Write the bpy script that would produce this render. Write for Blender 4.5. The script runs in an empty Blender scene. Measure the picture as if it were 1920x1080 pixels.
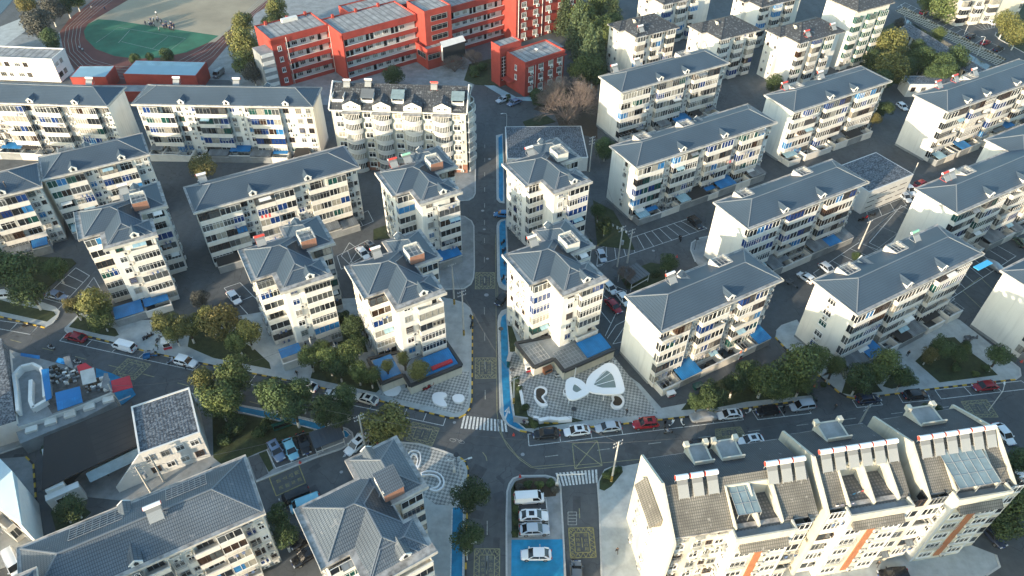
import bpy, math, random
from mathutils import Vector, Matrix
random.seed(7)
R = math.radians
SC = bpy.context.scene
COL = SC.collection
# ------------------------------------------------------------------ camera
F, PITCH, ROLL, H = 1342.45, R(42.65), R(0.945), 105.0
cam_d = bpy.data.cameras.new('camera'); cam = bpy.data.objects.new('camera', cam_d); COL.objects.link(cam)
cam_d.sensor_width = 36; cam_d.lens = F / 1920 * 36; cam_d.clip_end = 5000; cam_d.clip_start = 1
cam.matrix_world = Matrix.Translation((0, 0, H)) @ Matrix.Rotation(R(90) - PITCH, 4, 'X') @ Matrix.Rotation(ROLL, 4, 'Z')
SC.camera = cam
# ------------------------------------------------------------------ light
SUN_EL, SUN_AZ = R(10.5), R(222)      # azimuth measured from north (+Y) clockwise
SC.world = bpy.data.worlds.new('World'); SC.world.use_nodes = True
wn = SC.world.node_tree; wn.nodes.clear()
sky = wn.nodes.new('ShaderNodeTexSky'); sky.sky_type = 'NISHITA'; sky.sun_disc = False
sky.sun_elevation = SUN_EL; sky.sun_rotation = SUN_AZ; sky.air_density = 1; sky.dust_density = 1.6; sky.ozone_density = 2
bg = wn.nodes.new('ShaderNodeBackground'); bg.inputs[1].default_value = 0.15
wo = wn.nodes.new('ShaderNodeOutputWorld')
tint = wn.nodes.new('ShaderNodeMix'); tint.data_type = 'RGBA'; tint.blend_type = 'MULTIPLY'; tint.inputs[0].default_value = 1; tint.inputs[7].default_value = (0.97, 1.06, 0.98, 1)
wn.links.new(sky.outputs[0], tint.inputs[6]); wn.links.new(tint.outputs[2], bg.inputs[0]); wn.links.new(bg.outputs[0], wo.inputs[0])
sl = bpy.data.lights.new('sun', 'SUN'); sl.energy = 2.7; sl.angle = R(0.6); sl.color = (1.0, 0.82, 0.60)
sun = bpy.data.objects.new('sun', sl); COL.objects.link(sun)
sd = Vector((math.sin(SUN_AZ) * math.cos(SUN_EL), math.cos(SUN_AZ) * math.cos(SUN_EL), math.sin(SUN_EL)))
sun.rotation_euler = sd.to_track_quat('Z', 'Y').to_euler()
SC.view_settings.view_transform = 'Standard'; SC.view_settings.look = 'None'
SC.view_settings.exposure = 1.80; SC.view_settings.gamma = 1

# ------------------------------------------------------------------ helpers
def at(px, py, z=0.0):
    x = (px - 960) / F; y = -(py - 540) / F
    c, s = math.cos(ROLL), math.sin(ROLL); x, y = c * x - s * y, s * x + c * y
    r = Vector((x, math.cos(PITCH) + y * math.sin(PITCH), -math.sin(PITCH) + y * math.cos(PITCH)))
    t = (z - H) / r.z
    return Vector((r.x * t, r.y * t, z))

def pxm(px, py, z=0.0):              # pixels per metre at a point
    p = at(px, py, z) - Vector((0, 0, H))
    d = p.y * math.cos(PITCH) - p.z * math.sin(PITCH)
    return F / d

def tag(o, label=None, cat=None, group=None, kind=None):
    if label: o['label'] = label
    if cat: o['category'] = cat
    if group: o['group'] = group
    if kind: o['kind'] = kind
    return o

def empty(name, loc, rz=0.0, label=None, cat=None, group=None):
    o = bpy.data.objects.new(name, None); COL.objects.link(o)
    o.location = loc; o.rotation_euler = (0, 0, rz); o.empty_display_size = 0.5
    return tag(o, label, cat, group)

def put(name, mesh, parent=None, loc=(0, 0, 0), rz=0.0, scale=None, rot=None):
    o = bpy.data.objects.new(name, mesh); COL.objects.link(o)
    o.location = loc; o.rotation_euler = rot or (0, 0, rz)
    if scale: o.scale = scale
    if parent: o.parent = parent
    return o

def kids(o): return list(o.children)
def copy_tree(o, parent=None):
    c = o.copy(); COL.objects.link(c); c.parent = parent
    for ch in kids(o): copy_tree(ch, c)
    return c

class MB:
    def __init__(s): s.v = []; s.f = []; s.m = []; s.sm = []
    def add(s, vs, fs, mi=0, smooth=False):
        b = len(s.v); s.v += [tuple(v) for v in vs]
        for f in fs: s.f.append([b + i for i in f]); s.m.append(mi); s.sm.append(smooth)
    def box(s, x0, x1, y0, y1, z0, z1, mi=0):
        s.add([(x0,y0,z0),(x1,y0,z0),(x1,y1,z0),(x0,y1,z0),(x0,y0,z1),(x1,y0,z1),(x1,y1,z1),(x0,y1,z1)],
              [(0,3,2,1),(4,5,6,7),(0,1,5,4),(1,2,6,5),(2,3,7,6),(3,0,4,7)], mi)
    def prism(s, pts, z0, z1, mi=0, mtop=None):
        n = len(pts); a = sum(pts[i][0]*pts[(i+1)%n][1]-pts[(i+1)%n][0]*pts[i][1] for i in range(n))
        if a < 0: pts = pts[::-1]
        vs = [(p[0],p[1],z0) for p in pts] + [(p[0],p[1],z1) for p in pts]
        s.add(vs, [[(i), (i+1)%n, (i+1)%n+n, i+n] for i in range(n)] + [list(range(n))[::-1]], mi)
        s.add(vs[n:], [list(range(n))], mi if mtop is None else mtop)
    def tube(s, a, b, r0, r1=None, n=6, mi=0, smooth=True):
        if r1 is None: r1 = r0
        a = Vector(a); b = Vector(b); d = (b - a)
        if d.length < 1e-6: return
        d.normalize(); u = d.orthogonal().normalized(); w = d.cross(u)
        vs = []
        for p, r in ((a, r0), (b, r1)):
            for i in range(n):
                t = 2*math.pi*i/n; vs.append(p + (u*math.cos(t) + w*math.sin(t))*r)
        s.add(vs, [[i, (i+1)%n, (i+1)%n+n, i+n] for i in range(n)], mi, smooth)
        s.add(vs, [list(range(n))[::-1], list(range(n, 2*n))], mi)
    def bar(s, a, b, w, h, mi=0):    # box beam between points, centred, w horizontal, h vertical
        a = Vector(a); b = Vector(b); d = (b-a).normalized()
        u = d.cross(Vector((0,0,1)));
        if u.length < 1e-4: u = Vector((1,0,0))
        u.normalize(); k = u.cross(d)
        vs = []
        for p in (a, b):
            for su, sk in ((-1,-1),(1,-1),(1,1),(-1,1)): vs.append(p + u*su*w/2 + k*sk*h/2)
        s.add(vs, [(0,3,2,1),(4,5,6,7),(0,1,5,4),(1,2,6,5),(2,3,7,6),(3,0,4,7)], mi)
    def ball(s, c, r, n=8, m=6, mi=0, sz=1.0):
        vs = []; fs = []
        for j in range(m+1):
            ph = math.pi*j/m
            for i in range(n):
                t = 2*math.pi*i/n; vs.append((c[0]+r*math.sin(ph)*math.cos(t), c[1]+r*math.sin(ph)*math.sin(t), c[2]+sz*r*math.cos(ph)))
        for j in range(m):
            for i in range(n): fs.append((j*n+i, (j+1)*n+i, (j+1)*n+(i+1)%n, j*n+(i+1)%n))
        s.add(vs, fs, mi, True)
    def mesh(s, name, mats):
        me = bpy.data.meshes.new(name); me.from_pydata(s.v, [], s.f)
        for m in (mats if isinstance(mats, (list, tuple)) else [mats]): me.materials.append(m)
        for p, mi, sm in zip(me.polygons, s.m, s.sm): p.material_index = mi; p.use_smooth = sm
        me.update(); return me
    def build(s, name, mats, parent=None, loc=(0,0,0), rz=0.0):
        return put(name, s.mesh(name, mats), parent, loc, rz)

# ------------------------------------------------------------------ materials
def lin(c): return tuple(((x/12.92) if x <= 0.04045 else ((x+0.055)/1.055)**2.4) for x in c)
MATS = {}
def mat(name, col, rough=0.7, metal=0.0, noise=0.0, nscale=1.0, bump=0.0, bscale=10.0, spec=0.5, col2=None, cover=0.5, coords='Object', objcol=False, detail=5):
    if name in MATS: return MATS[name]
    m = bpy.data.materials.new(name); m.use_nodes = True; t = m.node_tree; b = t.nodes['Principled BSDF']
    b.inputs['Base Color'].default_value = (*col, 1); b.inputs['Roughness'].default_value = rough
    b.inputs['Metallic'].default_value = metal; b.inputs['Specular IOR Level'].default_value = spec
    tc = t.nodes.new('ShaderNodeTexCoord'); src = tc.outputs['Object' if coords == 'Position' else coords]
    if coords == 'Position':
        g = t.nodes.new('ShaderNodeNewGeometry'); src = g.outputs['Position']
    if noise > 0 or objcol:
        n = t.nodes.new('ShaderNodeTexNoise'); n.inputs['Scale'].default_value = nscale; n.inputs['Detail'].default_value = detail
        n.inputs['Roughness'].default_value = 0.65
        t.links.new(src, n.inputs['Vector'])
        ramp = t.nodes.new('ShaderNodeValToRGB')
        c2 = col2 or tuple(x*(1-noise) for x in col)
        ramp.color_ramp.elements[0].position = cover-0.18; ramp.color_ramp.elements[0].color = (*c2, 1)
        ramp.color_ramp.elements[1].position = cover+0.14; ramp.color_ramp.elements[1].color = (*col, 1)
        t.links.new(n.outputs['Fac'], ramp.inputs[0])
        out = ramp.outputs[0]
        if objcol:
            oi = t.nodes.new('ShaderNodeObjectInfo'); mx = t.nodes.new('ShaderNodeMix'); mx.data_type = 'RGBA'; mx.blend_type = 'MULTIPLY'
            mx.inputs[0].default_value = 1; t.links.new(out, mx.inputs[6]); t.links.new(oi.outputs['Color'], mx.inputs[7]); out = mx.outputs[2]
        t.links.new(out, b.inputs['Base Color'])
    if bump > 0:
        n = t.nodes.new('ShaderNodeTexNoise'); n.inputs['Scale'].default_value = bscale; n.inputs['Detail'].default_value = 4
        t.links.new(src, n.inputs['Vector'])
        bp = t.nodes.new('ShaderNodeBump'); bp.inputs['Strength'].default_value = 1; bp.inputs['Distance'].default_value = bump
        t.links.new(n.outputs['Fac'], bp.inputs['Height']); t.links.new(bp.outputs[0], b.inputs['Normal'])
    MATS[name] = m; return m

def math_node(t, op, a=None, b=None, c=None):
    n = t.nodes.new('ShaderNodeMath'); n.operation = op
    for i, x in enumerate((a, b, c)):
        if x is None: continue
        if isinstance(x, (int, float)): n.inputs[i].default_value = x
        else: t.links.new(x, n.inputs[i])
    return n.outputs[0]

def mix_col(t, f, a, b, mode='MIX'):
    n = t.nodes.new('ShaderNodeMix'); n.data_type = 'RGBA'; n.blend_type = mode
    for i, x in ((0, f), (6, a), (7, b)):
        if isinstance(x, (int, float)): n.inputs[i].default_value = x
        elif isinstance(x, tuple): n.inputs[i].default_value = (*x, 1)
        else: t.links.new(x, n.inputs[i])
    return n.outputs[2]

def tile_mat(name, col, groove, course=0.36, wave=0.24, rough=0.45, bump=0.035, spots=None, patch=0.25, metal=0.0, wav_w=0.5, pscale=0.35, spscale=5.0):
    """roof sheets pressed like tiles: courses follow height, waves run up the slope; object space."""
    m = bpy.data.materials.new(name); m.use_nodes = True; t = m.node_tree; b = t.nodes['Principled BSDF']
    b.inputs['Roughness'].default_value = rough; b.inputs['Metallic'].default_value = metal
    tc = t.nodes.new('ShaderNodeTexCoord'); g = t.nodes.new('ShaderNodeNewGeometry')
    vt = t.nodes.new('ShaderNodeVectorTransform'); vt.vector_type = 'NORMAL'; vt.convert_from = 'WORLD'; vt.convert_to = 'OBJECT'
    t.links.new(g.outputs['True Normal'], vt.inputs[0])
    sn = t.nodes.new('ShaderNodeSeparateXYZ'); t.links.new(vt.outputs[0], sn.inputs[0])
    sp = t.nodes.new('ShaderNodeSeparateXYZ'); t.links.new(tc.outputs['Object'], sp.inputs[0])
    ax = math_node(t, 'ABSOLUTE', sn.outputs[0]); ay = math_node(t, 'ABSOLUTE', sn.outputs[1])
    isx = math_node(t, 'GREATER_THAN', ax, ay)
    along = math_node(t, 'ADD', math_node(t, 'MULTIPLY', isx, sp.outputs[1]), math_node(t, 'MULTIPLY', math_node(t, 'SUBTRACT', 1.0, isx), sp.outputs[0]))
    dn = math_node(t, 'ADD', math_node(t, 'MULTIPLY', isx, sp.outputs[0]), math_node(t, 'MULTIPLY', math_node(t, 'SUBTRACT', 1.0, isx), sp.outputs[1]))
    saw = math_node(t, 'FRACT', math_node(t, 'MULTIPLY', dn, 1/course))
    tri = math_node(t, 'PINGPONG', math_node(t, 'MULTIPLY', along, 1/wave), 0.5)
    wv = math_node(t, 'MULTIPLY', math_node(t, 'POWER', math_node(t, 'MULTIPLY', tri, 2.0), 0.6), wav_w)
    step = math_node(t, 'LESS_THAN', saw, 0.2)
    gr = math_node(t, 'MAXIMUM', step, math_node(t, 'LESS_THAN', tri, 0.13))
    n = t.nodes.new('ShaderNodeTexNoise'); n.inputs['Scale'].default_value = pscale; n.inputs['Detail'].default_value = 6; t.links.new(tc.outputs['Object'], n.inputs['Vector'])
    rp = t.nodes.new('ShaderNodeValToRGB'); rp.color_ramp.elements[0].position = .35; rp.color_ramp.elements[1].position = .68
    rp.color_ramp.elements[0].color = (*[x*(1-patch) for x in col], 1); rp.color_ramp.elements[1].color = (*col, 1)
    t.links.new(n.outputs['Fac'], rp.inputs[0])
    c = mix_col(t, math_node(t, 'MULTIPLY', gr, 0.8), rp.outputs[0], groove)
    if spots:
        n2 = t.nodes.new('ShaderNodeTexNoise'); n2.inputs['Scale'].default_value = spscale; n2.inputs['Detail'].default_value = 3; t.links.new(tc.outputs['Object'], n2.inputs['Vector'])
        f = math_node(t, 'MULTIPLY', math_node(t, 'GREATER_THAN', n2.outputs['Fac'], spots[1]), spots[2])
        c = mix_col(t, f, c, spots[0])
    t.links.new(c, b.inputs['Base Color'])
    hgt = math_node(t, 'ADD', wv, math_node(t, 'MULTIPLY', saw, 0.6))
    bp = t.nodes.new('ShaderNodeBump'); bp.inputs['Distance'].default_value = bump; bp.inputs['Strength'].default_value = 0.8
    t.links.new(hgt, bp.inputs['Height']); t.links.new(bp.outputs[0], b.inputs['Normal'])
    MATS[name] = m; return m

M = {}
M['asphalt'] = mat('asphalt', (0.088,0.093,0.100), 0.9, noise=0.42, nscale=0.16, bump=0.01, bscale=30, coords='Position', detail=9)
def asphalt_mat():
    m = bpy.data.materials.new('worn_asphalt'); m.use_nodes = True; t = m.node_tree; b = t.nodes['Principled BSDF']; b.inputs['Roughness'].default_value = .9
    tc = t.nodes.new('ShaderNodeTexCoord'); c = None
    for sc, lo, hi, dt, st in ((.07,.78,1.12,6,(1,1,1)), (.9,.86,1.08,9,(1,1,1)), (.35,.86,1.10,7,(1,.16,1)), (7,.9,1.08,3,(1,1,1))):
        mp = t.nodes.new('ShaderNodeMapping'); mp.inputs['Scale'].default_value = st; t.links.new(tc.outputs['Object'], mp.inputs[0])
        n = t.nodes.new('ShaderNodeTexNoise'); n.inputs['Scale'].default_value = sc; n.inputs['Detail'].default_value = dt; t.links.new(mp.outputs[0], n.inputs['Vector'])
        r = t.nodes.new('ShaderNodeMapRange'); r.inputs[1].default_value = .32; r.inputs[2].default_value = .68; r.inputs[3].default_value = lo; r.inputs[4].default_value = hi; t.links.new(n.outputs['Fac'], r.inputs[0])
        c = r.outputs[0] if c is None else math_node(t, 'MULTIPLY', c, r.outputs[0])
    v = t.nodes.new('ShaderNodeTexVoronoi'); v.feature = 'DISTANCE_TO_EDGE'; v.inputs['Scale'].default_value = .16; n3 = t.nodes.new('ShaderNodeTexNoise'); n3.inputs['Scale'].default_value = .8; t.links.new(tc.outputs['Object'], n3.inputs['Vector'])
    mx = t.nodes.new('ShaderNodeVectorMath'); mx.operation = 'ADD'; t.links.new(tc.outputs['Object'], mx.inputs[0]); t.links.new(n3.outputs['Color'], mx.inputs[1]); t.links.new(mx.outputs[0], v.inputs['Vector'])
    crack = math_node(t, 'LESS_THAN', v.outputs['Distance'], .006)
    col = mix_col(t, 1.0, (0.094,0.101,0.107), c, 'MULTIPLY'); t.links.new(mix_col(t, math_node(t, 'MULTIPLY', crack, .5), col, (.03,.03,.032)), b.inputs['Base Color']); return m
M['asphalt'] = asphalt_mat()
M['concrete'] = mat('concrete', (0.43,0.46,0.46), 0.9, noise=0.3, nscale=0.5, bump=0.01, bscale=20, coords='Position', detail=8)
M['court'] = mat('court_concrete', (0.29,0.305,0.31), 0.9, noise=0.4, nscale=0.35, bump=0.01, bscale=20, coords='Position', detail=8)
M['kerb'] = mat('kerb_stone', (0.50,0.50,0.48), 0.85, noise=0.25, nscale=3)
M['kerb_y'] = mat('kerb_yellow', (0.62,0.40,0.05), 0.8, noise=0.25, nscale=3)
M['kerb_k'] = mat('kerb_black', (0.03,0.03,0.032), 0.8)
M['paint'] = mat('road_paint', (0.72,0.74,0.73), 0.7, noise=0.55, nscale=3.5, coords='Position')
M['paint_old'] = mat('worn_road_paint', (0.38,0.385,0.36), 0.8, noise=0.5, nscale=2.5, coords='Position')
M['yellow'] = mat('yellow_paint', (0.33,0.31,0.18), 0.8, noise=0.45, nscale=1.6, coords='Position')
M['yellow_b'] = mat('bright_yellow_paint', (0.36,0.32,0.13), 0.8, noise=0.55, nscale=1.6, coords='Position')
M['blue_lane'] = mat('blue_lane', (0.010,0.23,0.44), 0.8, noise=0.45, nscale=0.7, detail=9, coords='Position')
M['blue_pad'] = mat('blue_pad', (0.010,0.27,0.50), 0.8, noise=0.35, nscale=0.6, detail=9, coords='Position')
M['grass'] = mat('grass', (0.045,0.062,0.024), 0.95, noise=0.5, nscale=0.9, bump=0.08, bscale=6, coords='Position')
M['soil'] = mat('soil', (0.075,0.055,0.038), 0.95, noise=0.4, nscale=2, bump=0.05, bscale=6, coords='Position')
M['white'] = mat('white_render', (0.80,0.80,0.77), 0.85, noise=0.07, nscale=0.35, bump=0.004, bscale=4, detail=7)
def render_mat(name, col, grime, amount):
    m = bpy.data.materials.new(name); m.use_nodes = True; t = m.node_tree; b = t.nodes['Principled BSDF']; b.inputs['Roughness'].default_value = .88
    tc = t.nodes.new('ShaderNodeTexCoord'); mp = t.nodes.new('ShaderNodeMapping'); mp.inputs['Scale'].default_value = (1.3, 1.3, .10); t.links.new(tc.outputs['Object'], mp.inputs[0])
    n = t.nodes.new('ShaderNodeTexNoise'); n.inputs['Scale'].default_value = 1.1; n.inputs['Detail'].default_value = 6; t.links.new(mp.outputs[0], n.inputs['Vector'])
    n2 = t.nodes.new('ShaderNodeTexNoise'); n2.inputs['Scale'].default_value = .22; n2.inputs['Detail'].default_value = 8; t.links.new(tc.outputs['Object'], n2.inputs['Vector'])
    r = t.nodes.new('ShaderNodeValToRGB'); r.color_ramp.elements[0].position = .50; r.color_ramp.elements[1].position = .78; t.links.new(n.outputs['Fac'], r.inputs[0])
    r2 = t.nodes.new('ShaderNodeValToRGB'); r2.color_ramp.elements[0].position = .48; r2.color_ramp.elements[1].position = .72; t.links.new(n2.outputs['Fac'], r2.inputs[0])
    f = math_node(t, 'MULTIPLY', math_node(t, 'ADD', math_node(t, 'MULTIPLY', r.outputs[0], .75), math_node(t, 'MULTIPLY', r2.outputs[0], .45)), amount)
    t.links.new(mix_col(t, f, col, grime), b.inputs['Base Color']); return m
M['white'] = render_mat('weathered_white_render', (0.72,0.705,0.65), (0.38,0.37,0.33), .5)
M['parapet'] = render_mat('weathered_balcony_render', (0.62,0.56,0.46), (0.28,0.25,0.21), .6)
M['cream'] = render_mat('weathered_cream_render', (0.55,0.52,0.435), (0.30,0.28,0.235), .6) if 1 else mat('cream_render', (0.78,0.73,0.62), 0.85, noise=0.12, nscale=0.4, detail=7)
M['parapet'] = mat('balcony_render', (0.72,0.68,0.61), 0.85, noise=0.15, nscale=0.8)
M['gutter'] = mat('stained_gutter', (0.40,0.38,0.36), 0.9, noise=0.6, nscale=0.7, col2=(0.10,0.095,0.09), cover=0.47)
M['trim'] = mat('white_trim', (0.68,0.67,0.64), 0.7, noise=0.12, nscale=0.8)
M['eave'] = mat('eave_board', (0.52,0.50,0.46), 0.8, noise=.35, nscale=.8)
M['ridge'] = mat('ridge_cap', (0.155,0.175,0.20), 0.5)
M['dark'] = mat('dark_metal', (0.03,0.033,0.037), 0.5)
M['grey'] = mat('grey_metal', (0.30,0.31,0.32), 0.45, noise=0.15, nscale=2)
M['frame_w'] = mat('white_frame', (0.74,0.74,0.72), 0.45)
M['frame_d'] = mat('brown_frame', (0.07,0.045,0.035), 0.5)
M['frame_g'] = mat('grey_frame', (0.35,0.36,0.36), 0.4, metal=0.3)
def glass(name, c, rough=0.08, noise=.5):
    return mat(name, c, rough, noise=noise, nscale=1.7, spec=0.8, coords='Position')
M['g_dark'] = glass('dark_glass', (0.022,0.026,0.032)); M['g_grey'] = glass('grey_glass', (0.09,0.10,0.105))
M['g_blue'] = glass('blue_glass', (0.012,0.05,0.20)); M['g_teal'] = glass('green_glass', (0.015,0.085,0.075))
M['g_curt'] = glass('curtained_glass', (0.36,0.34,0.29), 0.2, .35); M['g_brown'] = glass('brown_glass', (0.05,0.028,0.018))
M['g_cyan'] = glass('blue_film_glass', (0.04,0.22,0.5), 0.15)
M['ac'] = mat('air_conditioner_white', (0.62,0.61,0.57), 0.6)
M['brick'] = mat('bare_brick', (0.30,0.15,0.105), 0.9, noise=0.25, nscale=3)
M['sheet_b'] = tile_mat('blue_sheet', (0.012,0.20,0.48), (0.010,0.13,0.34), course=30, wave=0.4, rough=0.5, bump=0.02, patch=0.4, pscale=0.5)
M['sheet_c'] = tile_mat('pale_blue_sheet', (0.33,0.50,0.56), (0.22,0.36,0.44), course=30, wave=0.6, rough=0.5, bump=0.03, patch=0.35)
M['sheet_g'] = tile_mat('grey_sheet', (0.20,0.22,0.235), (0.12,0.13,0.14), course=30, wave=0.45, rough=0.6, bump=0.02, patch=0.5, pscale=0.6)
M['sheet_k'] = tile_mat('black_sheet', (0.040,0.036,0.035), (0.022,0.02,0.02), course=1.1, wave=40, rough=0.8, bump=0.02, patch=0.3)
M['sheet_r'] = mat('red_sheet', (0.42,0.02,0.035), 0.6, noise=0.25, nscale=1)
M['tiles'] = tile_mat('slate_blue_roof', (0.062,0.094,0.132), (0.030,0.047,0.070), course=0.42, wave=0.30, rough=0.55, bump=0.04, patch=0.25, pscale=0.12)
M['tiles_n'] = tile_mat('slate_roof_near', (0.125,0.152,0.182), (0.026,0.038,0.056), course=0.42, wave=0.28, rough=0.55, bump=0.05, patch=0.36, pscale=0.16, spots=((0.20,0.21,0.23),0.67,0.35), spscale=0.9)
M['tiles_k'] = tile_mat('black_clay_roof', (0.055,0.060,0.068), (0.02,0.022,0.028), course=0.75, wave=0.55, rough=0.7, bump=0.05, spots=((0.20,0.22,0.24),0.60,0.5), spscale=1.7)
M['tiles_g'] = tile_mat('gritty_roof', (0.215,0.205,0.185), (0.06,0.058,0.054), course=0.32, wave=0.30, rough=0.85, bump=0.05, patch=0.45, spots=((0.34,0.33,0.31),0.69,0.5), spscale=1.4)
M['tiles_m'] = tile_mat('mottled_tile_roof', (0.12,0.145,0.175), (0.025,0.03,0.042), course=0.8, wave=0.5, rough=0.8, bump=0.05, patch=0.6, pscale=0.8, spots=((0.30,0.33,0.36),0.54,0.4), spscale=2.6)
M['red'] = mat('red_render', (0.36,0.052,0.038), 0.85, noise=0.3, nscale=0.35, detail=8)
M['slabs'] = tile_mat('roof_slabs', (0.42,0.42,0.41), (0.15,0.15,0.16), course=0.9, wave=2.0, rough=0.9, bump=0.02, patch=0.5, pscale=0.4)
M['orange'] = mat('orange_panel', (0.36,0.145,0.07), 0.8, noise=.2, nscale=1)
M['foil'] = mat('silver_cover', (0.40,0.42,0.44), 0.35, metal=0.4, noise=0.2, nscale=2, bump=0.12, bscale=3)
M['tube_g'] = tile_mat('collector_tubes', (0.33,0.34,0.34), (0.14,0.14,0.14), course=30, wave=0.12, rough=0.35, bump=0.02, patch=0.1)
M['tank'] = mat('tank_white', (0.78,0.78,0.78), 0.35)
M['tank_r'] = mat('tank_red', (0.62,0.07,0.05), 0.45)
M['tank_g'] = mat('tank_green', (0.30,0.62,0.42), 0.45)
M['poly'] = mat('glazing_panel', (0.22,0.29,0.31), 0.2, noise=0.3, nscale=0.6, spec=0.7)
M['wood'] = mat('bark', (0.085,0.065,0.05), 0.95, noise=0.3, nscale=5)
M['lime'] = mat('whitewashed_bark', (0.55,0.54,0.50), 0.9)
M['pole'] = mat('pole_concrete', (0.46,0.45,0.42), 0.85, noise=0.2, nscale=2)
M['wire'] = mat('wire', (0.10,0.10,0.10), 0.6)
M['tyre'] = mat('tyre', (0.015,0.015,0.015), 0.85); M['rim'] = mat('rim', (0.45,0.46,0.47), 0.3, metal=0.8)
M['lamp_f'] = mat('headlamp', (0.55,0.57,0.6), 0.15); M['lamp_r'] = mat('tail_lamp', (0.35,0.01,0.01), 0.3)
M['cglass'] = mat('car_glass', (0.012,0.014,0.018), 0.08, spec=0.6)
M['track'] = mat('running_track', (0.150,0.048,0.040), 0.9, noise=0.35, nscale=0.15, coords='Position')
M['turf'] = mat('green_court', (0.030,0.155,0.088), 0.9, noise=0.45, nscale=0.12, coords='Position')
M['field'] = mat('bare_field', (0.34,0.29,0.21), 0.95, noise=0.3, nscale=0.06, coords='Position', detail=8)
M['water'] = mat('canal_water', (0.03,0.045,0.045), 0.08)
def carpaint(n, c): return mat('paint_' + n, c, 0.25, spec=0.6)
CP = {k: carpaint(k, c) for k, c in dict(white=(0.78,0.79,0.80), black=(0.012,0.013,0.016), red=(0.28,0.012,0.02), silver=(0.42,0.47,0.53),
      navy=(0.02,0.03,0.06), lightblue=(0.22,0.50,0.62), grey=(0.16,0.17,0.18), blue=(0.02,0.16,0.36), cream=(0.66,0.62,0.55), scarlet=(0.55,0.03,0.03), bluegrey=(0.16,0.22,0.33), green=(0.08,0.12,0.09)).items()}
def foliage(n, c, c2):
    m = bpy.data.materials.new(n); m.use_nodes = True; t = m.node_tree; b = t.nodes['Principled BSDF']
    g = t.nodes.new('ShaderNodeNewGeometry'); oi = t.nodes.new('ShaderNodeObjectInfo')
    r = t.nodes.new('ShaderNodeValToRGB'); r.color_ramp.elements[0].color = (*c2, 1); r.color_ramp.elements[1].color = (*c, 1)
    t.links.new(g.outputs['Random Per Island'], r.inputs[0])
    hs = t.nodes.new('ShaderNodeHueSaturation'); t.links.new(r.outputs[0], hs.inputs['Color'])
    t.links.new(math_node(t, 'ADD', math_node(t, 'MULTIPLY', oi.outputs['Random'], 0.5), 0.75), hs.inputs['Value'])
    t.links.new(hs.outputs[0], b.inputs['Base Color'])
    b.inputs['Roughness'].default_value = 0.7; b.inputs['Specular IOR Level'].default_value = 0.25
    MATS[n] = m; return m
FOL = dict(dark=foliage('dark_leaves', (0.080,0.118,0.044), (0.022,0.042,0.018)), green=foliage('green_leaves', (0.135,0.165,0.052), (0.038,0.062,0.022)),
           olive=foliage('olive_leaves', (0.200,0.190,0.060), (0.065,0.080,0.025)), autumn=foliage('autumn_leaves', (0.20,0.165,0.060), (0.07,0.075,0.025)),
           conifer=foliage('conifer_needles', (0.150,0.190,0.090), (0.040,0.070,0.036)), grey=foliage('grey_leaves', (0.12,0.12,0.10), (0.05,0.05,0.045)),
           twig=mat('bare_twigs', (0.20,0.155,0.135), 0.9, noise=0.3, nscale=1))

# ------------------------------------------------------------------ ground
def checker():
    m = bpy.data.materials.new('checker_paving'); m.use_nodes = True; t = m.node_tree; b = t.nodes['Principled BSDF']
    g = t.nodes.new('ShaderNodeNewGeometry'); mp = t.nodes.new('ShaderNodeMapping'); mp.inputs['Rotation'].default_value = (0, 0, R(-32))
    t.links.new(g.outputs['Position'], mp.inputs[0])
    ck = t.nodes.new('ShaderNodeTexChecker'); ck.inputs['Scale'].default_value = 1/0.46; t.links.new(mp.outputs[0], ck.inputs[0])
    ck.inputs[1].default_value = (0.50,0.50,0.47,1); ck.inputs[2].default_value = (0.23,0.24,0.24,1)
    n = t.nodes.new('ShaderNodeTexNoise'); n.inputs['Scale'].default_value = 0.35; n.inputs['Detail'].default_value = 7; t.links.new(g.outputs['Position'], n.inputs['Vector'])
    rp = t.nodes.new('ShaderNodeValToRGB'); rp.color_ramp.elements[0].position = .35; rp.color_ramp.elements[1].position = .65
    rp.color_ramp.elements[0].color = (.68,.68,.68,1); t.links.new(n.outputs['Fac'], rp.inputs[0])
    t.links.new(mix_col(t, 1.0, ck.outputs[0], rp.outputs[0], 'MULTIPLY'), b.inputs['Base Color']); b.inputs['Roughness'].default_value = 0.8
    return m
M['checker'] = checker()
def grid_mat(name, c1, c2, sx, sy, ang):
    m = bpy.data.materials.new(name); m.use_nodes = True; t = m.node_tree; b = t.nodes['Principled BSDF']
    g = t.nodes.new('ShaderNodeNewGeometry'); mp = t.nodes.new('ShaderNodeMapping'); mp.inputs['Rotation'].default_value = (0, 0, R(-ang))
    t.links.new(g.outputs['Position'], mp.inputs[0]); br = t.nodes.new('ShaderNodeTexBrick'); t.links.new(mp.outputs[0], br.inputs[0])
    br.inputs['Scale'].default_value = 1; br.inputs['Brick Width'].default_value = sx; br.inputs['Row Height'].default_value = sy; br.inputs['Mortar Size'].default_value = 0.12
    br.offset = 0; br.inputs['Color1'].default_value = (*c1,1); br.inputs['Color2'].default_value = (*[x*.8 for x in c1],1); br.inputs['Mortar'].default_value = (*c2,1)
    t.links.new(br.outputs[0], b.inputs['Base Color']); b.inputs['Roughness'].default_value = 0.9
    return m
M['lattice'] = grid_mat('lattice_slope', (0.09,0.085,0.06), (0.40,0.38,0.33), 1.0, 1.0, -58)

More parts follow.
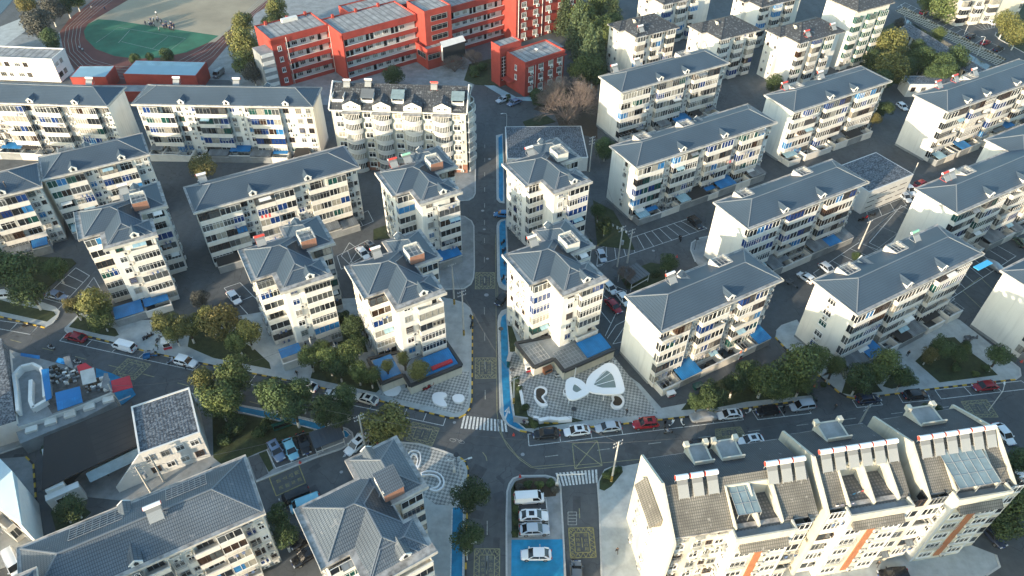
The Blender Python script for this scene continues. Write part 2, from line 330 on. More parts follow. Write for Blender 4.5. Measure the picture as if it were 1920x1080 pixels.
def struct(o): o['kind'] = 'structure'; return o
def pix(pts, z): return [at(x, y, z) for x, y in pts]
def slab(name, pts, z, m, z0=-0.2, kind='structure'):
    mb = MB(); mb.prism([(p.x, p.y) for p in pix(pts, z)], z0, z, 0)
    o = mb.build(name, m); o['kind'] = kind; return o
def sheet(name, pts, z, m):
    mb = MB(); P = pix(pts, z); a = sum(P[i].x*P[(i+1)%len(P)].y-P[(i+1)%len(P)].x*P[i].y for i in range(len(P)))
    if a < 0: P = P[::-1]
    mb.add([(p.x,p.y,z) for p in P], [list(range(len(P)))]); return struct(mb.build(name, m))
def strip_pts(P, w, z):      # ribbon along world polyline
    L = []; Rr = []
    for i, p in enumerate(P):
        d = (P[min(i+1,len(P)-1)] - P[max(i-1,0)]); d = Vector((d.x, d.y, 0)).normalized(); n = Vector((-d.y, d.x, 0))
        L.append((p.x+n.x*w/2, p.y+n.y*w/2, z)); Rr.append((p.x-n.x*w/2, p.y-n.y*w/2, z))
    return L, Rr
def lines(name, segs, w, z, m):
    mb = MB()
    for s in segs:
        P = [p if isinstance(p, Vector) else at(p[0], p[1], z) for p in s]; L, Q = strip_pts(P, w, z)
        for i in range(len(P)-1): mb.add([Q[i], Q[i+1], L[i+1], L[i]], [(0,1,2,3)])
    return struct(mb.build(name, m))
def dashes(name, a, b, n, dl, w, z, m):
    A, B = at(*a, z), at(*b, z); segs = []
    for i in range(n):
        c = A.lerp(B, (i+.5)/n); d = (B-A).normalized()*dl/2; segs.append([c-d, c+d])
    return lines(name, segs, w, z, m)
def kerb(name, pts, striped=True, w=0.28, z1=0.17, seg=1.0, m=None):
    P = [at(x, y, z1) for x, y in pts]; mb = MB(); k = 0
    for a, b in zip(P[:-1], P[1:]):
        L = (b-a).length; n = max(1, round(L/seg))
        for i in range(n):
            p = a.lerp(b, i/n); q = a.lerp(b, (i+1)/n)
            mb.bar((p.x,p.y,z1/2-0.05), (q.x,q.y,z1/2-0.05), w, z1+0.1, (1+k % 2) if striped else 0); k += 1
    return struct(mb.build(name, [M['kerb'], M['kerb_y'], M['kerb_k']]))
def kerbline(pts, striped=True, line=True):
    kerb('kerb', pts, striped)
g = MB(); g.add([(-1500,-1200,0),(1500,-1200,0),(1500,3000,0),(-1500,3000,0)], [(0,1,2,3)]); struct(g.build('ground', M['asphalt']))

PZ = 0.12
# pavements (outer edge first)
W1 = [(-40,580),(0,592),(45,603),(84,613),(98,605),(108,592),(111,582),(104,575),(60,560),(0,545),(-60,540)]
slab('pavement', W1, PZ, M['concrete'])
W2 = [(125,622),(173,632),(269,657),(371,679),(400,685),(556,716),(712,751),(843,783),(860,783),(873,776),(881,765),(885,746),(885.5,670),(886,592),(881,578),(870,568),(842,560),
      (800,550),(640,560),(400,600),(250,600),(149,587),(133,603),(123,613)]
slab('pavement', W2, PZ, M['concrete'])
slab('pavement', [(888.5,424),(884,414),(870,405),(850,400),(780,420),(830,545),(870,541),(883,532),(888,520),(889.5,500)], PZ, M['court'])
slab('pavement', [(891,362),(891.5,290),(889,277),(882,269),(868,262),(780,262),(760,340),(861,376),(879,375),(887,370)], PZ, M['court'])
E1 = [(931,254),(943,251),(946,380),(937.6,379),(932,373)]
slab('cycle_pavement', E1, PZ, M['concrete'])
E2 = [(932,424),(934,417),(940,411.5),(950,410),(956,545),(945,542),(937,537),(933.5,526)]
slab('cycle_pavement', E2, PZ, M['concrete'])
E3 = [(934,604),(935.5,592),(941,583),(951,579),(990,600),(1080,660),(1160,690),(1200,720),(1240,765),(1330,748),(1400,725),(1470,690),(1519,726),(1523,748),(1384,767),(1294,780),(1242,786),(1169,794),
      (1107,800),(1052,806),(1000,812),(975,807),(955,797),(944,786),(938,771)]
slab('pavement', E3, PZ, M['concrete'])
E4 = [(1539,706),(1574,735.6),(1588,743),(1603,747),(1640,743),(1752,728),(1830,719),(1904,711),(1914,704),(1912,690),(1894,676),(1870,655),(1800,600),(1790,596),(1560,690)]
slab('pavement', E4, PZ, M['concrete'])
slab('pavement', [(1454,632),(1456,620),(1466,610),(1495,600),(1560,700),(1539,706),(1510,684),(1475,655)], PZ, M['concrete'])
slab('pavement', [(1847,585),(1990,640),(1990,780),(1900,650),(1845,610),(1830,596)], PZ, M['court'])
slab('pavement', [(1295,468),(1297,455),(1308,447),(1340,440),(1350,500),(1320,510),(1304,490)], PZ, M['court'])
# south side of the west road
W5 = [(350,735),(438,757.5),(527,773),(630,798),(651,804),(660,811),(662,821),(654,832),(640,841),(593,857),(480,903),(455,860),(400,880),(340,800)]
slab('pavement', W5, PZ, M['court'])
S1 = [(751,829),(786,832),(830,845),(863,858),(873,866),(878,880),(876,1000),(872,1120),(700,1120),(740,870)]
slab('pavement', S1, PZ, M['concrete'])
S2 = [(950,1120),(949.5,970),(951,921),(955,907),(962,897),(976,892),(1024,891.5),(1040,896),(1051,912),(1056,1000),(1062,1120)]
slab('parking_island', S2, PZ, M['court'])
S3 = [(1120.5,906),(1123,899),(1133,880),(1150,873),(1170,874),(1215,865),(1230,1000),(1240,1130),(1130,1130),(1124,953)]
slab('pavement', S3, PZ, M['concrete'])
slab('courtyard', [(1230,1000),(1600,1040),(1690,1010),(1790,1010),(1868,1040),(1875,1062),(1850,1078),(1700,1130),(1230,1130)], PZ*0.6, M['concrete'])
slab('courtyard', [(265,780),(390,780),(412,860),(330,930),(240,940),(150,930),(140,900)], PZ*0.6, M['court'])
slab('pavement', [(-20,640),(30,660),(120,688),(205,725),(236,738),(245,742),(215,755),(150,790),(60,830),(0,850),(-60,870)], PZ, M['court'])
slab('pavement', [(-40,700),(0,860),(48,856),(62,870),(72,1010),(48,1050),(-40,1080)], PZ*0.8, M['court'])
# kerbs
kerb('kerb', [(-40,581),(0,593),(45,604),(84,613.5)]); kerb('kerb', [(84,613.5),(98,606),(108,593),(111,583)], False); kerb('kerb', [(123,613),(122,619),(126,622.5),(150,627)], False)
kerb('kerb', [(150,627),(173,632),(269,657)]); kerb('kerb', [(290,662),(371,679),(400,685),(556,716),(712,751),(843,783),(860,783),(873,776),(881,765),(885,746),(885.5,670),(886,592)])
kerb('kerb', [(886,592),(881,578),(870,568),(842,560)], False)
kerb('kerb', [(870,405),(884,414),(888.5,424),(889.5,500),(888,520),(883,532),(870,541),(835,542)], False)
kerb('kerb', [(882,269),(889,277),(891.5,290),(891,362),(887,370),(879,375),(861,376)], False)
kerb('kerb', [(943,251),(931,254),(932,373),(937.6,379),(946,380)], False); kerb('kerb', [(950,410),(940,411.5),(934,417),(932,424),(933.5,526),(937,537),(945,542),(956,545)], False)
kerb('kerb', [(951,579),(941,583),(935.5,592),(934,604),(938,771),(944,786),(955,797),(975,807)], False); kerb('kerb', [(975,807),(1000,812),(1052,806),(1107,800),(1169,794),(1242,786),(1294,780),(1384,767),(1523,748)])
kerb('kerb', [(1523,748),(1521,735),(1519,726)], False)
kerb('kerb', [(1454,632),(1475,655),(1510,684),(1539,706),(1574,735.6),(1588,743),(1603,747)], True); kerb('kerb', [(1603,747),(1640,743),(1752,728),(1830,719),(1904,711)])
kerb('kerb', [(1904,711),(1914,704),(1912,690),(1894,676),(1870,655)], False)
kerb('kerb', [(1456,620),(1466,610),(1495,600)], False); kerb('kerb', [(1340,440),(1308,447),(1297,455),(1295,468),(1304,490)], False)
kerb('kerb', [(1830,596),(1845,610),(1900,650),(1990,740)], True)
kerb('kerb', [(350,735),(438,757.5),(527,773),(630,798),(651,804),(660,811),(662,821),(654,832),(640,841),(593,857),(480,903)], False)
kerb('kerb', [(751,829),(786,832),(830,845),(863,858)], False); kerb('kerb', [(863,858),(873,866),(878,880),(876,940)]); kerb('kerb', [(876,940),(874,1030),(872,1120)], True)
kerb('kerb', [(950,1120),(949.5,970),(951,921),(955,907),(962,897),(976,892),(1024,891.5),(1040,896),(1051,912),(1056,1000),(1062,1120)], False)
kerb('kerb', [(1120.5,906),(1124,953),(1130,1130)], False); kerb('kerb', [(48,856),(62,870),(72,1010)], True); kerb('kerb', [(245,742),(215,755),(150,790),(60,830),(0,850)], False)
kerb('kerb', [(1868,1040),(1875,1062),(1850,1078)], False)
kerb('kerb', [(1850,890),(1890,930),(1930,985)], True)
# surfaces laid on the pavements
def on(name, pts, m, dz=0.006): return sheet(name, pts, PZ+dz, m)
on('plaza_paving', [(707,738),(853,775),(868,770),(878,757),(880,696),(848,700),(817,718),(751,733)], M['checker'])
on('plaza_paving', [(954,663),(975,659),(1085,688),(1140,680),(1150,667),(1192,720),(1234,776),(1180,781),(1096,789),(1073,782),(1009,788),(992,779),(975,725),(958,718)], M['checker'])
on('plaza_paving', [(752,832),(786,834),(828,847),(861,861),(874,886),(850,948),(817,946),(780,920),(760,870)], M['checker'])
on('cycle_lane', [(934.5,258),(941,253),(943,296),(943.5,350),(943,377),(939,377),(935.5,370)], M['blue_lane'])
on('cycle_lane', [(936,424),(939,416),(947.5,413),(949.5,470),(948.5,536),(942,531),(937.5,515)], M['blue_lane'])
on('cycle_lane', [(938.5,606),(941,594),(948,588),(952,628),(955,715),(958,760),(963,788),(985,806),(968,803),(953,795),(945,778),(941,715)], M['blue_lane'])
on('cycle_lane', [(455,763),(540,780),(630,802),(648,808),(655,815),(650,820),(627,813),(572,799),(455,773),(440,769),(440,760)], M['blue_lane'])
on('cycle_lane', [(849,952),(868,951),(866.5,1120),(845,1120)], M['blue_lane'])
on('blue_parking_pad', [(959,1012),(1055,1011),(1058,1120),(958,1120)], M['blue_pad'])
on('blue_parking_pad', [(180,690),(210,700),(245,716),(248,728),(255,740),(232,757),(218,762),(205,745),(180,710)], M['blue_lane'])
on('bay_asphalt', [(972,936),(1023,932),(1031,1004),(972,1006)], M['asphalt'])
on('bay_asphalt', [(505,838),(528,822),(590,803),(600,812),(606,846),(515,878)], M['asphalt']); on('bay_asphalt', [(465,858),(488,850),(503,888),(480,900)], M['asphalt'])
lines('lane_edge_line', [[(954.5,640),(957.5,715),(961,760),(966,788),(988,806)],[(455,762),(540,779),(630,801),(650,808),(657,816)],[(455,773.5),(572,799.5),(628,814),(651,821)],[(848,950),(844,1120)],[(869,950),(867.5,1120)]], 0.16, PZ+.011, M['paint'])
# planting
def bed(pts, m='grass', dz=0.02):
    o = slab('grass' if m == 'grass' else 'planting_soil', pts, PZ+dz, M[m], z0=PZ-0.1, kind='stuff' if m == 'grass' else 'structure')
    if m == 'grass': tag(o, 'dark green mown grass of the verges and beds', 'grass')
bed([(-30,578),(0,584),(88,603),(105,590),(101,584),(62,577),(22,568),(0,562)]); bed([(83,545),(143,493),(135,485),(60,480),(20,530),(60,548)])
bed([(129,613),(190,627),(215,631),(223,628),(216,616),(165,598),(150,590)]); bed([(352,650),(365,656),(400,671),(508,692),(505,680),(478,655),(440,630),(370,600),(355,630)])
bed([(582,709),(705,736),(712,730),(700,700),(647,665),(590,680)]); bed([(620,600),(665,590),(690,660),(640,665)])
bed([(958,716),(974,720),(990,779),(1009,789),(1073,783),(1095,789),(1000,803),(985,803),(966,786)]); bed([(1277,769),(1340,765),(1400,753),(1520,741),(1517,726),(1500,700),(1440,690),(1350,712),(1310,738),(1290,752)])
bed([(1716,677),(1762,717),(1871,703),(1849,681),(1817,658),(1790,632),(1760,634),(1736,658)]); bed([(1578,737),(1600,741),(1655,734),(1640,716),(1620,690),(1590,700)]); bed([(1655,724),(1672,729),(1725,718),(1712,706),(1680,690)])
bed([(398,772),(455,776),(572,801),(600,810),(552,822),(500,842),(480,850),(455,862),(415,870),(400,858)]); bed([(958,918),(966,902),(968,935),(972,940),(972,1008),(960,1008)])
bed([(485,850),(500,845),(513,878),(504,885)]); bed([(962,916),(967,902),(985,896),(1020,895),(1036,900),(1045,912),(1042,930),(1000,934),(968,932)], 'soil')
bed([(1124,903),(1133,883),(1150,875),(1166,876),(1168,885),(1146,912),(1133,920),(1124,917)], 'grass'); bed([(952,610),(960,612),(975,655),(956,662)])
bed([(1112,375),(1150,395),(1185,455),(1190,468),(1120,460)]); bed([(1160,515),(1220,492),(1262,500),(1250,525),(1195,545),(1175,540)]); bed([(1000,185),(1062,165),(1062,182),(1012,195)]); bed([(980,228),(1020,214),(1042,228),(1010,236),(985,236)])
bed([(870,150),(880,120),(920,110),(950,120),(946,160),(915,160),(890,158)]); bed([(700,430),(760,410),(770,440),(700,450)]); bed([(95,960),(150,945),(170,960),(140,990),(105,995)])
slab('courtyard', [(1060,160),(1120,150),(1120,260),(1050,240),(1040,215),(1000,205)], 0.06, M['soil']); slab('grass_bank', [(1600,80),(1680,40),(1830,130),(1800,140),(1700,160),(1620,150)], 0.06, M['grass'])
# sports ground
slab('school_yard', [(-60,130),(0,60),(100,70),(180,0),(240,-60),(760,-60),(900,130),(870,210),(480,190),(430,150),(150,150),(120,140)], 0.03, M['court'])
def ell(pts, z, name, m): return sheet(name, pts, z, m)
ell([(112,60),(130,35),(175,0),(225,-40),(600,-60),(520,0),(480,25),(440,70),(410,105),(380,140),(330,160),(160,160),(133,120),(118,90)], 0.045, 'running_track', M['track'])
ell([(230,-40),(560,-60),(500,0),(425,60),(405,78),(390,80),(350,98),(300,108),(255,110),(215,105),(180,92),(160,72),(157,58),(165,45),(185,32),(240,0)], 0.055, 'sports_field', M['field'])
ell([(184,36),(215,38),(260,45),(410,67),(390,80),(350,98),(300,108),(255,110),(215,105),(180,92),(160,72),(157,58),(165,45)], 0.065, 'green_court', M['turf'])
lines('court_line', [[(180,80),(222,51),(348,72),(313,98)],[(243,57),(222,80)],[(315,68),(285,92)],[(228,78),(300,95)]], 0.14, 0.075, M['paint_old'])
lines('track_line', [[(124+i*7,100-i*2),(120+i*7,78-i),(124+i*7,52-i),(160+i*8,18-i),(205+i*8,-20)] for i in range(5)] + [[(124+i*7,100-i*2),(150+i*6,128-i*4),(200+i*4,144-i*5),(270,150-i*6),(340-i*3,142-i*6),(400-i*6,105-i*3),(440-i*5,60),(500-i*5,5),(540-i*5,-30)] for i in range(5)], 0.14, 0.075, M['paint_old'])
sheet('canal', [(-60,60),(0,28),(50,-30),(-60,-30)], 0.04, M['water']); sheet('towpath', [(-40,120),(0,92),(48,58),(38,35),(0,50),(-60,90)], 0.05, M['concrete'])
sheet('canal', [(1700,36),(1735,56),(1870,130),(1850,140),(1700,52)], 0.08, M['water'])
mb = MB(); a, b, c, d = at(1678,20,0.1), at(1868,123,0.1), at(1885,113,1.2), at(1693,14,1.2); mb.add([a,b,c,d],[(0,1,2,3)]); mb.bar(d+Vector((0,0,.2)), c+Vector((0,0,.2)), .4, .5); struct(mb.build('canal_embankment', [M['lattice']]))
slab('road_verge', [(1718,-5),(1735,12),(1812,43),(1850,38),(1862,42),(1905,52),(2000,60),(2000,-60),(1700,-60)], 0.08, M['grass']); slab('road_verge', [(1866,64),(1880,60),(1940,80),(1990,120),(1920,98),(1876,74)], 0.08, M['grass'])
kerb('kerb', [(1718,-5),(1735,12),(1812,43),(1850,38)], False); kerb('kerb', [(1990,125),(1920,98),(1876,74),(1866,66),(1868,60)], False)
on('cycle_lane', [(888,152),(905,158),(945,182),(965,188),(1010,190),(1050,178),(1050,173),(1010,182),(968,182),(910,151)], M['sheet_c'])
struct(bpy.data.objects['cycle_lane'])
# road markings
Z1 = 0.012
dashes('lane_marking', (909,262), (908,545), 9, 1.9, 0.15, Z1, M['paint_old']); dashes('lane_marking', (908,560), (910,770), 4, 2.2, 0.15, Z1, M['paint_old'])
dashes('lane_marking', (0,632), (515,765), 8, 2.6, 0.16, Z1, M['yellow']); dashes('lane_marking', (985,861), (1895,748), 10, 2.3, 0.16, Z1, M['paint_old'])
dashes('lane_marking', (914,900), (913,1090), 3, 2.4, 0.16, Z1, M['paint_old']); lines('lane_marking', [[(1086,953),(1087,972)],[(905,848),(911,856),(913,864)]], .15, Z1, M['yellow'])
lines('edge_line', [[(929,440),(930,560),(931,700),(932,775),(937,810),(952,838),(975,862),(995,876),(1010,879),(1060,874),(1150,866),(1210,860)]], 0.12, Z1, M['yellow'])
lines('edge_line', [[(932.5,440),(933.3,560)],[(934,790),(944,822),(970,855),(998,875),(1060,870)]], 0.10, Z1, M['yellow'])
def zebra(a0, a1, b0, b1, n, m='paint'):
    mb = MB(); A0, A1, B0, B1 = (at(*p, Z1) for p in (a0, a1, b0, b1))
    for i in range(n):
        s, e = (i+.22)/n, (i+.78)/n; mb.add([A0.lerp(A1,s), A0.lerp(A1,e), B0.lerp(B1,e), B0.lerp(B1,s)], [(0,1,2,3)] if (A1-A0).cross(B0-A0).z > 0 else [(3,2,1,0)])
    return struct(mb.build('zebra_crossing', M[m]))
zebra((862,803),(953,810),(868,779),(950,788), 13); zebra((1048,912),(1122,905),(1040,887),(1121,880), 12); zebra((640,858),(722,832),(668,812),(728,805), 8)
def quad(q, z):
    a, b, c, d = [at(x, y, z) for x, y in q]
    return lambda s, t: (a.lerp(b, s)).lerp(d.lerp(c, s), t)
def text_mesh(name, txt, f, m, z, x0, x1, y0, y1):
    cu = bpy.data.curves.new(name, 'FONT'); cu.body = txt; cu.fill_mode = 'FRONT'; cu.offset = 0.0
    o = bpy.data.objects.new(name, cu); COL.objects.link(o); bpy.context.view_layer.update()
    me = bpy.data.meshes.new_from_object(o.evaluated_get(bpy.context.evaluated_depsgraph_get())); bpy.data.objects.remove(o)
    if not me.vertices: return None
    xs = [v.co.x for v in me.vertices]; ys = [v.co.y for v in me.vertices]
    for v in me.vertices:
        s = x0 + (v.co.x-min(xs))/(max(xs)-min(xs)+1e-6)*(x1-x0); t = y0 + (v.co.y-min(ys))/(max(ys)-min(ys)+1e-6)*(y1-y0)
        p = f(s, t); v.co = (p.x, p.y, z)
    me.materials.clear(); me.materials.append(m); me.update()
    if me.polygons and me.polygons[0].normal.z < 0: me.flip_normals()
    return struct(put(name, me))
def fire_box(q, m='yellow', chars='col', words=('消防车道', '禁止占用'), n=(5, 6), plain=False, z=Z1):
    """q: pixel corners bottom-left, bottom-right, top-right, top-left"""
    f = quad(q, z); mb = MB()
    def ln(a, b, w):
        A, B = f(*a), f(*b); L, Q = strip_pts([A, B], w, z); mb.add([Q[0],Q[1],L[1],L[0]], [(0,1,2,3)])
    rects = [(0,0,1,1)] if plain else [(0,0,1,1),(.2,.17,.8,.83)]
    for x0,y0,x1,y1 in rects:
        for a, b in (((x0,y0),(x1,y0)),((x1,y0),(x1,y1)),((x1,y1),(x0,y1)),((x0,y1),(x0,y0))): ln(a, b, 0.16)
    if not plain:
        for k in range(n[0]):
            for (ya, yb) in ((0,.17),(1,.83)):
                x = k/n[0]; ln((x,ya),(x+.5/n[0],yb), .11); ln((x+.5/n[0],yb),(x+1/n[0],ya), .11)
        for k in range(n[1]):
            for (xa, xb) in ((0,.2),(1,.8)):
                y = k/n[1]; ln((xa,y),(xb,y+.5/n[1]), .11); ln((xb,y+.5/n[1]),(xa,y+1/n[1]), .11)
    if chars == 'col':
        ln((.5,.33),(.5,.67), .13)
    if chars == 'cross':
        ln((0,0),(1,1), .16); ln((0,1),(1,0), .16)
    struct(mb.build('fire_lane_marking', M[m]))
    if chars == 'col':
        for ci, wd in enumerate(words):
            for k, ch in enumerate(wd):
                x0 = .27 + ci*.31; y1 = .80 - k*.155; text_mesh('road_lettering', ch, f, M[m], z, x0, x0+.15, y1-.115, y1)
fire_box([(888,1100),(936,1100),(937,1029),(890,1029)]); fire_box([(1070,1046),(1118,1045),(1112,989),(1066,990)], 'yellow_b')
fire_box([(891,710),(930,709),(930,671),(891,671)]); fire_box([(891,542),(927,541),(927,511),(892,511)])
fire_box([(207,703),(252,712),(283,683),(239,672)], 'yellow'); fire_box([(761,825),(810,836),(824,803),(774,791)]); fire_box([(1078,879),(1129,873),(1120,826),(1073,832)], 'yellow', 'cross', plain=True)
fire_box([(1343,823),(1398,817),(1388,800),(1341,805)]); fire_box([(1820,782),(1872,782),(1850,749),(1802,753)])
# lettering beside the blue cars runs the other way up
def fire_plain(q, m='yellow_b'):
    fire_box(q, m, 'none', plain=True); f = quad(q, Z1)
    for ci, wd in enumerate(('消防车道', '禁止占用')):
        for k, ch in enumerate(wd): text_mesh('road_lettering', ch, f, M[m], Z1, .18+ci*.38, .18+ci*.38+.2, .84-k*.21-.14, .84-k*.21)
fire_plain([(573,905),(560,872),(505,896),(518,930)])
fire_box([(1680,520),(1720,480),(1760,500),(1722,545)], 'yellow', 'none', plain=True); fire_box([(1805,545),(1840,578),(1875,555),(1838,520)], 'yellow', 'none', plain=True)
# parking bays
def bays(a0, a1, b0, b1, n, m='paint', ends=True, front=True, back=True, z=Z1, w=0.13):
    A0, A1, B0, B1 = (at(*p, z) for p in (a0, a1, b0, b1)); segs = []
    for i in range(n+1):
        if not ends and i in (0, n): continue
        segs.append([A0.lerp(A1, i/n), B0.lerp(B1, i/n)])
    if front: segs.append([A0, A1])
    if back: segs.append([B0, B1])
    return lines('parking_bay_lines', segs, w, z, M[m])
bays((-20,613),(57,627),(0,596),(72,610), 2, back=False); bays((-20,613),(57,627),(-8,600),(72,611), 2, front=False)
bays((112,639),(362,694),(124,626),(375,683), 5); bays((467,720),(740,776),(480,702),(752,760), 6); bays((756,782),(831,798),(765,762),(837,780), 2)
bays((992,836),(1394,787),(990,814),(1385,769), 7); bays((1421,787),(1521,775),(1410,770),(1508,756), 2); bays((1607,764),(1655,759),(1598,750),(1645,746), 1); bays((1693,755),(1745,750),(1683,738),(1735,735), 1); bays((1765,748),(1935,728),(1753,731),(1915,714), 3)
bays((1119,498),(1326,428),(1122,466),(1290,410), 12); bays((1130,495),(1120,498),(1128,498),(1120,500), 1)
bays((106,583),(168,517),(66,574),(142,502), 5, w=.15); bays((140,568),(176,520),(185,558),(190,545), 3)
bays((1031,1004),(1023,932),(972,1006),(972,936), 3, z=PZ+.011); bays((517,878),(606,846),(500,843),(590,805), 3, z=PZ+.011)
bays((515,948),(560,930),(512,960),(560,945), 1); bays((1705,62),(1690,8),(1700,60),(1688,9), 1, back=False)
bays((1697,5),(1884,92),(1682,14),(1862,105), 15, back=False); bays((1820,45),(1868,36),(1842,56),(1864,52), 5); bays((1902,32),(1990,20),(1920,60),(2000,50), 6)
bays((1905,480),(1760,575),(1860,455),(1735,540), 9); bays((1660,470),(1715,400),(1630,455),(1690,385), 1); bays((1630,415),(1700,385),(1625,398),(1690,372), 3); bays((1722,408),(1640,470),(1680,395),(1610,450), 2, 'paint_old')
bays((1540,528),(1650,470),(1525,512),(1610,455), 5); bays((1175,545),(1130,640),(1140,530),(1110,600), 3); bays((1155,610),(1210,580),(1128,650),(1170,640), 2); bays((655,455),(690,480),(640,480),(670,510), 2)
bays((700,470),(640,505),(690,450),(632,480), 3); bays((420,540),(470,595),(450,530),(500,580), 2); bays((700,415),(640,440),(690,395),(630,420), 3)
bays((1690,660),(1740,640),(1700,672),(1750,650), 1); bays((1742,598),(1790,560),(1730,580),(1770,548), 2); bays((1848,618),(1905,662),(1862,612),(1918,652), 1)
lines('loading_grid', [[(1065,960),(1081,960)],[(1065,966),(1081,966)],[(1065,972),(1081,972)],[(1065,978),(1081,978)],[(1065,984),(1081,984)],[(1065,960),(1065,984)],[(1081,960),(1081,984)]], .12, Z1, M['paint_old'])
lines('access_line', [[(1010,895),(1010,896)]], .1, Z1, M['paint'])
def bike_mark(f, z, m):
    mb = MB()
    for cx in (.22,.78):
        for i in range(10):
            a, b = 2*math.pi*i/10, 2*math.pi*(i+1)/10; A, B = f(cx+.18*math.cos(a), .4+.3*math.sin(a)), f(cx+.18*math.cos(b), .4+.3*math.sin(b)); L, Q = strip_pts([A,B], .09, z); mb.add([Q[0],Q[1],L[1],L[0]],[(0,1,2,3)])
    for a, b in (((.22,.4),(.45,.8)),((.45,.8),(.78,.4)),((.45,.4),(.3,.75)),((.72,.9),(.78,.4))):
        L, Q = strip_pts([f(*a), f(*b)], .09, z); mb.add([Q[0],Q[1],L[1],L[0]],[(0,1,2,3)])
    struct(mb.build('cycle_symbol', m))
bike_mark(quad([(842,828),(872,834),(872,824),(842,818)], Z1), Z1, M['paint_old'])
lines('arrow_marking', [[(947,785),(954,765)],[(947,772),(954,763),(955,775)]], .3, PZ+.013, M['paint'])
lines('wheelchair_symbol', [[(1012,1020),(1013,1028),(1019,1026)],[(1008,1027),(1010,1031),(1015,1031)]], .14, PZ+.013, M['paint'])
def manholes():
    mb = MB()
    for (x, y, r) in ((908,430,.35),(914,485,.35),(912,553,.5),(852,792,.3),(980,852,.35),(720,860,.3),(748,862,.3),(1010,960,.3),(1225,470,.35),(640,885,.3),(905,395,.4),(918,298,.4)):
        p = at(x, y, Z1); mb.add([(p.x+r*math.cos(k*math.pi/5), p.y+r*math.sin(k*math.pi/5), Z1) for k in range(10)], [list(range(10))])
    struct(mb.build('manhole_covers', M['grey']))
    mb = MB(); used = []
    for i in range(90):
        a = random.choice([(900,300,920,760),(960,830,1400,900),(100,640,800,780),(890,880,940,1060),(1060,940,1110,1060),(580,860,720,930),(1400,600,1500,680),(1150,480,1290,530),(20,870,60,1000)])
        p = at(random.uniform(a[0],a[2]), random.uniform(a[1],a[3]), .006); w, h = random.uniform(.4,2.2), random.uniform(.3,1.2); t = random.uniform(0,3)
        if any((p-q).length < k+math.hypot(w,h)+.1 for q, k in used): continue
        used.append((p.copy(), math.hypot(w,h)))
        c, s = math.cos(t), math.sin(t); mb.add([(p.x+c*x-s*y, p.y+s*x+c*y, .006) for x, y in ((-w,-h),(w,-h),(w,h),(-w,h))], [(0,1,2,3)])
    struct(mb.build('asphalt_patches', mat('patched_asphalt', (0.075,0.079,0.085), 0.9, noise=.3, nscale=1)))
manholes()

# ------------------------------------------------------------------ building kit
FR = ['frame_w','frame_w','frame_w','frame_g','frame_d']
CACHE = {}
def window_mesh(w, h, fr, gl, panes=2, sill=True):
    k = ('w', w, h, fr, gl, panes, sill)
    if k in CACHE: return CACHE[k]
    mb = MB(); t = .07
    mb.box(-w/2, w/2, -.02, .03, 0, h, 1)
    for x0, x1, z0, z1 in ((-w/2-.05,w/2+.05,-.06,t),(-w/2-.05,w/2+.05,h-t,h+.05),(-w/2-.05,-w/2+t,t,h-t),(w/2-t,w/2+.05,t,h-t)): mb.box(x0, x1, -.09, .03, z0, z1, 0)
    for i in range(1, panes): x = -w/2 + w*i/panes; mb.box(x-.035, x+.035, -.06, -.018, t, h-t, 0)
    if h > 1.2: mb.box(-w/2+t, w/2-t, -.06, -.018, h*.7, h*.7+.06, 0)
    if sill: mb.box(-w/2-.12, w/2+.12, -.2, .03, -.16, -.062, 2)
    CACHE[k] = mb.mesh('window', [M[fr], M[gl], M['trim']]); return CACHE[k]
def balcony_mesh(w, d, ph, m='parapet'):
    k = ('b', w, d, ph, m)
    if k in CACHE: return CACHE[k]
    mb = MB(); h = w/2
    mb.box(-h, h, -d, .02, -.12, .06); mb.box(-h, h, -d, -d+.12, .06, ph); mb.box(-h, -h+.12, -d+.12, .02, .06, ph); mb.box(h-.12, h, -d+.12, .02, .06, ph)
    mb.box(-h-.05, h+.05, -d-.05, -d+.16, ph, ph+.07, 1)
    CACHE[k] = mb.mesh('balcony', [M[m], M['trim']]); return CACHE[k]
def glazing_mesh(w, d, ph, H2, fr, gl, gl2, sp=.75, side=True):
    k = ('g', w, d, ph, H2, fr, gl, gl2, sp)
    if k in CACHE: return CACHE[k]
    mb = MB(); h = w/2-.04; y = -d+.05; z0 = ph+.07; z1 = H2
    for x0, x1 in ((-h,0),(0,h)): mb.box(x0, x1, y+.02, y+.05, z0, z1, 1 if x0 < 0 else 2)
    mb.box(-h, -h+.03, y+.05, 0, z0, z1, 1); mb.box(h-.03, h, y+.05, 0, z0, z1, 2)
    n = max(2, round(w/sp))
    for i in range(n+1): x = -h + 2*h*i/n; mb.box(x-.032, x+.032, y-.03, y+.019, z0, z1, 0)
    mb.box(-h, h, y-.03, y+.019, z0, z0+.07, 0); mb.box(-h, h, y-.03, y+.019, z1-.08, z1, 0); 
    if sp < .85: mb.box(-h, h, y-.028, y+.018, z0+(z1-z0)*.74, z0+(z1-z0)*.74+.045, 0)
    for s in (-1, 1): mb.box(s*h-.03, s*h+.03, -d*.55, -d*.55+.07, z0, z1, 0)
    CACHE[k] = mb.mesh('balcony_glazing', [M[fr], M[gl], M[gl2]]); return CACHE[k]
def ac_mesh():
    if 'ac' in CACHE: return CACHE['ac']
    mb = MB(); mb.box(-.42,.42,-.42,-.1,0,.58,0); mb.tube((-.1,-.425,.29),(-.1,-.44,.29),.22,n=10,mi=1); mb.box(-.45,.45,-.45,.02,-.05,0,1)
    CACHE['ac'] = mb.mesh('air_conditioner', [M['ac'], M['dark']]); return CACHE['ac']
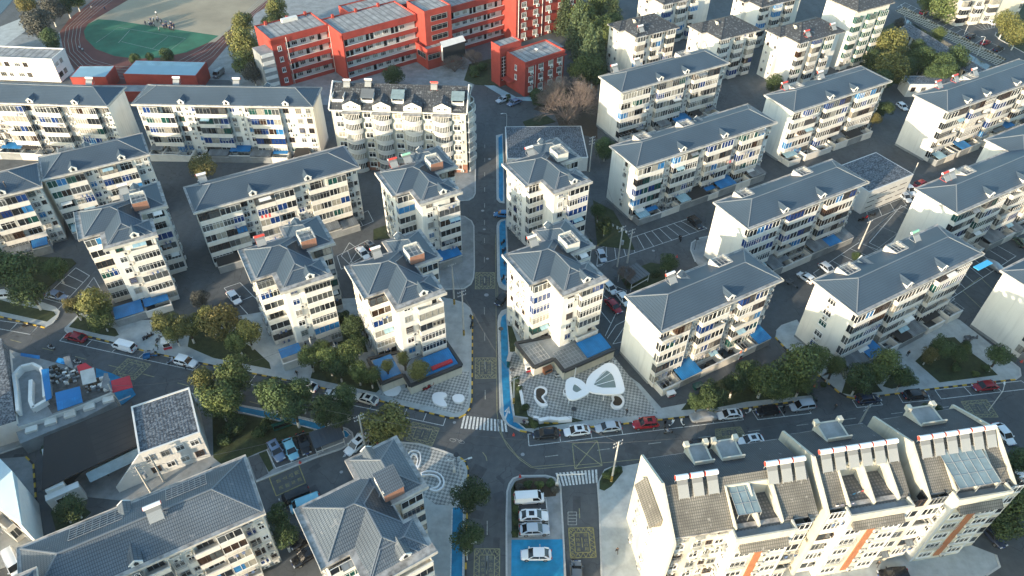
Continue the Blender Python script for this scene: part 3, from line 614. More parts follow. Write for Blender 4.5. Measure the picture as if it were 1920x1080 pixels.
def rack_mesh(i):
    k = 'rack%d' % i
    if k in CACHE: return CACHE[k]
    rng = random.Random(i); mb = MB()
    for x in (-1.2,0,1.2): mb.bar((x,0,0),(x,-.85,.05),.035,.035)
    for y in (-.35,-.6,-.85): mb.bar((-1.3,y,.04),(1.3,y,.04),.03,.03)
    if i:
        for j in range(3): x = rng.uniform(-1,.9); mb.box(x,x+.4,-.62,-.58,-.65,.02,rng.randint(1,2))
    CACHE[k] = mb.mesh('drying_rack', [M['frame_g'], mat('pale_cloth', (.55,.5,.5), .9), mat('blue_cloth', (.08,.14,.30), .9)]); return CACHE[k]
def hood_mesh(m):
    k = 'hood'+m
    if k in CACHE: return CACHE[k]
    mb = MB(); mb.add([(-.5,0,.3),(.5,0,.3),(.5,-.9,0),(-.5,-.9,0),(-.5,0,.26),(.5,0,.26),(.5,-.9,-.04),(-.5,-.9,-.04)], [(0,3,2,1),(4,5,6,7),(3,7,6,2),(0,4,7,3),(1,2,6,5)])
    CACHE[k] = mb.mesh('awning', M[m]); return CACHE[k]
def grille_mesh(w, h):
    k = ('gr', w, h)
    if k in CACHE: return CACHE[k]
    mb = MB(); d = .45
    for z in (0, h*.33, h*.66, h): mb.bar((-w/2,-d,z),(w/2,-d,z),.035,.035)
    for i in range(9): x = -w/2+w*i/8; mb.bar((x,-d,0),(x,-d,h),.03,.03)
    for x in (-w/2, w/2):
        for z in (0, h): mb.bar((x,-d,z),(x,0,z),.035,.035)
    CACHE[k] = mb.mesh('window_grille', M['frame_g']); return CACHE[k]

GL = ['g_dark']*6 + ['g_grey']*4 + ['g_blue']*2 + ['g_curt']*3 + ['g_brown','g_teal','g_cyan']
def facade(T, o, ang, spec, z0, nf, fh, rng, floor0=0, far=False, bal_d=1.25, pm='parapet', cnt=None, gset=None):
    """o: local start point; ang: local direction in degrees; spec: list of (type, width)"""
    ca, sa = math.cos(R(ang)), math.sin(R(ang)); u = 0; gs = gset or GL
    for typ, w in spec:
        c = u + w/2; u += w
        if typ == '-': continue
        fr0 = rng.choice(FR)
        for f in range(floor0, nf):
            z = z0 + f*fh; x, y = o[0]+ca*c, o[1]+sa*c
            fr = rng.choice(FR); g1 = rng.choice(gs); g2 = g1 if rng.random() < .6 else rng.choice(gs)
            def P(name, me, dx=0, dz=0, dy=0, par=T, sc=None):
                return put(name, me, par, (x+ca*dx, y+sa*dx, z+dz), R(ang), sc)
            if typ == 'B':
                bw = round(w-.1, 2); b = P('balcony', balcony_mesh(bw, bal_d, .9, pm))
                if rng.random() < .88:
                    put('balcony_glazing', glazing_mesh(bw, bal_d, .9, fh-.13, fr if fr != 'frame_d' or rng.random() < .5 else 'frame_w', g1, g2, rng.choice([.7,.95,1.2]) ), b, (0,0,0))
                else:
                    put('balcony_door', window_mesh(round(bw*.7,2), 2.1, fr, 'g_dark', 3, False), b, (0,0,.1))
                if not far and rng.random() < .22: put('drying_rack', rack_mesh(rng.randint(0,3)), b, (0,-bal_d,.8))
                if not far and rng.random() < .2: put('awning', hood_mesh(rng.choice(['sheet_c','sheet_g','trim'])), b, (rng.uniform(-.2,.2)*bw,-bal_d,fh-.5), 0, (bw*.5,1,1))
            elif typ == 'D':     # two balconies side by side sharing a party wall
                for s in (-1, 1):
                    bw = round(w/2-.06, 2); b = P('balcony', balcony_mesh(bw, bal_d, .9, pm), dx=s*w/4)
                    if rng.random() < .9: put('balcony_glazing', glazing_mesh(bw, bal_d, .9, fh-.13, rng.choice(['frame_w','frame_w','frame_w','frame_d','frame_g']), g1 if s < 0 else g2, rng.choice(gs), rng.choice([.7,.95,1.2])), b)
                    else: put('balcony_door', window_mesh(round(bw*.7,2), 2.1, fr, 'g_dark', 3, False), b, (0,0,.1))
                    if not far and rng.random() < .16: put('drying_rack', rack_mesh(rng.randint(0,3)), b, (0,-bal_d,.8))
                    if not far and rng.random() < .10: put('awning', hood_mesh(rng.choice(['sheet_c','sheet_g','trim'])), b, (0,-bal_d,fh-.5), 0, (bw*.6,1,1))
            elif typ in ('w','W','s'):
                ww = {'w':1.3,'W':1.8,'s':.8}[typ]; wh = 1.35 if typ != 's' else .9
                P('window', window_mesh(ww, wh, fr, g1 if typ != 's' else 'g_dark', 2 if typ != 'W' else 3), dz=1.0 if typ != 's' else 1.3)
                if not far and rng.random() < .72: P('air_conditioner', ac_mesh(), dx=ww/2+.25 if w > 2.4 else 0, dz=.15)
                if not far and rng.random() < .28: P('window_grille', grille_mesh(ww, wh), dz=1.0 if typ != 's' else 1.3)
            elif typ == 'a': P('air_conditioner', ac_mesh(), dz=.6)

def hip(mb, u0, u1, v0, v1, z, s=.5, ridge=None, gable=(), mi=0, mr=None):
    """hip roof on a rectangle; ridge MB gets the caps"""
    W, D = u1-u0, v1-v0
    if W >= D:
        r = D/2; zr = z + r*s; a = (u0 + (0 if 'l' in gable else r), (v0+v1)/2, zr); b = (u1 - (0 if 'r' in gable else r), (v0+v1)/2, zr)
        vs = [(u0,v0,z),(u1,v0,z),(u1,v1,z),(u0,v1,z),a,b]; fs = [(0,1,5,4),(1,2,5),(2,3,4,5),(3,0,4),(0,3,2,1)]
        lines_ = [(vs[0],a),(vs[3],a),(vs[1],b),(vs[2],b),(a,b)]
    else:
        r = W/2; zr = z + r*s; a = ((u0+u1)/2, v0 + (0 if 'f' in gable else r), zr); b = ((u0+u1)/2, v1 - (0 if 'b' in gable else r), zr)
        vs = [(u0,v0,z),(u1,v0,z),(u1,v1,z),(u0,v1,z),a,b]; fs = [(0,1,4),(1,2,5,4),(2,3,5),(3,0,4,5),(0,3,2,1)]
        lines_ = [(vs[0],a),(vs[1],a),(vs[2],b),(vs[3],b),(a,b)]
    mb.add(vs, fs, mi)
    if ridge is not None:
        for p, q in lines_:
            if (Vector(p)-Vector(q)).length > .3: ridge.bar(Vector(p)+Vector((0,0,.04)), Vector(q)+Vector((0,0,.04)), .17, .14)
    return zr
def dormer(T, u, v, z, front=1, w=1.5, h=1.35, slope=.5, tm='tiles', m='trim'):
    """small gabled dormer; v is where its face stands, roof at height z there"""
    d = empty_child('dormer', T, (u, v, z), 0 if front > 0 else math.pi)
    k = h*.55; mb = MB(); L = (h)/slope
    mb.add([(-w/2,0,-.1),(w/2,0,-.1),(w/2,0,k),(0,0,h),(-w/2,0,k),(-w/2,k/slope,k),(w/2,k/slope,k),(0,L,h)], [(0,1,2,3,4),(0,4,5),(1,6,2)], 0)
    for s in (-1, 1): mb.bar((s*w/2*1.12,-.1,k-.05),(0,-.1,h+.02),.16,.12,0)
    mb.build('dormer_face', M[m], d)
    mb = MB(); e = .12
    for s in (-1, 1):
        mb.add([(s*(w/2+e),-.18,k-.05),(0,-.18,h+.06),(0,L+.2,h+.06),(s*(w/2+e),k/slope+.1,k-.05)], [(0,1,2,3) if s < 0 else (3,2,1,0)], 0)
    mb.build('dormer_roof', M[tm], d)
    mb = MB(); mb.add([(-.28,-.03,.12),(.28,-.03,.12),(.28,-.03,k*.85),(0,-.03,k+.18),(-.28,-.03,k*.85)], [(0,1,2,3,4)]); mb.build('vent_opening', M['g_dark'], d)
    return d
def empty_child(name, T, loc, rz=0.0):
    o = bpy.data.objects.new(name, None); COL.objects.link(o); o.location = loc; o.rotation_euler = (0,0,rz); o.parent = T; o.empty_display_size = .3; return o
def hatch(T, u, v, z, w=3.4, slope=.5, back=1, brick='parapet'):
    """walled roof terrace cut into the slope with open frame"""
    d = empty_child('roof_terrace', T, (u, v, z), math.pi if back > 0 else 0); mb = MB(); D = 2.6; h = D*slope+.15
    for s in (-1, 1):
        x = s*w/2; t = .18
        mb.add([(x,0,-.05),(x,D,-.05),(x,D,h),(x,0,h),(x-s*t,0,-.05),(x-s*t,D,-.05),(x-s*t,D,h),(x-s*t,0,h)], [(0,1,2,3) if s>0 else (3,2,1,0),(7,6,5,4) if s>0 else (4,5,6,7),(3,2,6,7),(0,3,7,4),(1,5,6,2)], 0)
    mb.box(-w/2, w/2, -.1, .1, -.05, h*.8, 0); mb.box(-w/2, w/2, D, D+.15, 0, h+.1, 0); mb.build('terrace_wall', M[brick], d)
    mb = MB(); mb.add([(-w/2+.19,.11,h*.3),(w/2-.19,.11,h*.3),(w/2-.19,D-.01,h*.3),(-w/2+.19,D-.01,h*.3)],[(0,1,2,3)]); mb.build('terrace_floor', M['court'], d)
    mb = MB()
    for i in range(5): x = -w/2+w*i/4; mb.bar((x,-.05,h+.15),(x,D+.1,h+.15),.07,.07)
    for i in range(4): y = D*i/3; mb.bar((-w/2,y,h+.15),(w/2,y,h+.15),.07,.07)
    mb.build('terrace_frame', M['grey'], d); return d

def yard(T, rng, u0, u1, v0, depth=3.6, sheets=True):
    """walled ground floor gardens and sheds in front of a block"""
    u = u0; n = 0
    while u < u1-3 and n < 9:
        w = min(rng.choice([3.4,4.2,5.0,5.6]), u1-u); n += 1; y = empty_child('garden_enclosure', T, (u, v0, 0)); mb = MB(); h = rng.choice([2.2,2.4,2.7]); k = rng.random()
        mb.box(0, w, -depth, -depth+.18, 0, h*.75); mb.box(0, .18, -depth+.18, 0, 0, h*.75); mb.box(w-.18, w-.002, -depth+.18, 0, 0, h*.75)
        mb.box(-.02, w+.02, -depth-.05, -depth+.23, h*.75, h*.75+.1, 1)
        mb.build('garden_wall', [M['court'] if k < .5 else M['parapet'], M['trim']], y)
        if k < .62:
            s = MB(); dd = depth if k < .4 else depth*.6; z = h; s.add([(.1,-dd-.2,z),(w-.15,-dd-.2,z),(w-.15,-.02,z+.45),(.1,-.02,z+.45),(.1,-dd-.2,z-.08),(w-.15,-dd-.2,z-.08),(w-.15,-.02,z+.37),(.1,-.02,z+.37)], [(0,1,2,3),(7,6,5,4),(0,4,5,1),(1,5,6,2),(0,3,7,4)])
            s.build('sheet_roof', M[rng.choice(['sheet_b','sheet_b','sheet_c','sheet_g','sheet_g','sheet_k'])], y)
        else:
            s = MB()
            for i in range(rng.randint(5, 9)):
                a, b, c = rng.uniform(.4,w-.8), rng.uniform(-depth+.4,-.6), rng.uniform(.2,.5); s.box(a, a+c*1.4, b, b+c, 0, rng.uniform(.3,1.3), rng.randint(0,2))
            s.build('stored_clutter', [M['court'], M['grey'], M['soil']], y)
            if rng.random() < .6:
                s = MB()
                for i in range(5): s.bar((w*i/4*.96+.05,-depth,h),(w*i/4*.96+.05,0,h+.2),.06,.06)
                for i in range(3): s.bar((.05,-depth*i/2,h+.05),(w-.1,-depth*i/2,h+.05),.06,.06)
                s.build('pergola_frame', M['frame_g'], y)
        u += w + (0.02 if rng.random() < .7 else rng.uniform(.8,2))

HEAT = {}
def heater(x, y, z, rz, tank='tank', label='', group=None, stand=True, s=1.0, n=1):
    t = empty('solar_water_heater', (x, y, z), rz, label, 'solar heater', group); t.scale = s if isinstance(s, tuple) else (s, s, s)
    k = ('h', tank)
    if k not in HEAT:
        a = MB(); a.add([(-.85,-.9,.15),(.85,-.9,.15),(.85,.35,1.35),(-.85,.35,1.35),(-.85,-.86,.07),(.85,-.86,.07),(.85,.39,1.27),(-.85,.39,1.27)], [(0,1,2,3),(7,6,5,4),(0,4,5,1),(1,5,6,2),(2,6,7,3),(3,7,4,0)])
        b = MB(); b.tube((-1.0,.55,1.5),(1.0,.55,1.5),.27,n=12)
        b.tube((-1.0,.55,1.5),(-1.04,.55,1.5),.24,n=12,mi=1); b.tube((1.0,.55,1.5),(1.04,.55,1.5),.24,n=12,mi=1)
        c = MB()
        for q in (-.8,.8): c.bar((q,-.95,.05),(q,.4,1.3),.06,.06); c.bar((q,.7,0),(q,.6,1.4),.06,.06); c.bar((q,-.95,.03),(q,.7,.03),.06,.06)
        HEAT[k] = (a.mesh('collector', M['tube_g']), b.mesh('water_tank', [M[tank], M['tank_r'] if tank == 'tank' else M['tank']]), c.mesh('stand', M['tank_r'] if tank == 'tank_r' else M['grey']))
    a, b, c = HEAT[k]; put('collector', a, t); put('water_tank', b, t); put('stand', c, t); return t

ROOF_EMPTIES = []
def block(px, z, L, ang=30, W=11.0, nf=5, fh=2.85, label='', group=None, world=None, spec=None, seed=0, dorm=(), hat=(), bdorm=(), leftwin=None, rightwin=None, tm='tiles', far=False, gable=(), anchor='LF', yards=True, floor0=0, det=True, wallm='white', yd=3.6):
    """slab apartment block under a hipped tile roof. px: pixel of the eave corner named by anchor."""
    rng = random.Random(seed); p = Vector(world) if world else at(px[0], px[1], z); a = R(ang)
    if anchor == 'RF': p = p - Vector((math.cos(a), math.sin(a), 0))*L
    if anchor == 'LB': p = p + Vector((math.sin(a), -math.cos(a), 0))*W
    T = empty('apartment_block', (p.x, p.y, 0), a, label, 'apartment block', group)
    vf = 1.35; e = .55
    mb = MB(); mb.box(e, L-e, vf, W-e, 0, z-.45); mb.box(e-.03, L-e+.03, vf-.03, W-e+.03, 0, .6, 1); mb.build('wall', [M[wallm], M['court']], T)
    mb = MB(); mb.box(.05, L-.05, .25, W-.05, z-.45, z-.22, 0); mb.box(0, L, .2, W, z-.22, z+.02, 0); mb.box(-.06, L+.06, .12, .2, z-.3, z+.1, 1); mb.box(-.06, 0, .2, W, z-.3, z+.1, 1); mb.box(L, L+.06, .2, W, z-.3, z+.1, 1); mb.box(-.06, L+.06, W, W+.06, z-.3, z+.1, 1)
    mb.build('gutter', [M['gutter'], M['eave']], T)
    mb = MB(); rd = MB(); hip(mb, .35, L-.35, .75, W-.35, z, .5, rd, gable); mb.build('roof', M[tm], T); rd.build('ridge_cap', M['ridge'], T)
    if det:
        if spec is None:
            spec = []; rem = L-2*e; n = max(1, int(rem//9.2)); un = rem/n
            for i in range(n): spec += [('D', un-2.9), ('w', 1.6), ('s', 1.3)] if i % 2 == 0 else [('D', un-3.1), ('w', 1.8), ('s', 1.3)]
        facade(T, (e, vf), 0, spec, .5, nf, fh, rng, floor0, far)
        for k in range(1, int(L//9)+1):
            q = MB(); uu = min(L-e-.3, k*9.1); q.tube((uu,vf-.1,.2),(uu,vf-.1,z-.5),.06,n=5); q.build('drainpipe', M['trim'], T)
    if leftwin: facade(T, (e, W-e), -90, leftwin, .5, nf, fh, rng, 0, far)
    if rightwin: facade(T, (L-e, vf), 90, rightwin, .5, nf, fh, rng, 0, far)
    for u in dorm: dormer(T, u, .8, z+.02, 1, tm=tm)
    for u in bdorm: dormer(T, u, W-.45, z+.02, -1, tm=tm)
    for u in hat: hatch(T, u, W-.6, z+.02)
    if yards: yard(T, rng, 1, L-1, vf, yd)
    return T
def on_block(T, u, v, z): 
    a = T.rotation_euler.z; return Vector((T.location.x+math.cos(a)*u-math.sin(a)*v, T.location.y+math.sin(a)*u+math.cos(a)*v, z))

def tower(p, z, ang=30, nf=6, fh=2.75, label='', group=None, seed=0, tm='tiles', shop=None, brick=True, floor0=0, wingterrace=True):
    """stepped point block: local origin is the front corner of the middle wing at eave height"""
    rng = random.Random(seed); T = empty('apartment_tower', (p.x, p.y, 0), R(ang), label, 'apartment tower', group)
    rects = [(-4.3,7.0,4.7,14.2),(-.5,7.0,-.6,9),(3.0,8.8,-.9,4.9),(4.5,12.2,8.2,17.8)]
    mb = MB()
    for i, (a,b,c,d) in enumerate(rects): mb.box(a+.5-.002*i, b-.5+.002*i, c+.5+(.6 if i == 2 else 0)-.002*i, d-.5+.002*i, 0, z-.4-.003*i)
    mb.build('wall', M['white'], T)
    mb = MB()
    for i, (a,b,c,d) in enumerate(rects): mb.box(a-.25-.003*i, b+.25+.003*i, c-.25-.003*i, d+.25+.003*i, z-.45-.004*i, z-.02+.004*i, 0)
    mb.box(-.5-.3,9.1,-1.25,-1.16,z-.5,z+.12,1) ; mb.box(-4.65,-4.56,4.4,14.5,z-.5,z+.12,1); mb.box(4.2,12.5,7.86,7.95,z-.5,z+.12,1)
    mb.build('gutter', [M['gutter'], M['eave']], T)
    mb = MB(); rd = MB(); s = .5
    hip(mb, -3.5, 7.0, 4.9, 14.0, z, s, rd); hip(mb, .15, 7.0, .1, 12.5, z, s, rd); hip(mb, .5, 8.4, .12, 4.6, z-.01, s, rd); hip(mb, 4.9, 11.8, 8.7, 17.6, z, s, rd)
    mb.build('roof', M[tm], T); rd.build('ridge_cap', M['ridge'], T)
    dormer(T, 5.2, .1, z, 1, w=1.5, h=1.3, tm=tm)
    dormer(T, 7.5, 17.6, z, -1, w=1.5, h=1.3, tm=tm)
    # walled roof terrace between the wings
    d = empty_child('roof_terrace', T, (6.3, 8.6, z), R(0)); mb = MB(); mb.box(0,2.9,0,.15,.2,2.0); mb.build('terrace_front_wall', M['brick' if brick else 'parapet'], d)
    mb = MB(); mb.box(0,.15,.15,3.2,.2,2.3); mb.box(2.75,2.9,.15,3.2,.2,2.0); mb.box(.15,2.75,3.05,3.2,.2,2.6); mb.build('terrace_wall', M['parapet'], d)
    mb = MB(); mb.box(.15,2.75,.15,3.05,.2,1.5); mb.build('terrace_floor', M['court'], d)
    if tm == 'tiles_n': mb = MB(); mb.add([(-.1,-.2,2.1),(3.0,-.2,2.1),(3.0,3.3,3.0),(-.1,3.3,3.0)], [(0,1,2,3)]); mb.build('terrace_roof', M[tm], d)
    else:
        mb = MB()
        for i in range(4): mb.bar((2.9*i/3,0,2.1),(2.9*i/3,3.2,2.4),.08,.08); mb.bar((0,3.2*i/3,2.15+.1*i),(2.9,3.2*i/3,2.1+.1*i),.08,.08)
        mb.build('terrace_frame', M['grey'], d)
    facade(T, (-4.3+.5, 5.2), 0, [('B', 3.9)], .3, nf, fh, rng, floor0)
    facade(T, (0, -.1), 0, [('-', .4), ('w', 2.6)], .3, nf, fh, rng, floor0)
    facade(T, (3.4, .2), 0, [('B', 5.0)], .3, nf, fh, rng, floor0, bal_d=1.3)
    facade(T, (8.1, 8.7), 0, [('B', 3.4)], .3, nf, fh, rng, floor0, bal_d=1.0)
    facade(T, (-3.8, 13.8), -90, [('-', 1.2), ('s', 1.6), ('w', 2.8), ('s', 1.8)], .3, nf, fh, rng, floor0)
    facade(T, (8.3+.002, .6), 90, [('s', 1.6), ('-', 1.5)], .3, nf, fh, rng, floor0)
    facade(T, (11.7, 8.9), 90, [('-', .6), ('w', 2.5), ('s', 2), ('w', 2.5)], .3, nf, fh, rng, floor0)
    if shop:      # single storey shops wrapped round the foot
        s = empty_child('shop_extension', T, (0,0,0)); h = 2.5; mb = MB(); pts = shop
        mb.prism(pts, 0, h, 0, 1); mb.build('shop_wall', [M['cream'], M['court']], s)
        mb = MB(); n = len(pts)
        for i in range(n):
            a, b = pts[i], pts[(i+1) % n]; mb.bar((a[0],a[1],h+.15),(b[0],b[1],h+.1), .6, .5, 0)
        mb.build('dark_fascia', M['dark'], s)
    return T

def flat_building(name, px, z, L, W, ang, label, cat, wm='white', rm='slabs', anchor='LF', par=.6, win=None, nf=2, fh=3.3, seed=1, z0=.4, sides=True, group=None, far=True):
    rng = random.Random(seed); p = at(px[0], px[1], z); a = R(ang)
    if anchor == 'RF': p = p - Vector((math.cos(a), math.sin(a), 0))*L
    T = empty(name, (p.x, p.y, 0), a, label, cat, group); mb = MB(); mb.box(0, L, 0, W, 0, z-par); mb.build('wall', M[wm], T)
    mb = MB(); mb.box(-.05, L+.05, -.05, .22, z-par, z); mb.box(-.05, L+.05, W-.22, W+.05, z-par, z); mb.box(-.05, .22, .22, W-.22, z-par, z); mb.box(L-.22, L+.05, .22, W-.22, z-par, z); mb.build('roof_parapet', M[wm], T)
    mb = MB(); mb.box(.22, L-.22, .22, W-.22, z-par, z-par+.12); mb.build('roof', M[rm], T)
    if win: facade(T, (0,0), 0, win, z0, nf, fh, rng, 0, far, gset=['g_dark','g_grey','g_curt'])
    if win and sides: facade(T, (L,0), 90, win[:max(1,int(len(win)*W/L))], z0, nf, fh, rng, 0, far, gset=['g_dark','g_grey','g_curt'])
    return T

# ------------------------------------------------------------------ buildings
GA = 'slab apartment blocks with slate blue hipped roofs'
EZ = 15.2
B = {}
B[1] = block((1166.7,175), EZ, 37.7, label='apartment block right of the bare brown tree, roof plain slate', group=GA, seed=1, dorm=(13.5,22.5), hat=(27.5,), bdorm=(), yd=3.4)
B[2] = block((1195,316.7), EZ, 43.5, label='longest slate roofed block, between the slender crossarm pole and the bare tree block', group=GA, seed=2, dorm=(14,27), hat=(8,21), bdorm=(26,), leftwin=[('-',5.2),('s',1.4)] )
B[3] = block((1490.7,212.3), EZ, 36.8, label='apartment block below the big olive trees, red heater on its left roof end', group=GA, seed=3, dorm=(14,23), hat=(9,), bdorm=(20,))
B[4] = block((1780,211.7), EZ, 46, label='apartment block at the upper right edge with three solar heaters on its roof', group=GA, seed=4, dorm=(9,17,30), hat=(20,), bdorm=())
B[5] = block((1405,431.7), EZ, 35.8, label='apartment block behind the empty parking bays, glazed roof frame on its back slope', group=GA, seed=5, dorm=(11,22), hat=(6.5,24))
B[6] = block((1610,593.3), EZ, 36.1, label='apartment block with four stair windows on its white gable, between the two side roads', group=GA, seed=6, dorm=(14.5,24.5), hat=(7,20.5), bdorm=(12.5,), leftwin=[('-',3.4),('W',2.2)])
B[7] = block((1241.7,626.7), EZ, 29.0, label='apartment block whose tall blank gable stands beside the checkered plaza canopy', group=GA, seed=7, dorm=(16.5,), hat=(21,), bdorm=(12.5,))
B[8] = block((1798,403), EZ, 42, label='apartment block cut by the right edge, twin pink and blue heaters on its back slope', group=GA, seed=8, dorm=(12,24), hat=(14,))
B[9] = block((0,0), EZ, 40, world=(119.5,144,0), label='apartment block at the right edge above the twin pink and blue heaters', group=GA, seed=9)
gp = at(1868,607,0); B[10] = block((0,0), EZ, 38, world=(gp.x-1.2, gp.y-10.2, 0), label='white gabled block at the right edge beside the red car', group=GA, seed=10)
GB = 'slate roofed blocks on the left side'
B[11] = block((200,201), EZ, 48, ang=-2, label='long block at the upper left, showing its grey white right gable', group=GB, seed=11, anchor='RF', dorm=(14.5,28,39.5), bdorm=(), hat=())
B[12] = block((245,196.7), EZ, 46.1, ang=0, label='long block facing straight on, three small dormers, below the blue sheds', group=GB, seed=12, dorm=(12.5,24,39), bdorm=(32,),
   spec=[('w',1.9),('D',7.6),('w',2.2),('s',2.0),('w',1.6),('D',7.8),('w',2.3),('s',2.0),('w',1.5),('D',7.8),('w',2.6),('-',.6),('w',2.6),('w',2.4)])
B[13] = block((363.3,401.7), EZ, 36.3, label='long two dormer block behind the pair of towers left of the main road', group=GB, seed=13, dorm=(12.5,24.5), hat=(), bdorm=(4,))
B[14] = block((281,290.6), EZ, 22.3, label='short block with two dormers, left of the blue tarpaulin yard and round autumn tree', group=GB, seed=14, anchor='RF', dorm=(6.5,16.5), bdorm=(10,), hat=(6,))
B[15] = block((79,351), EZ, 34, label='block cut by the left edge with a person repairing its roof dormer', group=GB, seed=15, anchor='RF', dorm=(26.5,), hat=())
B[16] = block((498,965), EZ, 29.8, label='nearest slate roof at the lower left with two grids of skylight tiles', group=GB, seed=16, anchor='RF', dorm=(13.4,), bdorm=(13.3,), tm='tiles_n', yards=False)
for (u, v, w) in ((18.6,8.9,5.4),(6.4,8.9,6.6)):
    m_ = MB(); zz = EZ+(11-.35-v)*.5+.12; L_ = 2.6
    for i in range(8): x = u+w*i/7; m_.bar((x,v-1.3,zz+.65),(x,v+1.5,zz-.75),.06,.06)
    for i in range(6): y = v-1.3+2.8*i/5; m_.bar((u,y,zz+.65-(y-v+1.3)*.5),(u+w,y,zz+.65-(y-v+1.3)*.5),.06,.06)
    m_.build('snow_grid', M['grey'], B[16])
GT = 'stepped six storey towers with complex slate roofs'
TZ = 17.1
def tp(x, y): return at(x, y, TZ)
shopC = [(-7.0,4.8),(-7.0,-2.3),(-2.6,-2.3),(-2.6,-5.9),(9.0,-5.9),(9.0,0.6)]
TC = tower(tp(1056.5,547.1), TZ, 30.5, label='tower beside the checkered plaza, a dark edged shop roof round its foot', group=GT, seed=21, shop=shopC, brick=False)
TD = tower(tp(1039.5,357.5), TZ, 31, label='tower right of the main road in front of the broad mottled tile roof', group=GT, seed=22, brick=False)
TF = tower(tp(745,572.5), TZ, 30, label='tower left of the road junction with blue shop roofs at its foot', group=GT, seed=23, shop=[(-6.0,3.6),(-6.0,-3.3),(-1.6,-3.3),(-1.6,-6.3),(8.9,-6.3),(8.9,.6)])
TG = tower(tp(530,540), TZ, 29.5, label='tower right of the olive trees with a red water heater on its back roof', group=GT, seed=24)
TH = tower(tp(200,460.5), TZ, 29.5, label='leftmost sunlit tower behind the parking bays with playground patterned shed roofs', group=GT, seed=25)
TI = tower(at(789.5,377,TZ), TZ, 30, label='tower on the left kerb of the main road with brown glazed balconies', group=GT, seed=26)
uE = Vector((math.cos(R(33)), math.sin(R(33)), 0)); oE = at(556.6,954.5,TZ) - Vector((-math.sin(R(33)), math.cos(R(33)), 0))*14.2 + uE*4.2
TE = tower(oE, TZ, 33, label='nearest tower at the bottom with the largest stepped slate roof, beside the plaza ring benches', group=GT, seed=27, tm='tiles_n')
# blue and grey sheds of the plaza tower
def shed_roof(T, pts, z0, z1, m, name='sheet_roof'):
    mb = MB(); (x0,y0),(x1,y1) = pts; mb.add([(x0,y0,z0),(x1,y0,z0),(x1,y1,z1),(x0,y1,z1),(x0,y0,z0-.08),(x1,y0,z0-.08),(x1,y1,z1-.08),(x0,y1,z1-.08)], [(0,1,2,3),(7,6,5,4),(0,4,5,1),(1,5,6,2),(2,6,7,3),(3,7,4,0)])
    return mb.build(name, M[m], T)
def pergola(T, x0, x1, y0, y1, z, n, k, m='frame_g'):
    mb = MB()
    for i in range(n+1): mb.bar((x0+(x1-x0)*i/n,y0,z),(x0+(x1-x0)*i/n,y1,z),.06,.06)
    for i in range(k+1): mb.bar((x0,y0+(y1-y0)*i/k,z+.05),(x1,y0+(y1-y0)*i/k,z+.05),.06,.06)
    return mb.build('pergola_frame', M[m], T)
shed_roof(TC, ((3.0,-5.4),(8.6,-1.4)), 2.9, 3.3, 'sheet_b'); pergola(TC, -2.2, 2.8, -5.4, -1.2, 3.0, 7, 5); pergola(TC, -6.6, -3.2, -1.9, 2.8, 3.0, 5, 4)
shed_roof(TF, ((1.6,-5.8),(8.4,-1.6)), 2.9, 3.3, 'sheet_b'); shed_roof(TF, ((-5.6,-2.9),(-1.9,2.2)), 2.9, 3.3, 'sheet_b'); mb = MB(); mb.box(3.4,7.6,-5.3,-4.5,3.05,3.4); mb.build('red_signboard', M['sheet_r'], TF)
for T_, nm in ((TH, 0), (TG, 1), (TD, 2), (TI, 3)): yard(T_, random.Random(50+nm), -4, 9, -.4 if nm else -.6, 3.2)

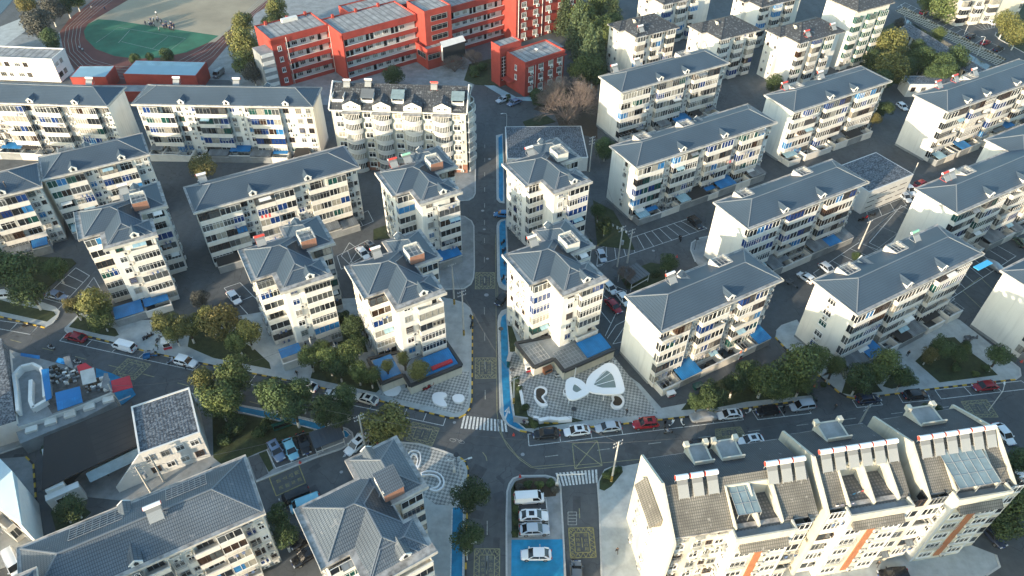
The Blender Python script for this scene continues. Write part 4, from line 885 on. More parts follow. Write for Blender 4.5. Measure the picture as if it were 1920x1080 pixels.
# ---- curved balcony block at the end of the main road
def curved_block():
    z = 17.5; p = at(616,207,z); T = empty('apartment_block', (p.x,p.y,0), R(-1.5), 'cream block with four columns of curved balconies and gabled dormers at the road end', 'apartment block'); L = 34.0; W = 14.5; rng = random.Random(5)
    mb = MB(); mb.box(.4,L-.4,.8,W-.4,2.6,z-.3); mb.box(.38,L-.38,.78,W-.38,0,2.6,1); mb.build('wall', [M['cream'], M['brick']], T)
    mb = MB(); mb.box(0,L,.3,W,z-.3,z); mb.build('eaves', M['trim'], T)
    mb = MB(); sl = .62; v1, v2 = 3.4, 7.4; z1, z2 = z+(v1-.35)*sl*1.0, z+(v1-.35)*sl+(v2-v1)*sl*.75
    P = [(.1,.35,z),(L-.1,.35,z),(L-.1,v1,z1),(.1,v1,z1),(L-.1,v2,z2),(.1,v2,z2),(L-.1,W-.1,z),(.1,W-.1,z)]
    mb.add(P, [(0,1,2,3),(3,2,4,5),(5,4,6,7),(0,3,5,7),(1,6,4,2)], 0); mb.build('roof', M['tiles_k'], T)
    mb = MB()
    for x in (0, L): mb.bar((x,.3,z+.2),(x,v2,z2+.2),.3,.5); mb.bar((x,v2,z2+.2),(x,W,z+.2),.3,.5)
    mb.build('gable_coping', M['trim'], T)
    cols = [5.6, 13.0, 20.6, 27.9]; fh = 2.85
    def arc(w, d, n=10): return [(-w/2 + w*i/n, -d*math.sin(math.pi*(.12+.76*i/n))) for i in range(n+1)]
    A = arc(4.5, 1.9); me = MB(); me.prism(A+[(2.25,.1),(-2.25,.1)], -.14, .1)
    for a, b in zip(A[:-1], A[1:]): me.bar((a[0],a[1],.95),(b[0],b[1],.95),.12,.1)
    for i in range(0, 41):
        t = i/40*10; k = min(9,int(t)); f = t-k; x = A[k][0]+(A[k+1][0]-A[k][0])*f; y = A[k][1]+(A[k+1][1]-A[k][1])*f; me.bar((x,y,.1),(x,y,.9),.07,.07)
    bm = me.mesh('balcony', [M['trim']])
    A2 = arc(4.0, 1.5); gm = []
    for gl in ('g_grey','g_curt','g_dark'):
        me = MB()
        for a, b in zip(A2[:-1], A2[1:]):
            me.add([(a[0],a[1],.1),(b[0],b[1],.1),(b[0],b[1],fh-.15),(a[0],a[1],fh-.15)], [(0,1,2,3)], 1)
            me.bar((a[0],a[1],.1),(a[0],a[1],fh-.15),.09,.09,0)
            me.bar((a[0],a[1]-.03,fh-.3),(b[0],b[1]-.03,fh-.3),.06,.3,0); me.bar((a[0],a[1]-.03,.35),(b[0],b[1]-.03,.35),.06,.5,0)
        gm.append(me.mesh('balcony_glazing', [M['frame_w'], M[gl]]))
    for c in cols:
        for f in range(6):
            b = put('balcony', bm, T, (c,.8,.35+f*fh)); put('balcony_glazing', rng.choice(gm), b)
    for f in range(6):
        for c in (2.2, 9.2, 16.8, 24.2, 31.4): put('window', window_mesh(1.8,1.5,'frame_w',rng.choice(['g_dark','g_curt','g_grey']),2), T, (c,.8,1.2+f*fh)); put('air_conditioner', ac_mesh(), T, (c+.9,.8,.5+f*fh))
        for c in (3.5, 8.0): b = put('balcony', bm, T, (L-.4,c,.35+f*fh), R(90)); put('balcony_glazing', rng.choice(gm), b)
    for c in cols:
        d = empty_child('dormer', T, (c,.5,z)); w = 4.4; mb = MB(); mb.add([(-w/2,0,-.1),(w/2,0,-.1),(w/2,0,1.5),(0,0,2.5),(-w/2,0,1.5),(-w/2,3,-.1),(w/2,3,-.1),(w/2,3,1.5),(-w/2,3,1.5)], [(0,1,2,3,4),(1,6,7,2),(5,0,4,8)]); mb.build('dormer_face', M['trim'], d)
        mb = MB(); e = .25
        for s in (-1,1): mb.add([(s*(w/2+e),-.3,1.35),(0,-.3,2.62),(0,5.6,2.62),(s*(w/2+e),3.2,1.35)], [(0,1,2,3) if s<0 else (3,2,1,0)])
        mb.build('dormer_roof', M['tiles_k'], d)
        for x in (-.8,.8): put('window', window_mesh(.9,.6,'frame_w','g_dark',2,False), d, (x,0,.55))
        mb = MB(); mb.box(-2.3,2.3,-1.8,-.02,-.32,-.12); mb.build('canopy_roof', M['gutter'], d)
    for i, (u, k) in enumerate(((2.0,0),(9.3,1),(16.8,2),(31.6,2))):
        d = empty_child('roof_terrace', T, (u,2.2,z+1.0)); mb = MB(); mb.box(-1.5,1.5,0,.15,-.6,.9); mb.box(-1.5,-1.35,.15,2.6,-.4,1.6); mb.box(1.35,1.5,.15,2.6,-.4,1.6); mb.build('terrace_wall', M['trim'], d)
        if k: m_ = MB(); m_.add([(-1.6,-.4,1.6),(1.6,-.4,1.6),(1.6,2.7,2.6),(-1.6,2.7,2.6)],[(0,1,2,3)]); m_.build('canopy_roof', M['sheet_g' if k == 1 else 'poly'], d)
    return T
TB = curved_block()
for k_, (u_, v_) in enumerate(((3.8,6.2),(9.0,6.8),(25.5,6.2))): heater(*on_block(TB,u_,v_,20.9), R(-1.5), 'tank' if k_ != 2 else 'tank_r', ['leftmost of the three solar heaters on the curved balcony block roof','middle one of the solar heaters on the curved balcony block roof','red based solar heater near the right end of the curved balcony block roof'][k_], s=.95)

# ---- large cream block at the lower right
def terrace_block():
    a = R(10.8); z = 17.6; o = at(1261.5,1009,z); T = empty('apartment_block', (o.x,o.y,0), a, 'cream block in three stepped sections with gritty tile roofs and rows of solar heaters', 'apartment block'); rng = random.Random(11); HR = 3.3
    secs = [(0,20.6,0,12.3),(22.0,34.6,.5,12.8),(36.9,50.2,.2,13.0)]; wall = MB(); rf = MB(); gt = MB()
    terr = [[(8.6,15.2)],[(3.2,10.6)],[(4.2,10.6)]]
    for si, (u0,u1,v0,v1) in enumerate(secs):
        wall.box(u0,u1,v0+.4,v1-.4,0,z-.4,0); vm = (v0+v1)/2-.4; s = HR/(vm-v0)
        gt.box(u0-.05,u1+.05,v0-.1,v0+.5,z-.4,z-.05); gt.box(u0-.05,u1+.05,v1-.4,v1+.1,z-.4,z-.05)
        # terrace cut out of the front slope: slope built around it
        (t0,t1), = terr[si]; t0 += u0; t1 += u0; td = 4.6; zt = z + td*s
        rf.add([(u0,v0,z),(t0,v0,z),(t0,v0+td,zt),(u0,v0+td,zt)], [(0,1,2,3)]); rf.add([(t1,v0,z),(u1,v0,z),(u1,v0+td,zt),(t1,v0+td,zt)], [(0,1,2,3)])
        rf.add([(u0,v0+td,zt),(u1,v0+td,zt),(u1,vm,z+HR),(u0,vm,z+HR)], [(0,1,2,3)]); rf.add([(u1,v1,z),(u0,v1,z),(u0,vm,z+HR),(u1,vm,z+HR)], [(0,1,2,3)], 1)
        fl = MB(); fl.add([(t0,v0-.4,z-.35),(t1,v0-.4,z-.35),(t1,v0+td,z-.35),(t0,v0+td,z-.35)], [(0,1,2,3)]); fl.build('terrace_floor', grid_mat('terrace_slabs_%d' % si, (.2,.195,.185), (.10,.10,.10), .5, .5, 10.8), T)
        tw = MB()
        for x in (t0, t1, (t0+t1)/2): tw.add([(x-.12,v0-.4,z-.35),(x-.12,v0+td,z-.35),(x-.12,v0+td,zt+.15),(x-.12,v0-.4,z+.5),(x+.12,v0-.4,z-.35),(x+.12,v0+td,z-.35),(x+.12,v0+td,zt+.15),(x+.12,v0-.4,z+.5)], [(3,2,1,0),(4,5,6,7),(3,7,6,2),(0,4,7,3),(1,2,6,5)])
        tw.box(t0-.12,t1+.12,v0+td,v0+td+.2,z-.35,zt+.12); tw.build('terrace_wall', M['cream'], T)
        # party walls rising over the roof
        for x in (u0,) if si < 2 else (u0,u1):
            par = MB()
            for s0, s1, za, zb in ((v0-.9,vm,z-.2,z+HR+.5),(vm,v1+.7,z+HR+.5,z-.1)):
                par.add([(x-.18,s0,0),(x+.18,s0,0),(x+.18,s1,0),(x-.18,s1,0),(x-.18,s0,za+.2),(x+.18,s0,za+.2),(x+.18,s1,zb+.2),(x-.18,s1,zb+.2)], [(4,5,6,7),(0,1,5,4),(1,2,6,5),(2,3,7,6),(3,0,4,7)])
            par.build('party_wall', M['cream'], T)
        # projecting bay below the terrace
        bay = empty_child('projecting_bay', T, (0,0,0)); b = MB(); b.box(t0-.5,t1+1.4,v0-1.7,v0+.4,0,z-.5); b.box(t0-.6,t1+1.5,v0-1.8,v0-1.55,z-.5,z+.35); b.box(t0-.6,t0-.35,v0-1.55,v0-.3,z-.5,z+.35); b.box(t1+1.25,t1+1.5,v0-1.55,v0-.3,z-.5,z+.35); b.box(t0-.34,t1+1.24,v0-1.54,v0-.3,z-.499,z-.42,1); b.build('bay_wall', [M['cream'], M['court']], bay)
        b = MB(); b.add([(t0+.3,v0-1.7,z-1.4),(t1+.6,v0-1.7,z-1.4),(t1+.6,v0-2.7,z-2.3),(t0+.3,v0-2.7,z-2.3),(t0+.3,v0-1.7,z-2.3),(t1+.6,v0-1.7,z-2.3)], [(3,2,1,0),(0,4,3),(1,2,5),(2,3,4,5)]); b.build('canopy_roof', M['tiles_g'], bay)
        b = MB(); c = (t0+t1)/2+.45; b.box(c-.55,c+.55,v0-1.82,v0-1.7,1,z-2.4); b.build('orange_strip', M['orange'], bay)
        for f in range(5):
            for c2 in (t0+1.35, t1-.1): put('window', window_mesh(2.3,1.5,'frame_w',rng.choice(GL[:8]),3), bay, (c2,v0-1.7,1.2+f*2.85)); 
            if f % 2: put('window_grille', grille_mesh(2.3,1.4), bay, (t0+1.35,v0-1.7,1.2+f*2.85))
            put('air_conditioner', ac_mesh(), bay, (c+.9,v0-1.7,1.0+f*2.85))
        for q0, q1 in ((t0-.52,t0-.1),(t1+1.0,t1+1.43)): b = MB(); b.box(q0,q1,v0-1.72,v0+.3,.2,z-.6); b.build('corner_band', mat('pale_grey_band', (.50,.53,.56), .8), bay)
        # flanks of the front
        facade(T, (u0+.3,v0+.4), 0, ([('W',2.4),('-',.5),('w',2.0),('s',1.4),('w',1.6)] if si == 0 else [('B',2.6)]), .8, 6, 2.85, rng, gset=GL[:8])
        facade(T, (t1+1.6,v0+.4), 0, [('B',max(2.4,u1-t1-4.0)),('w',2.0)], .8, 6, 2.85, rng, bal_d=1.5, pm='cream', gset=GL[:8])
        facade(bay, (t0-.52, v0+.2), -90, [('s',1.6)], 1.0, 5, 2.85, rng, gset=GL[:8])
        facade(bay, (t1+1.43, v0-1.6), 90, [('s',1.6)], 1.0, 5, 2.85, rng, gset=GL[:8])
        # rear dormer terraces
        for q, (r0, r1) in enumerate(((.30,.44),(.5,.66)) if si == 0 else ((.36,.66),)):
            x0, x1 = u0+(u1-u0)*r0, u0+(u1-u0)*r1; r = MB(); r.box(x0,x1,v1-3.2,v1-3.0,z,z+2.3); r.box(x0,x0+.25,v1-3.0,v1+.1,z-.3,z+1.5); r.box(x1-.25,x1,v1-3.0,v1+.1,z-.3,z+1.5); r.box(x0,x1,v1+.1,v1+.35,z-.3,z+1.5); r.build('rear_terrace_wall', M['cream'], T)
            r = MB(); r.box(x0+.25,x1-.25,v1-3.0,v1+.1,z,z+1.45); r.build('terrace_floor', M['court'], T)
            for cx in (x0, x1): r = MB(); r.box(cx-.35,cx+.35,v1-.2,v1+.6,z+1.2,z+2.1); r.build('chimney', M['cream'], T)
    wall.box(-.8,0,3.2,9.6,0,z-2.2,0)
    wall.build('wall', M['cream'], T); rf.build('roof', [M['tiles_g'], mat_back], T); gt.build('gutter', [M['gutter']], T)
    # left gable lean-to roof and windows
    b = MB(); b.add([(-.25,3.0,z-.6),(-.25,9.8,z-.6),(-1.9,9.8,z-2.2),(-1.9,3.0,z-2.2),(-.25,3.0,z-2.2),(-.25,9.8,z-2.2)], [(0,1,2,3),(0,3,4),(1,5,2)]); b.build('lean_to_roof', M['tiles_g'], T)
    facade(T, (-.8,9.6), -90, [('s',1.8),('-',2.6),('s',1.6)], .8, 5, 2.85, rng)
    facade(T, (50.42,2), 90, [('W',2.4),('-',1.2),('B',3.4),('w',2.2)], .8, 6, 2.85, rng, gset=GL[:8])
    # glass roofs over two terraces
    for (x0,x1,y0,y1,zz) in ((9.1,12.4,.8,5.2,z+1.6),(40.6,47.0,-.6,4.8,z+1.7)):
        m_ = MB(); m_.add([(x0,y0,zz),(x1,y0,zz),(x1,y1,zz+.9),(x0,y1,zz+.9),(x0,y0,zz-.05),(x1,y0,zz-.05),(x1,y1,zz+.85),(x0,y1,zz+.85)], [(0,1,2,3),(7,6,5,4),(0,4,5,1),(1,5,6,2),(2,6,7,3),(3,7,4,0)], 0)
        n = int((x1-x0)/1.1)
        for i in range(n+1): x = x0+(x1-x0)*i/n; m_.bar((x,y0,zz+.03),(x,y1,zz+.93),.06,.06,1)
        for i in range(4): f = i/3; m_.bar((x0,y0+(y1-y0)*f,zz+.03+.9*f),(x1,y0+(y1-y0)*f,zz+.03+.9*f),.05,.05,1)
        for x in (x0+.05,(x0+x1)/2,x1-.05): m_.bar((x,y0,z-.3),(x,y0,zz),.08,.08,1)
        m_.build('glass_canopy', [M['poly'], M['frame_g']], T)
    return T, z, secs, HR
mat_back = tile_mat('shaded_back_slope', (0.085,0.09,0.098), (0.03,0.03,0.035), course=.32, wave=.3, rough=.85, bump=.05, patch=.3, spots=((.3,.3,.3),.70,.35), spscale=1.4)  # same tiles as the front slope, with the unlit side's shade in the colour
TT, tz_, secs_, HR_ = terrace_block()
ordn = ['first','second','third','fourth','fifth','sixth']
def row(u0, du, n, v, z, lab, grp):
    for i in range(n): heater(*on_block(TT, u0+du*i, v, z), R(10.8), 'tank', '%s from left in the row of %s solar heaters %s' % (ordn[i], {3:'three',6:'six'}[n], lab), grp, s=(.87,1.42,1.42))
row(2.6, 2.1, 3, 5.2, tz_+2.35, 'near the blank gable', 'heaters on the left roof section')
row(15.4, 2.0, 3, 5.2, tz_+2.35, 'beside the glass canopy', 'heaters beside the party wall')
row(23.6, 2.0, 6, 5.7, tz_+2.35, 'on the middle section', 'heaters on the middle roof section')
row(38.6, 2.05, 6, 5.5, tz_+2.35, 'on the right section', 'heaters on the right roof section')
mb = MB()

# ---- heaters standing on the slate roofs
def H_(T, u, v, z, lab, tank='tank', s=1.0, dz=0): heater(*on_block(T,u,v,z), T.rotation_euler.z+dz, tank, lab, 'single solar heaters on slate roofs', s=s)
H_(B[1],3.4,8.6,17.0,'white solar heater above the hip end of the roof right of the bare tree'); H_(B[1],11.2,9.0,16.9,'solar heater at mid length of the roof right of the bare tree')
H_(B[3],4.6,8.8,16.9,'red framed solar heater on the roof below the olive trees','tank_r'); H_(B[3],18,9.0,16.8,'solar heater near the right end of the roof below the olive trees')
H_(B[4],6.2,8.8,16.9,'red framed solar heater left of two others on the upper right roof','tank_r'); H_(B[4],13.5,9,16.8,'solar heater midway along the upper right roof ridge','tank_r'); H_(B[4],21.5,9,16.8,'rightmost solar heater on the upper right roof')
H_(B[8],6.2,8.8,16.9,'left one of the twin heaters, pinkish collector and red frame','tank_r'); H_(B[8],8.1,8.8,16.9,'right one of the twin heaters, pale blue collector')
H_(B[6],25.6,9.0,16.7,'green tanked solar heater on the back slope of the gable window block','tank_g'); H_(B[7],8.6,8.8,16.9,'solar heater on a concrete plinth above the plaza side block')
H_(B[16],17.2,5.2,17.6,'solar heater straddling the nearest roof ridge, seen end on',s=1.1); H_(B[13],4.2,9.4,16.4,'grey solar heater at the left end of the long roof behind the tower pair')
H_(B[12],9.0,9.0,16.6,'left solar heater on the ridge below the pale blue shed'); H_(B[12],24.6,9.0,16.6,'right solar heater on the ridge below the school wall'); H_(B[11],40,9.0,16.6,'solar heater at the right end of the upper left roof')
H_(TG,-.2,13.4,17.8,'red solar heater lying on the roof of the tower right of the olive trees','tank_r'); H_(TD,2.2,13.6,18.0,'pale blue tanked heater on the tower before the mottled tile roof'); H_(TC,1.6,13.4,18.0,'long white heater on the left roof edge of the plaza tower')
H_(TI,3.0,14.0,18.0,'greenish tanked heater on the tower at the left kerb of the main road','tank_g'); H_(TI,-.2,14.0,17.8,'second heater beside the greenish one on the kerbside tower','tank_r'); H_(TH,5.6,14.2,18.8,'solar heater above bare brick on the leftmost tower'); H_(TF,1.6,13.4,18.0,'pale heater lying at the back roof edge of the junction tower')

# ---- black tiled blocks at the upper right
def dark_block(px, z, L, W, label, seed, anchor='LF', ang=30, nf=5, gl=None, step=True):
    rng = random.Random(seed); p = at(px[0], px[1], z); a = R(ang); T = empty('apartment_block', (p.x,p.y,0), a, label, 'apartment block', 'black tiled blocks at the upper right')
    mb = MB(); mb.box(.5,L-.5,1.2,W*.55,0,z-.4); mb.box(-.2+.5,L-.52,W*.55-.01,W-.5,0,z-.403); 
    if step: mb.box(-1.4,.51,W*.55,W-.52,0,z-.405)
    mb.build('wall', M['white'], T)
    mb = MB(); mb.box(0,L,0,W,z-.35,z); 
    if step: mb.box(-2,0,W*.5,W,z-.352,z-.003)
    mb.build('gutter', M['gutter'], T)
    mb = MB(); rd = MB(); hip(mb,0,L,0,W,z,.5,rd)
    if step: hip(mb,-2,L*.5,W*.5,W,z-.01,.5,rd)
    mb.build('roof', M['tiles_k'], T); rd.build('ridge_cap', M['dark'], T)
    facade(T, (.5,1.2), 0, [('B',3.2),('w',2.2),('-',.6),('B',3.4),('w',2.2),('B',3.2)] if L > 15.5 else [('B',3.4),('w',2.4),('-',1),('B',3.4)], .4, nf, 2.85, rng, gset=gl, far=True)
    facade(T, (-1.4 if step else .5,W-1), -90, [('s',2),('-',1),('s',2)], .4, nf, 2.85, rng, far=True)
    d = MB(); d.add([(2.5,W*.42,z+2.0),(3.6,W*.42,z+2.0),(3.05,W*.42,z+2.9),(3.05,W*.42+1.6,z+2.7)], [(0,1,2),(0,2,3),(1,3,2)]); d.build('dormer_face', M['cream'], T)
    return T
D1 = dark_block((1193.7,70.8), 14.5, 16.6, 12.6, 'black tiled block behind the small conifer, nearest the school', 31)
D2 = dark_block((1352,75), 14.5, 16.3, 13.2, 'middle one of three black tiled blocks in a row, small cream vent on its roof', 32)
D3 = dark_block((1500,82), 14.5, 19.5, 12.5, 'black tiled block with a red framed heater on its eave', 33)
D4 = dark_block((1609,22.5), 19.5, 17.0, 13, 'taller black tiled block with green glazed balconies beside the canal', 34, nf=6, gl=['g_teal'], step=False)
D5 = dark_block((1245,9), 14.5, 22, 12, 'black tiled block at the top edge left of the dark hedge gap', 35)
D6 = dark_block((1428,14), 14.5, 20, 12, 'black tiled block at the top edge, second from the left', 36)
heater(*on_block(D3,4.2,1.6,15.4), R(30), 'tank_r', 'red framed heater on the eave of a black tiled roof'); heater(*on_block(D3,15.2,1.6,15.4), R(30), 'tank', 'grey heater on the right end of a black tiled eave'); heater(*on_block(D1,2.6,1.6,15.4), R(30), 'tank', 'heater on the black tiled roof nearest the school')
heater(*on_block(D6,4.6,1.6,15.4), R(30), 'tank', 'heater on the black tiled roof at the top edge')

# ---- school
def corridor(T, u0, u1, v, z0, nf, fh, rng, wm='red', right_open=False):
    """open galleries: white rooms set back behind red parapets"""
    for f in range(nf):
        g_ = empty_child('gallery', T, (u0, v, z0+f*fh)); w = u1-u0; mb = MB()
        mb.box(0,w,0,.2,-.45,.95,0); mb.box(0,w,.2,1.7,-.25,-.05,1); mb.box(0,w,-.05,.25,.95,1.05,1); mb.build('gallery_parapet', [M['red'], M['trim']], g_)
        x = 1.2
        while x < w-2:
            if rng.random() < .45: put('door', door_me, g_, (x,1.7,0)); x += 1.5
            else: put('window', window_mesh(1.8,1.3,'frame_w',rng.choice(['g_curt','g_curt','g_grey','g_dark']),3,False), g_, (x+.5,1.7,.9)); x += 2.9
mb = MB(); mb.box(-.5,.5,-.06,.02,0,2.3); door_me = mb.mesh('door', M['cglass'])
def school():
    o = at(505,72,15.5); a = R(37.5); T = empty('school_building', (o.x,o.y,0), a, 'long red school with white galleries, zigzag front and flat slab roofs', 'school building'); rng = random.Random(3)
    w = MB(); r = MB(); rf = MB()
    def vol(u0,u1,v0,v1,z,inset=0,fr=0):
        if inset: w.box(u0,u0+fr,v0,v1,0,z-.7,0); w.box(u0+fr,u1,v0+inset,v1-.001,0,z-.71,1); w.box(u0,u1,v0-.0,v0+inset,z-2.1,z-.699,0)
        else: w.box(u0,u1,v0,v1,0,z-.7,0)
        r.box(u0,u1,v0-.02,v0+.2,z-.7,z,0); r.box(u0,u1,v1-.2,v1,z-.7,z-.1,0); r.box(u0-.02,u0+.2,v0+.2,v1-.2,z-.7,z-.002,0); r.box(u1-.2,u1+.02,v0+.2,v1-.2,z-.7,z-.002,0); rf.box(u0+.2,u1-.2,v0+.2,v1-.2,z-.7,z-.45,0)
    vol(0,18.4,-.5,11.5,15.5,1.7,4.2); vol(18.6,44.6,-9.3,4.5,15.5,1.7,.4); vol(45,54.8,-13.6,-3,17.6); vol(55,78,-10.6,4,15.5,1.7,.3); vol(78.2,105,-17,2,23); vol(30,60,4.6,16,13.5); vol(90,112,2.2,16,21)
    w.box(43.4,56.5,-16.5,-9.4,0,6.2,0); r.box(43.4,56.5,-16.6,-16.4,6.2,6.9,0); r.box(43.3,43.5,-16.4,-9.4,6.2,6.9,0); rf.box(43.6,56.4,-16.3,-13.7,6.2,6.4)
    w.build('wall', [M['red'], M['trim']], T); r.build('roof_parapet', M['red'], T); rf.build('roof', M['slabs'], T)
    fh = 3.35
    corridor(T, 4.4, 18.3, -.5, .3, 4, fh, rng); corridor(T, 19.2, 44.4, -9.3, .3, 4, fh, rng); corridor(T, 55.4, 77.9, -10.6, .3, 4, fh, rng)
    for f in range(4):
        put('window', window_mesh(1.1,1.4,'frame_w','g_dark',2), T, (2.2,-.5,1.3+f*fh))
    for k in range(3): put('window', window_mesh(6.0,1.7,'frame_g','g_dark',3,False), T, (50.2,-13.6,7.7+k*3.1))
    put('window', window_mesh(4.5,1.7,'frame_g','g_dark',3,False), T, (45.8,-16.5,3.2)); put('window', window_mesh(5.0,1.7,'frame_g','g_dark',3,False), T, (43.4,-13,3.2), R(-90))
    for f in range(6):
        for c in (81.5,86.5,92,97.5,102.5): put('window', window_mesh(1.9,1.7,'frame_w',rng.choice(['g_dark','g_curt','g_grey']),3), T, (c,-17,1.4+f*3.5)); put('air_conditioner', ac_mesh(), T, (c+.7,-17,.5+f*3.5), scale=(1.3,1.3,1.3))
    for c in (79.2,89.4,100): q = MB(); q.tube((c,-17.12,.2),(c,-17.12,22),.13,n=6); q.build('drainpipe', M['trim'], T)
    q = MB(); q.box(48.2,56.6,-18.3,-18.0,1.9,7.0); q.build('display_screen', M['dark'], T); q = MB(); q.add([(48.0,-18.5,7.0),(56.8,-18.5,7.0),(56.8,-16.8,8.3),(48.0,-16.8,8.3)],[(0,1,2,3)]); q.box(48.5,48.8,-18,-16.6,2,7); q.box(56,56.3,-18,-16.6,2,7); q.build('screen_canopy', M['trim'], T)
    q = MB(); q.box(-4.2,-.1,-1.2,4.8,0,12.0,0)
    for k in range(5): q.box(-4.0,-.4,-1.5,-1.2,1.6+k*2.3,2.6+k*2.3,1)
    q.build('stair_annex', [M['court'], M['trim']], T)
    for c in (3,10,16,22,30,38): q = MB(); q.box(c,c+.7,10.5 if c<18 else 3.6,11.2 if c<18 else 4.3,14.9,16.2); q.build('roof_vent', M['red'], T)
    q = MB(); q.box(8,13,9.0,10.3,15,16.1); q.build('roof_plant_box', M['trim'], T)
    q = MB(); q.tube((4.6,-.8,.2),(4.6,-.8,15),.08,n=5); q.tube((18.4,-.9,.2),(18.4,-.9,15),.08,n=5); q.build('drainpipe', M['trim'], T)
    return T
school()
def red_block():
    o = at(985,117.5,11); T = empty('office_building', (o.x,o.y,0), R(37.5), 'small three storey red building with flat slab roof, beside the bare brown tree', 'office building'); rng = random.Random(9)
    w = MB(); w.box(0,15.2,0,9.4,0,10.3); w.box(-2.2,5.8,9.6,14.2,0,12.4); w.box(15.2,18.4,4,11,0,9.6); w.build('wall', M['red'], T)
    r = MB(); r.box(-.05,15.3,-.05,.2,10.3,11); r.box(-.05,.2,.2,9.4,10.3,11); r.box(15.05,15.3,.2,9.4,10.3,11); r.box(-.05,15.3,9.2,9.45,10.3,11); r.box(-2.25,5.85,9.55,9.8,12.4,13); r.box(-2.25,-2,9.8,14.2,12.4,13); r.box(5.6,5.85,9.8,14.2,12.4,13); r.box(-.3,15.6,-.5,-.06,9.5,9.75); r.build('roof_parapet', M['red'], T)
    r = MB(); r.box(.2,15.05,.2,9.2,10.3,10.5); r.box(-2,5.6,9.8,14,12.4,12.6); r.box(15.3,18.3,4.1,10.9,9.6,9.8); r.build('roof', M['slabs'], T)
    for f in range(3):
        for i, c in enumerate((2.2,6.0,9.8,13.2)): put('window', window_mesh(1.7,1.6,'frame_w',rng.choice(['g_dark','g_curt','g_grey']),3), T, (c,0,1.3+f*3.2)); put('air_conditioner', ac_mesh(), T, (c+.2,0,.4+f*3.2), scale=(1.2,1.2,1.2))
    for f in (1,2): put('window', window_mesh(.9,1.5,'frame_w','g_dark',2), T, (0,4.5,1+f*3.0), R(-90))
    q = MB(); q.box(-1.7,-.3,9.4,9.6,2,9.6,1)
    for i in range(8): q.box(-1.7,-.3,9.35,9.4,2+i*1.05,2.08+i*1.05,0)
    q.box(-1.05,-.95,9.34,9.4,2,9.6,0); q.build('stair_glazing', [M['frame_w'], M['g_dark']], T)
    for c in (3.9,14.4): q = MB(); q.tube((c,-.1,.1),(c,-.1,9.5),.1,n=6); q.build('drainpipe', M['trim'], T)
    q = MB(); q.box(-2.2,.1,5,9.2,3.0,3.25); q.build('entrance_canopy', M['red'], T)
    q = MB(); q.tube((8,5,10.6),(8,5,11.1),.05); q.ball((8.1,4.9,11.3),.7,8,6,0,.35); q.build('satellite_dish', M['trim'], T)
red_block()

# ---- low buildings
flat_building('school_annex', (96,110.5), 7.6, 42, 7.5, -3, 'white two storey annex with a slab roof at the left edge by the sports field', 'annex building', 'trim', 'slabs', 'RF', .4, [('W',2.8),('w',2.2),('-',.8)]*6, 2, 3.3)
flat_building('equipment_shed', (198,144.5), 4.6, 10.5, 7.5, 3, 'smaller pale blue roofed shed with a dark red end wall', 'shed', 'red', 'sheet_c', 'RF', .1)
flat_building('equipment_shed', (367,142), 5.2, 22, 9.2, -1, 'larger pale blue roofed shed with red walls by the running track', 'shed', 'red', 'sheet_c', 'RF', .1)
flat_building('boundary_shed', (300,172), 3.2, 22, 4.5, 2, 'narrow dark red shed in front of the larger pale blue roof', 'shed', 'red', 'court', 'RF', .2)
T = flat_building('low_building', (951,297), 4.2, 21, 16, 3, 'broad single storey hall under a mottled grey tile roof behind a tower', 'hall', 'trim', 'tiles_m', 'LF', .1)
T = flat_building('low_building', (1630,360), 6.6, 16, 11.5, 30, 'low white hall with mottled tile roof and slit windows by the parking bays', 'hall', 'trim', 'tiles_m', 'LF', .1)
for k in range(3):
    for i in range(4): q = MB(); q.box(-1.3,1.3,-.04,.02,0,.18); q.v = [(x+2.2+i*3.7, y, z+1.4+k*1.6) for x,y,z in q.v]; q.build('slit_window', M['g_dark'], T)
# long arcade by the canal
def arcade():
    a0, a1 = at(1687,52,4.6), at(1832,142,4.6); L = (a1-a0).length; ang = math.atan2(a1.y-a0.y, a1.x-a0.x); T = empty('arcade_building', (a0.x,a0.y,0), ang, 'long low arcade with grey tile roof and white pilasters along the canal', 'arcade')
    mb = MB(); mb.box(0,L,.4,6,0,4.2); mb.build('wall', M['cream'], T); mb = MB(); mb.add([(0,-.6,4.2),(L,-.6,4.2),(L,3.0,6.0),(0,3.0,6.0),(L,6.6,4.2),(0,6.6,4.2)], [(0,1,2,3),(3,2,4,5),(0,3,5),(1,4,2),(0,5,4,1)]); mb.build('roof', M['tiles_m'], T)
    n = int(L/2.2)
    for i in range(n): mb = MB(); x = .8+i*2.2; mb.box(x,x+.8,.3,.42,.4,3.6); mb.build('window', M['g_dark'], T)
    for i in range(0, n, 2): mb = MB(); x = 2.2+i*2.2; mb.box(x,x+.35,.0,.4,0,4.1); mb.build('pilaster', M['trim'], T)
arcade()
flat_building('low_building', (1706,158), 4.2, 15, 5.5, 2, 'small white building with three dark windows behind the olive trees', 'annex building', 'trim', 'tiles_m', 'LF', .1, [('w',3.2),('w',3.2),('w',3.2)], 1, 3, z0=.8)
flat_building('residential_block', (1806,2), 9, 26, 12, 14, 'yellow rendered block corner at the top right edge', 'apartment block', 'cream', 'slabs', 'LF', .5, [('B',3.4),('W',2.4),('B',3.4),('W',2.6),('B',3.6)], 3, 2.9)
wb = flat_building('office_building', (260,851), 7.0, 9.4, 10.6, 28, 'white two storey building with a mottled grey flat roof and white coping', 'office building', 'trim', 'tiles_m', 'LF', .35, [('w',2.3)]*4, 2, 3.1, z0=.2, sides=False)
def in_wb(px, py, z):
    p = at(px, py, z)-wb.location; c, s_ = math.cos(R(-28)), math.sin(R(-28)); return p.x*c-p.y*s_, p.x*s_+p.y*c
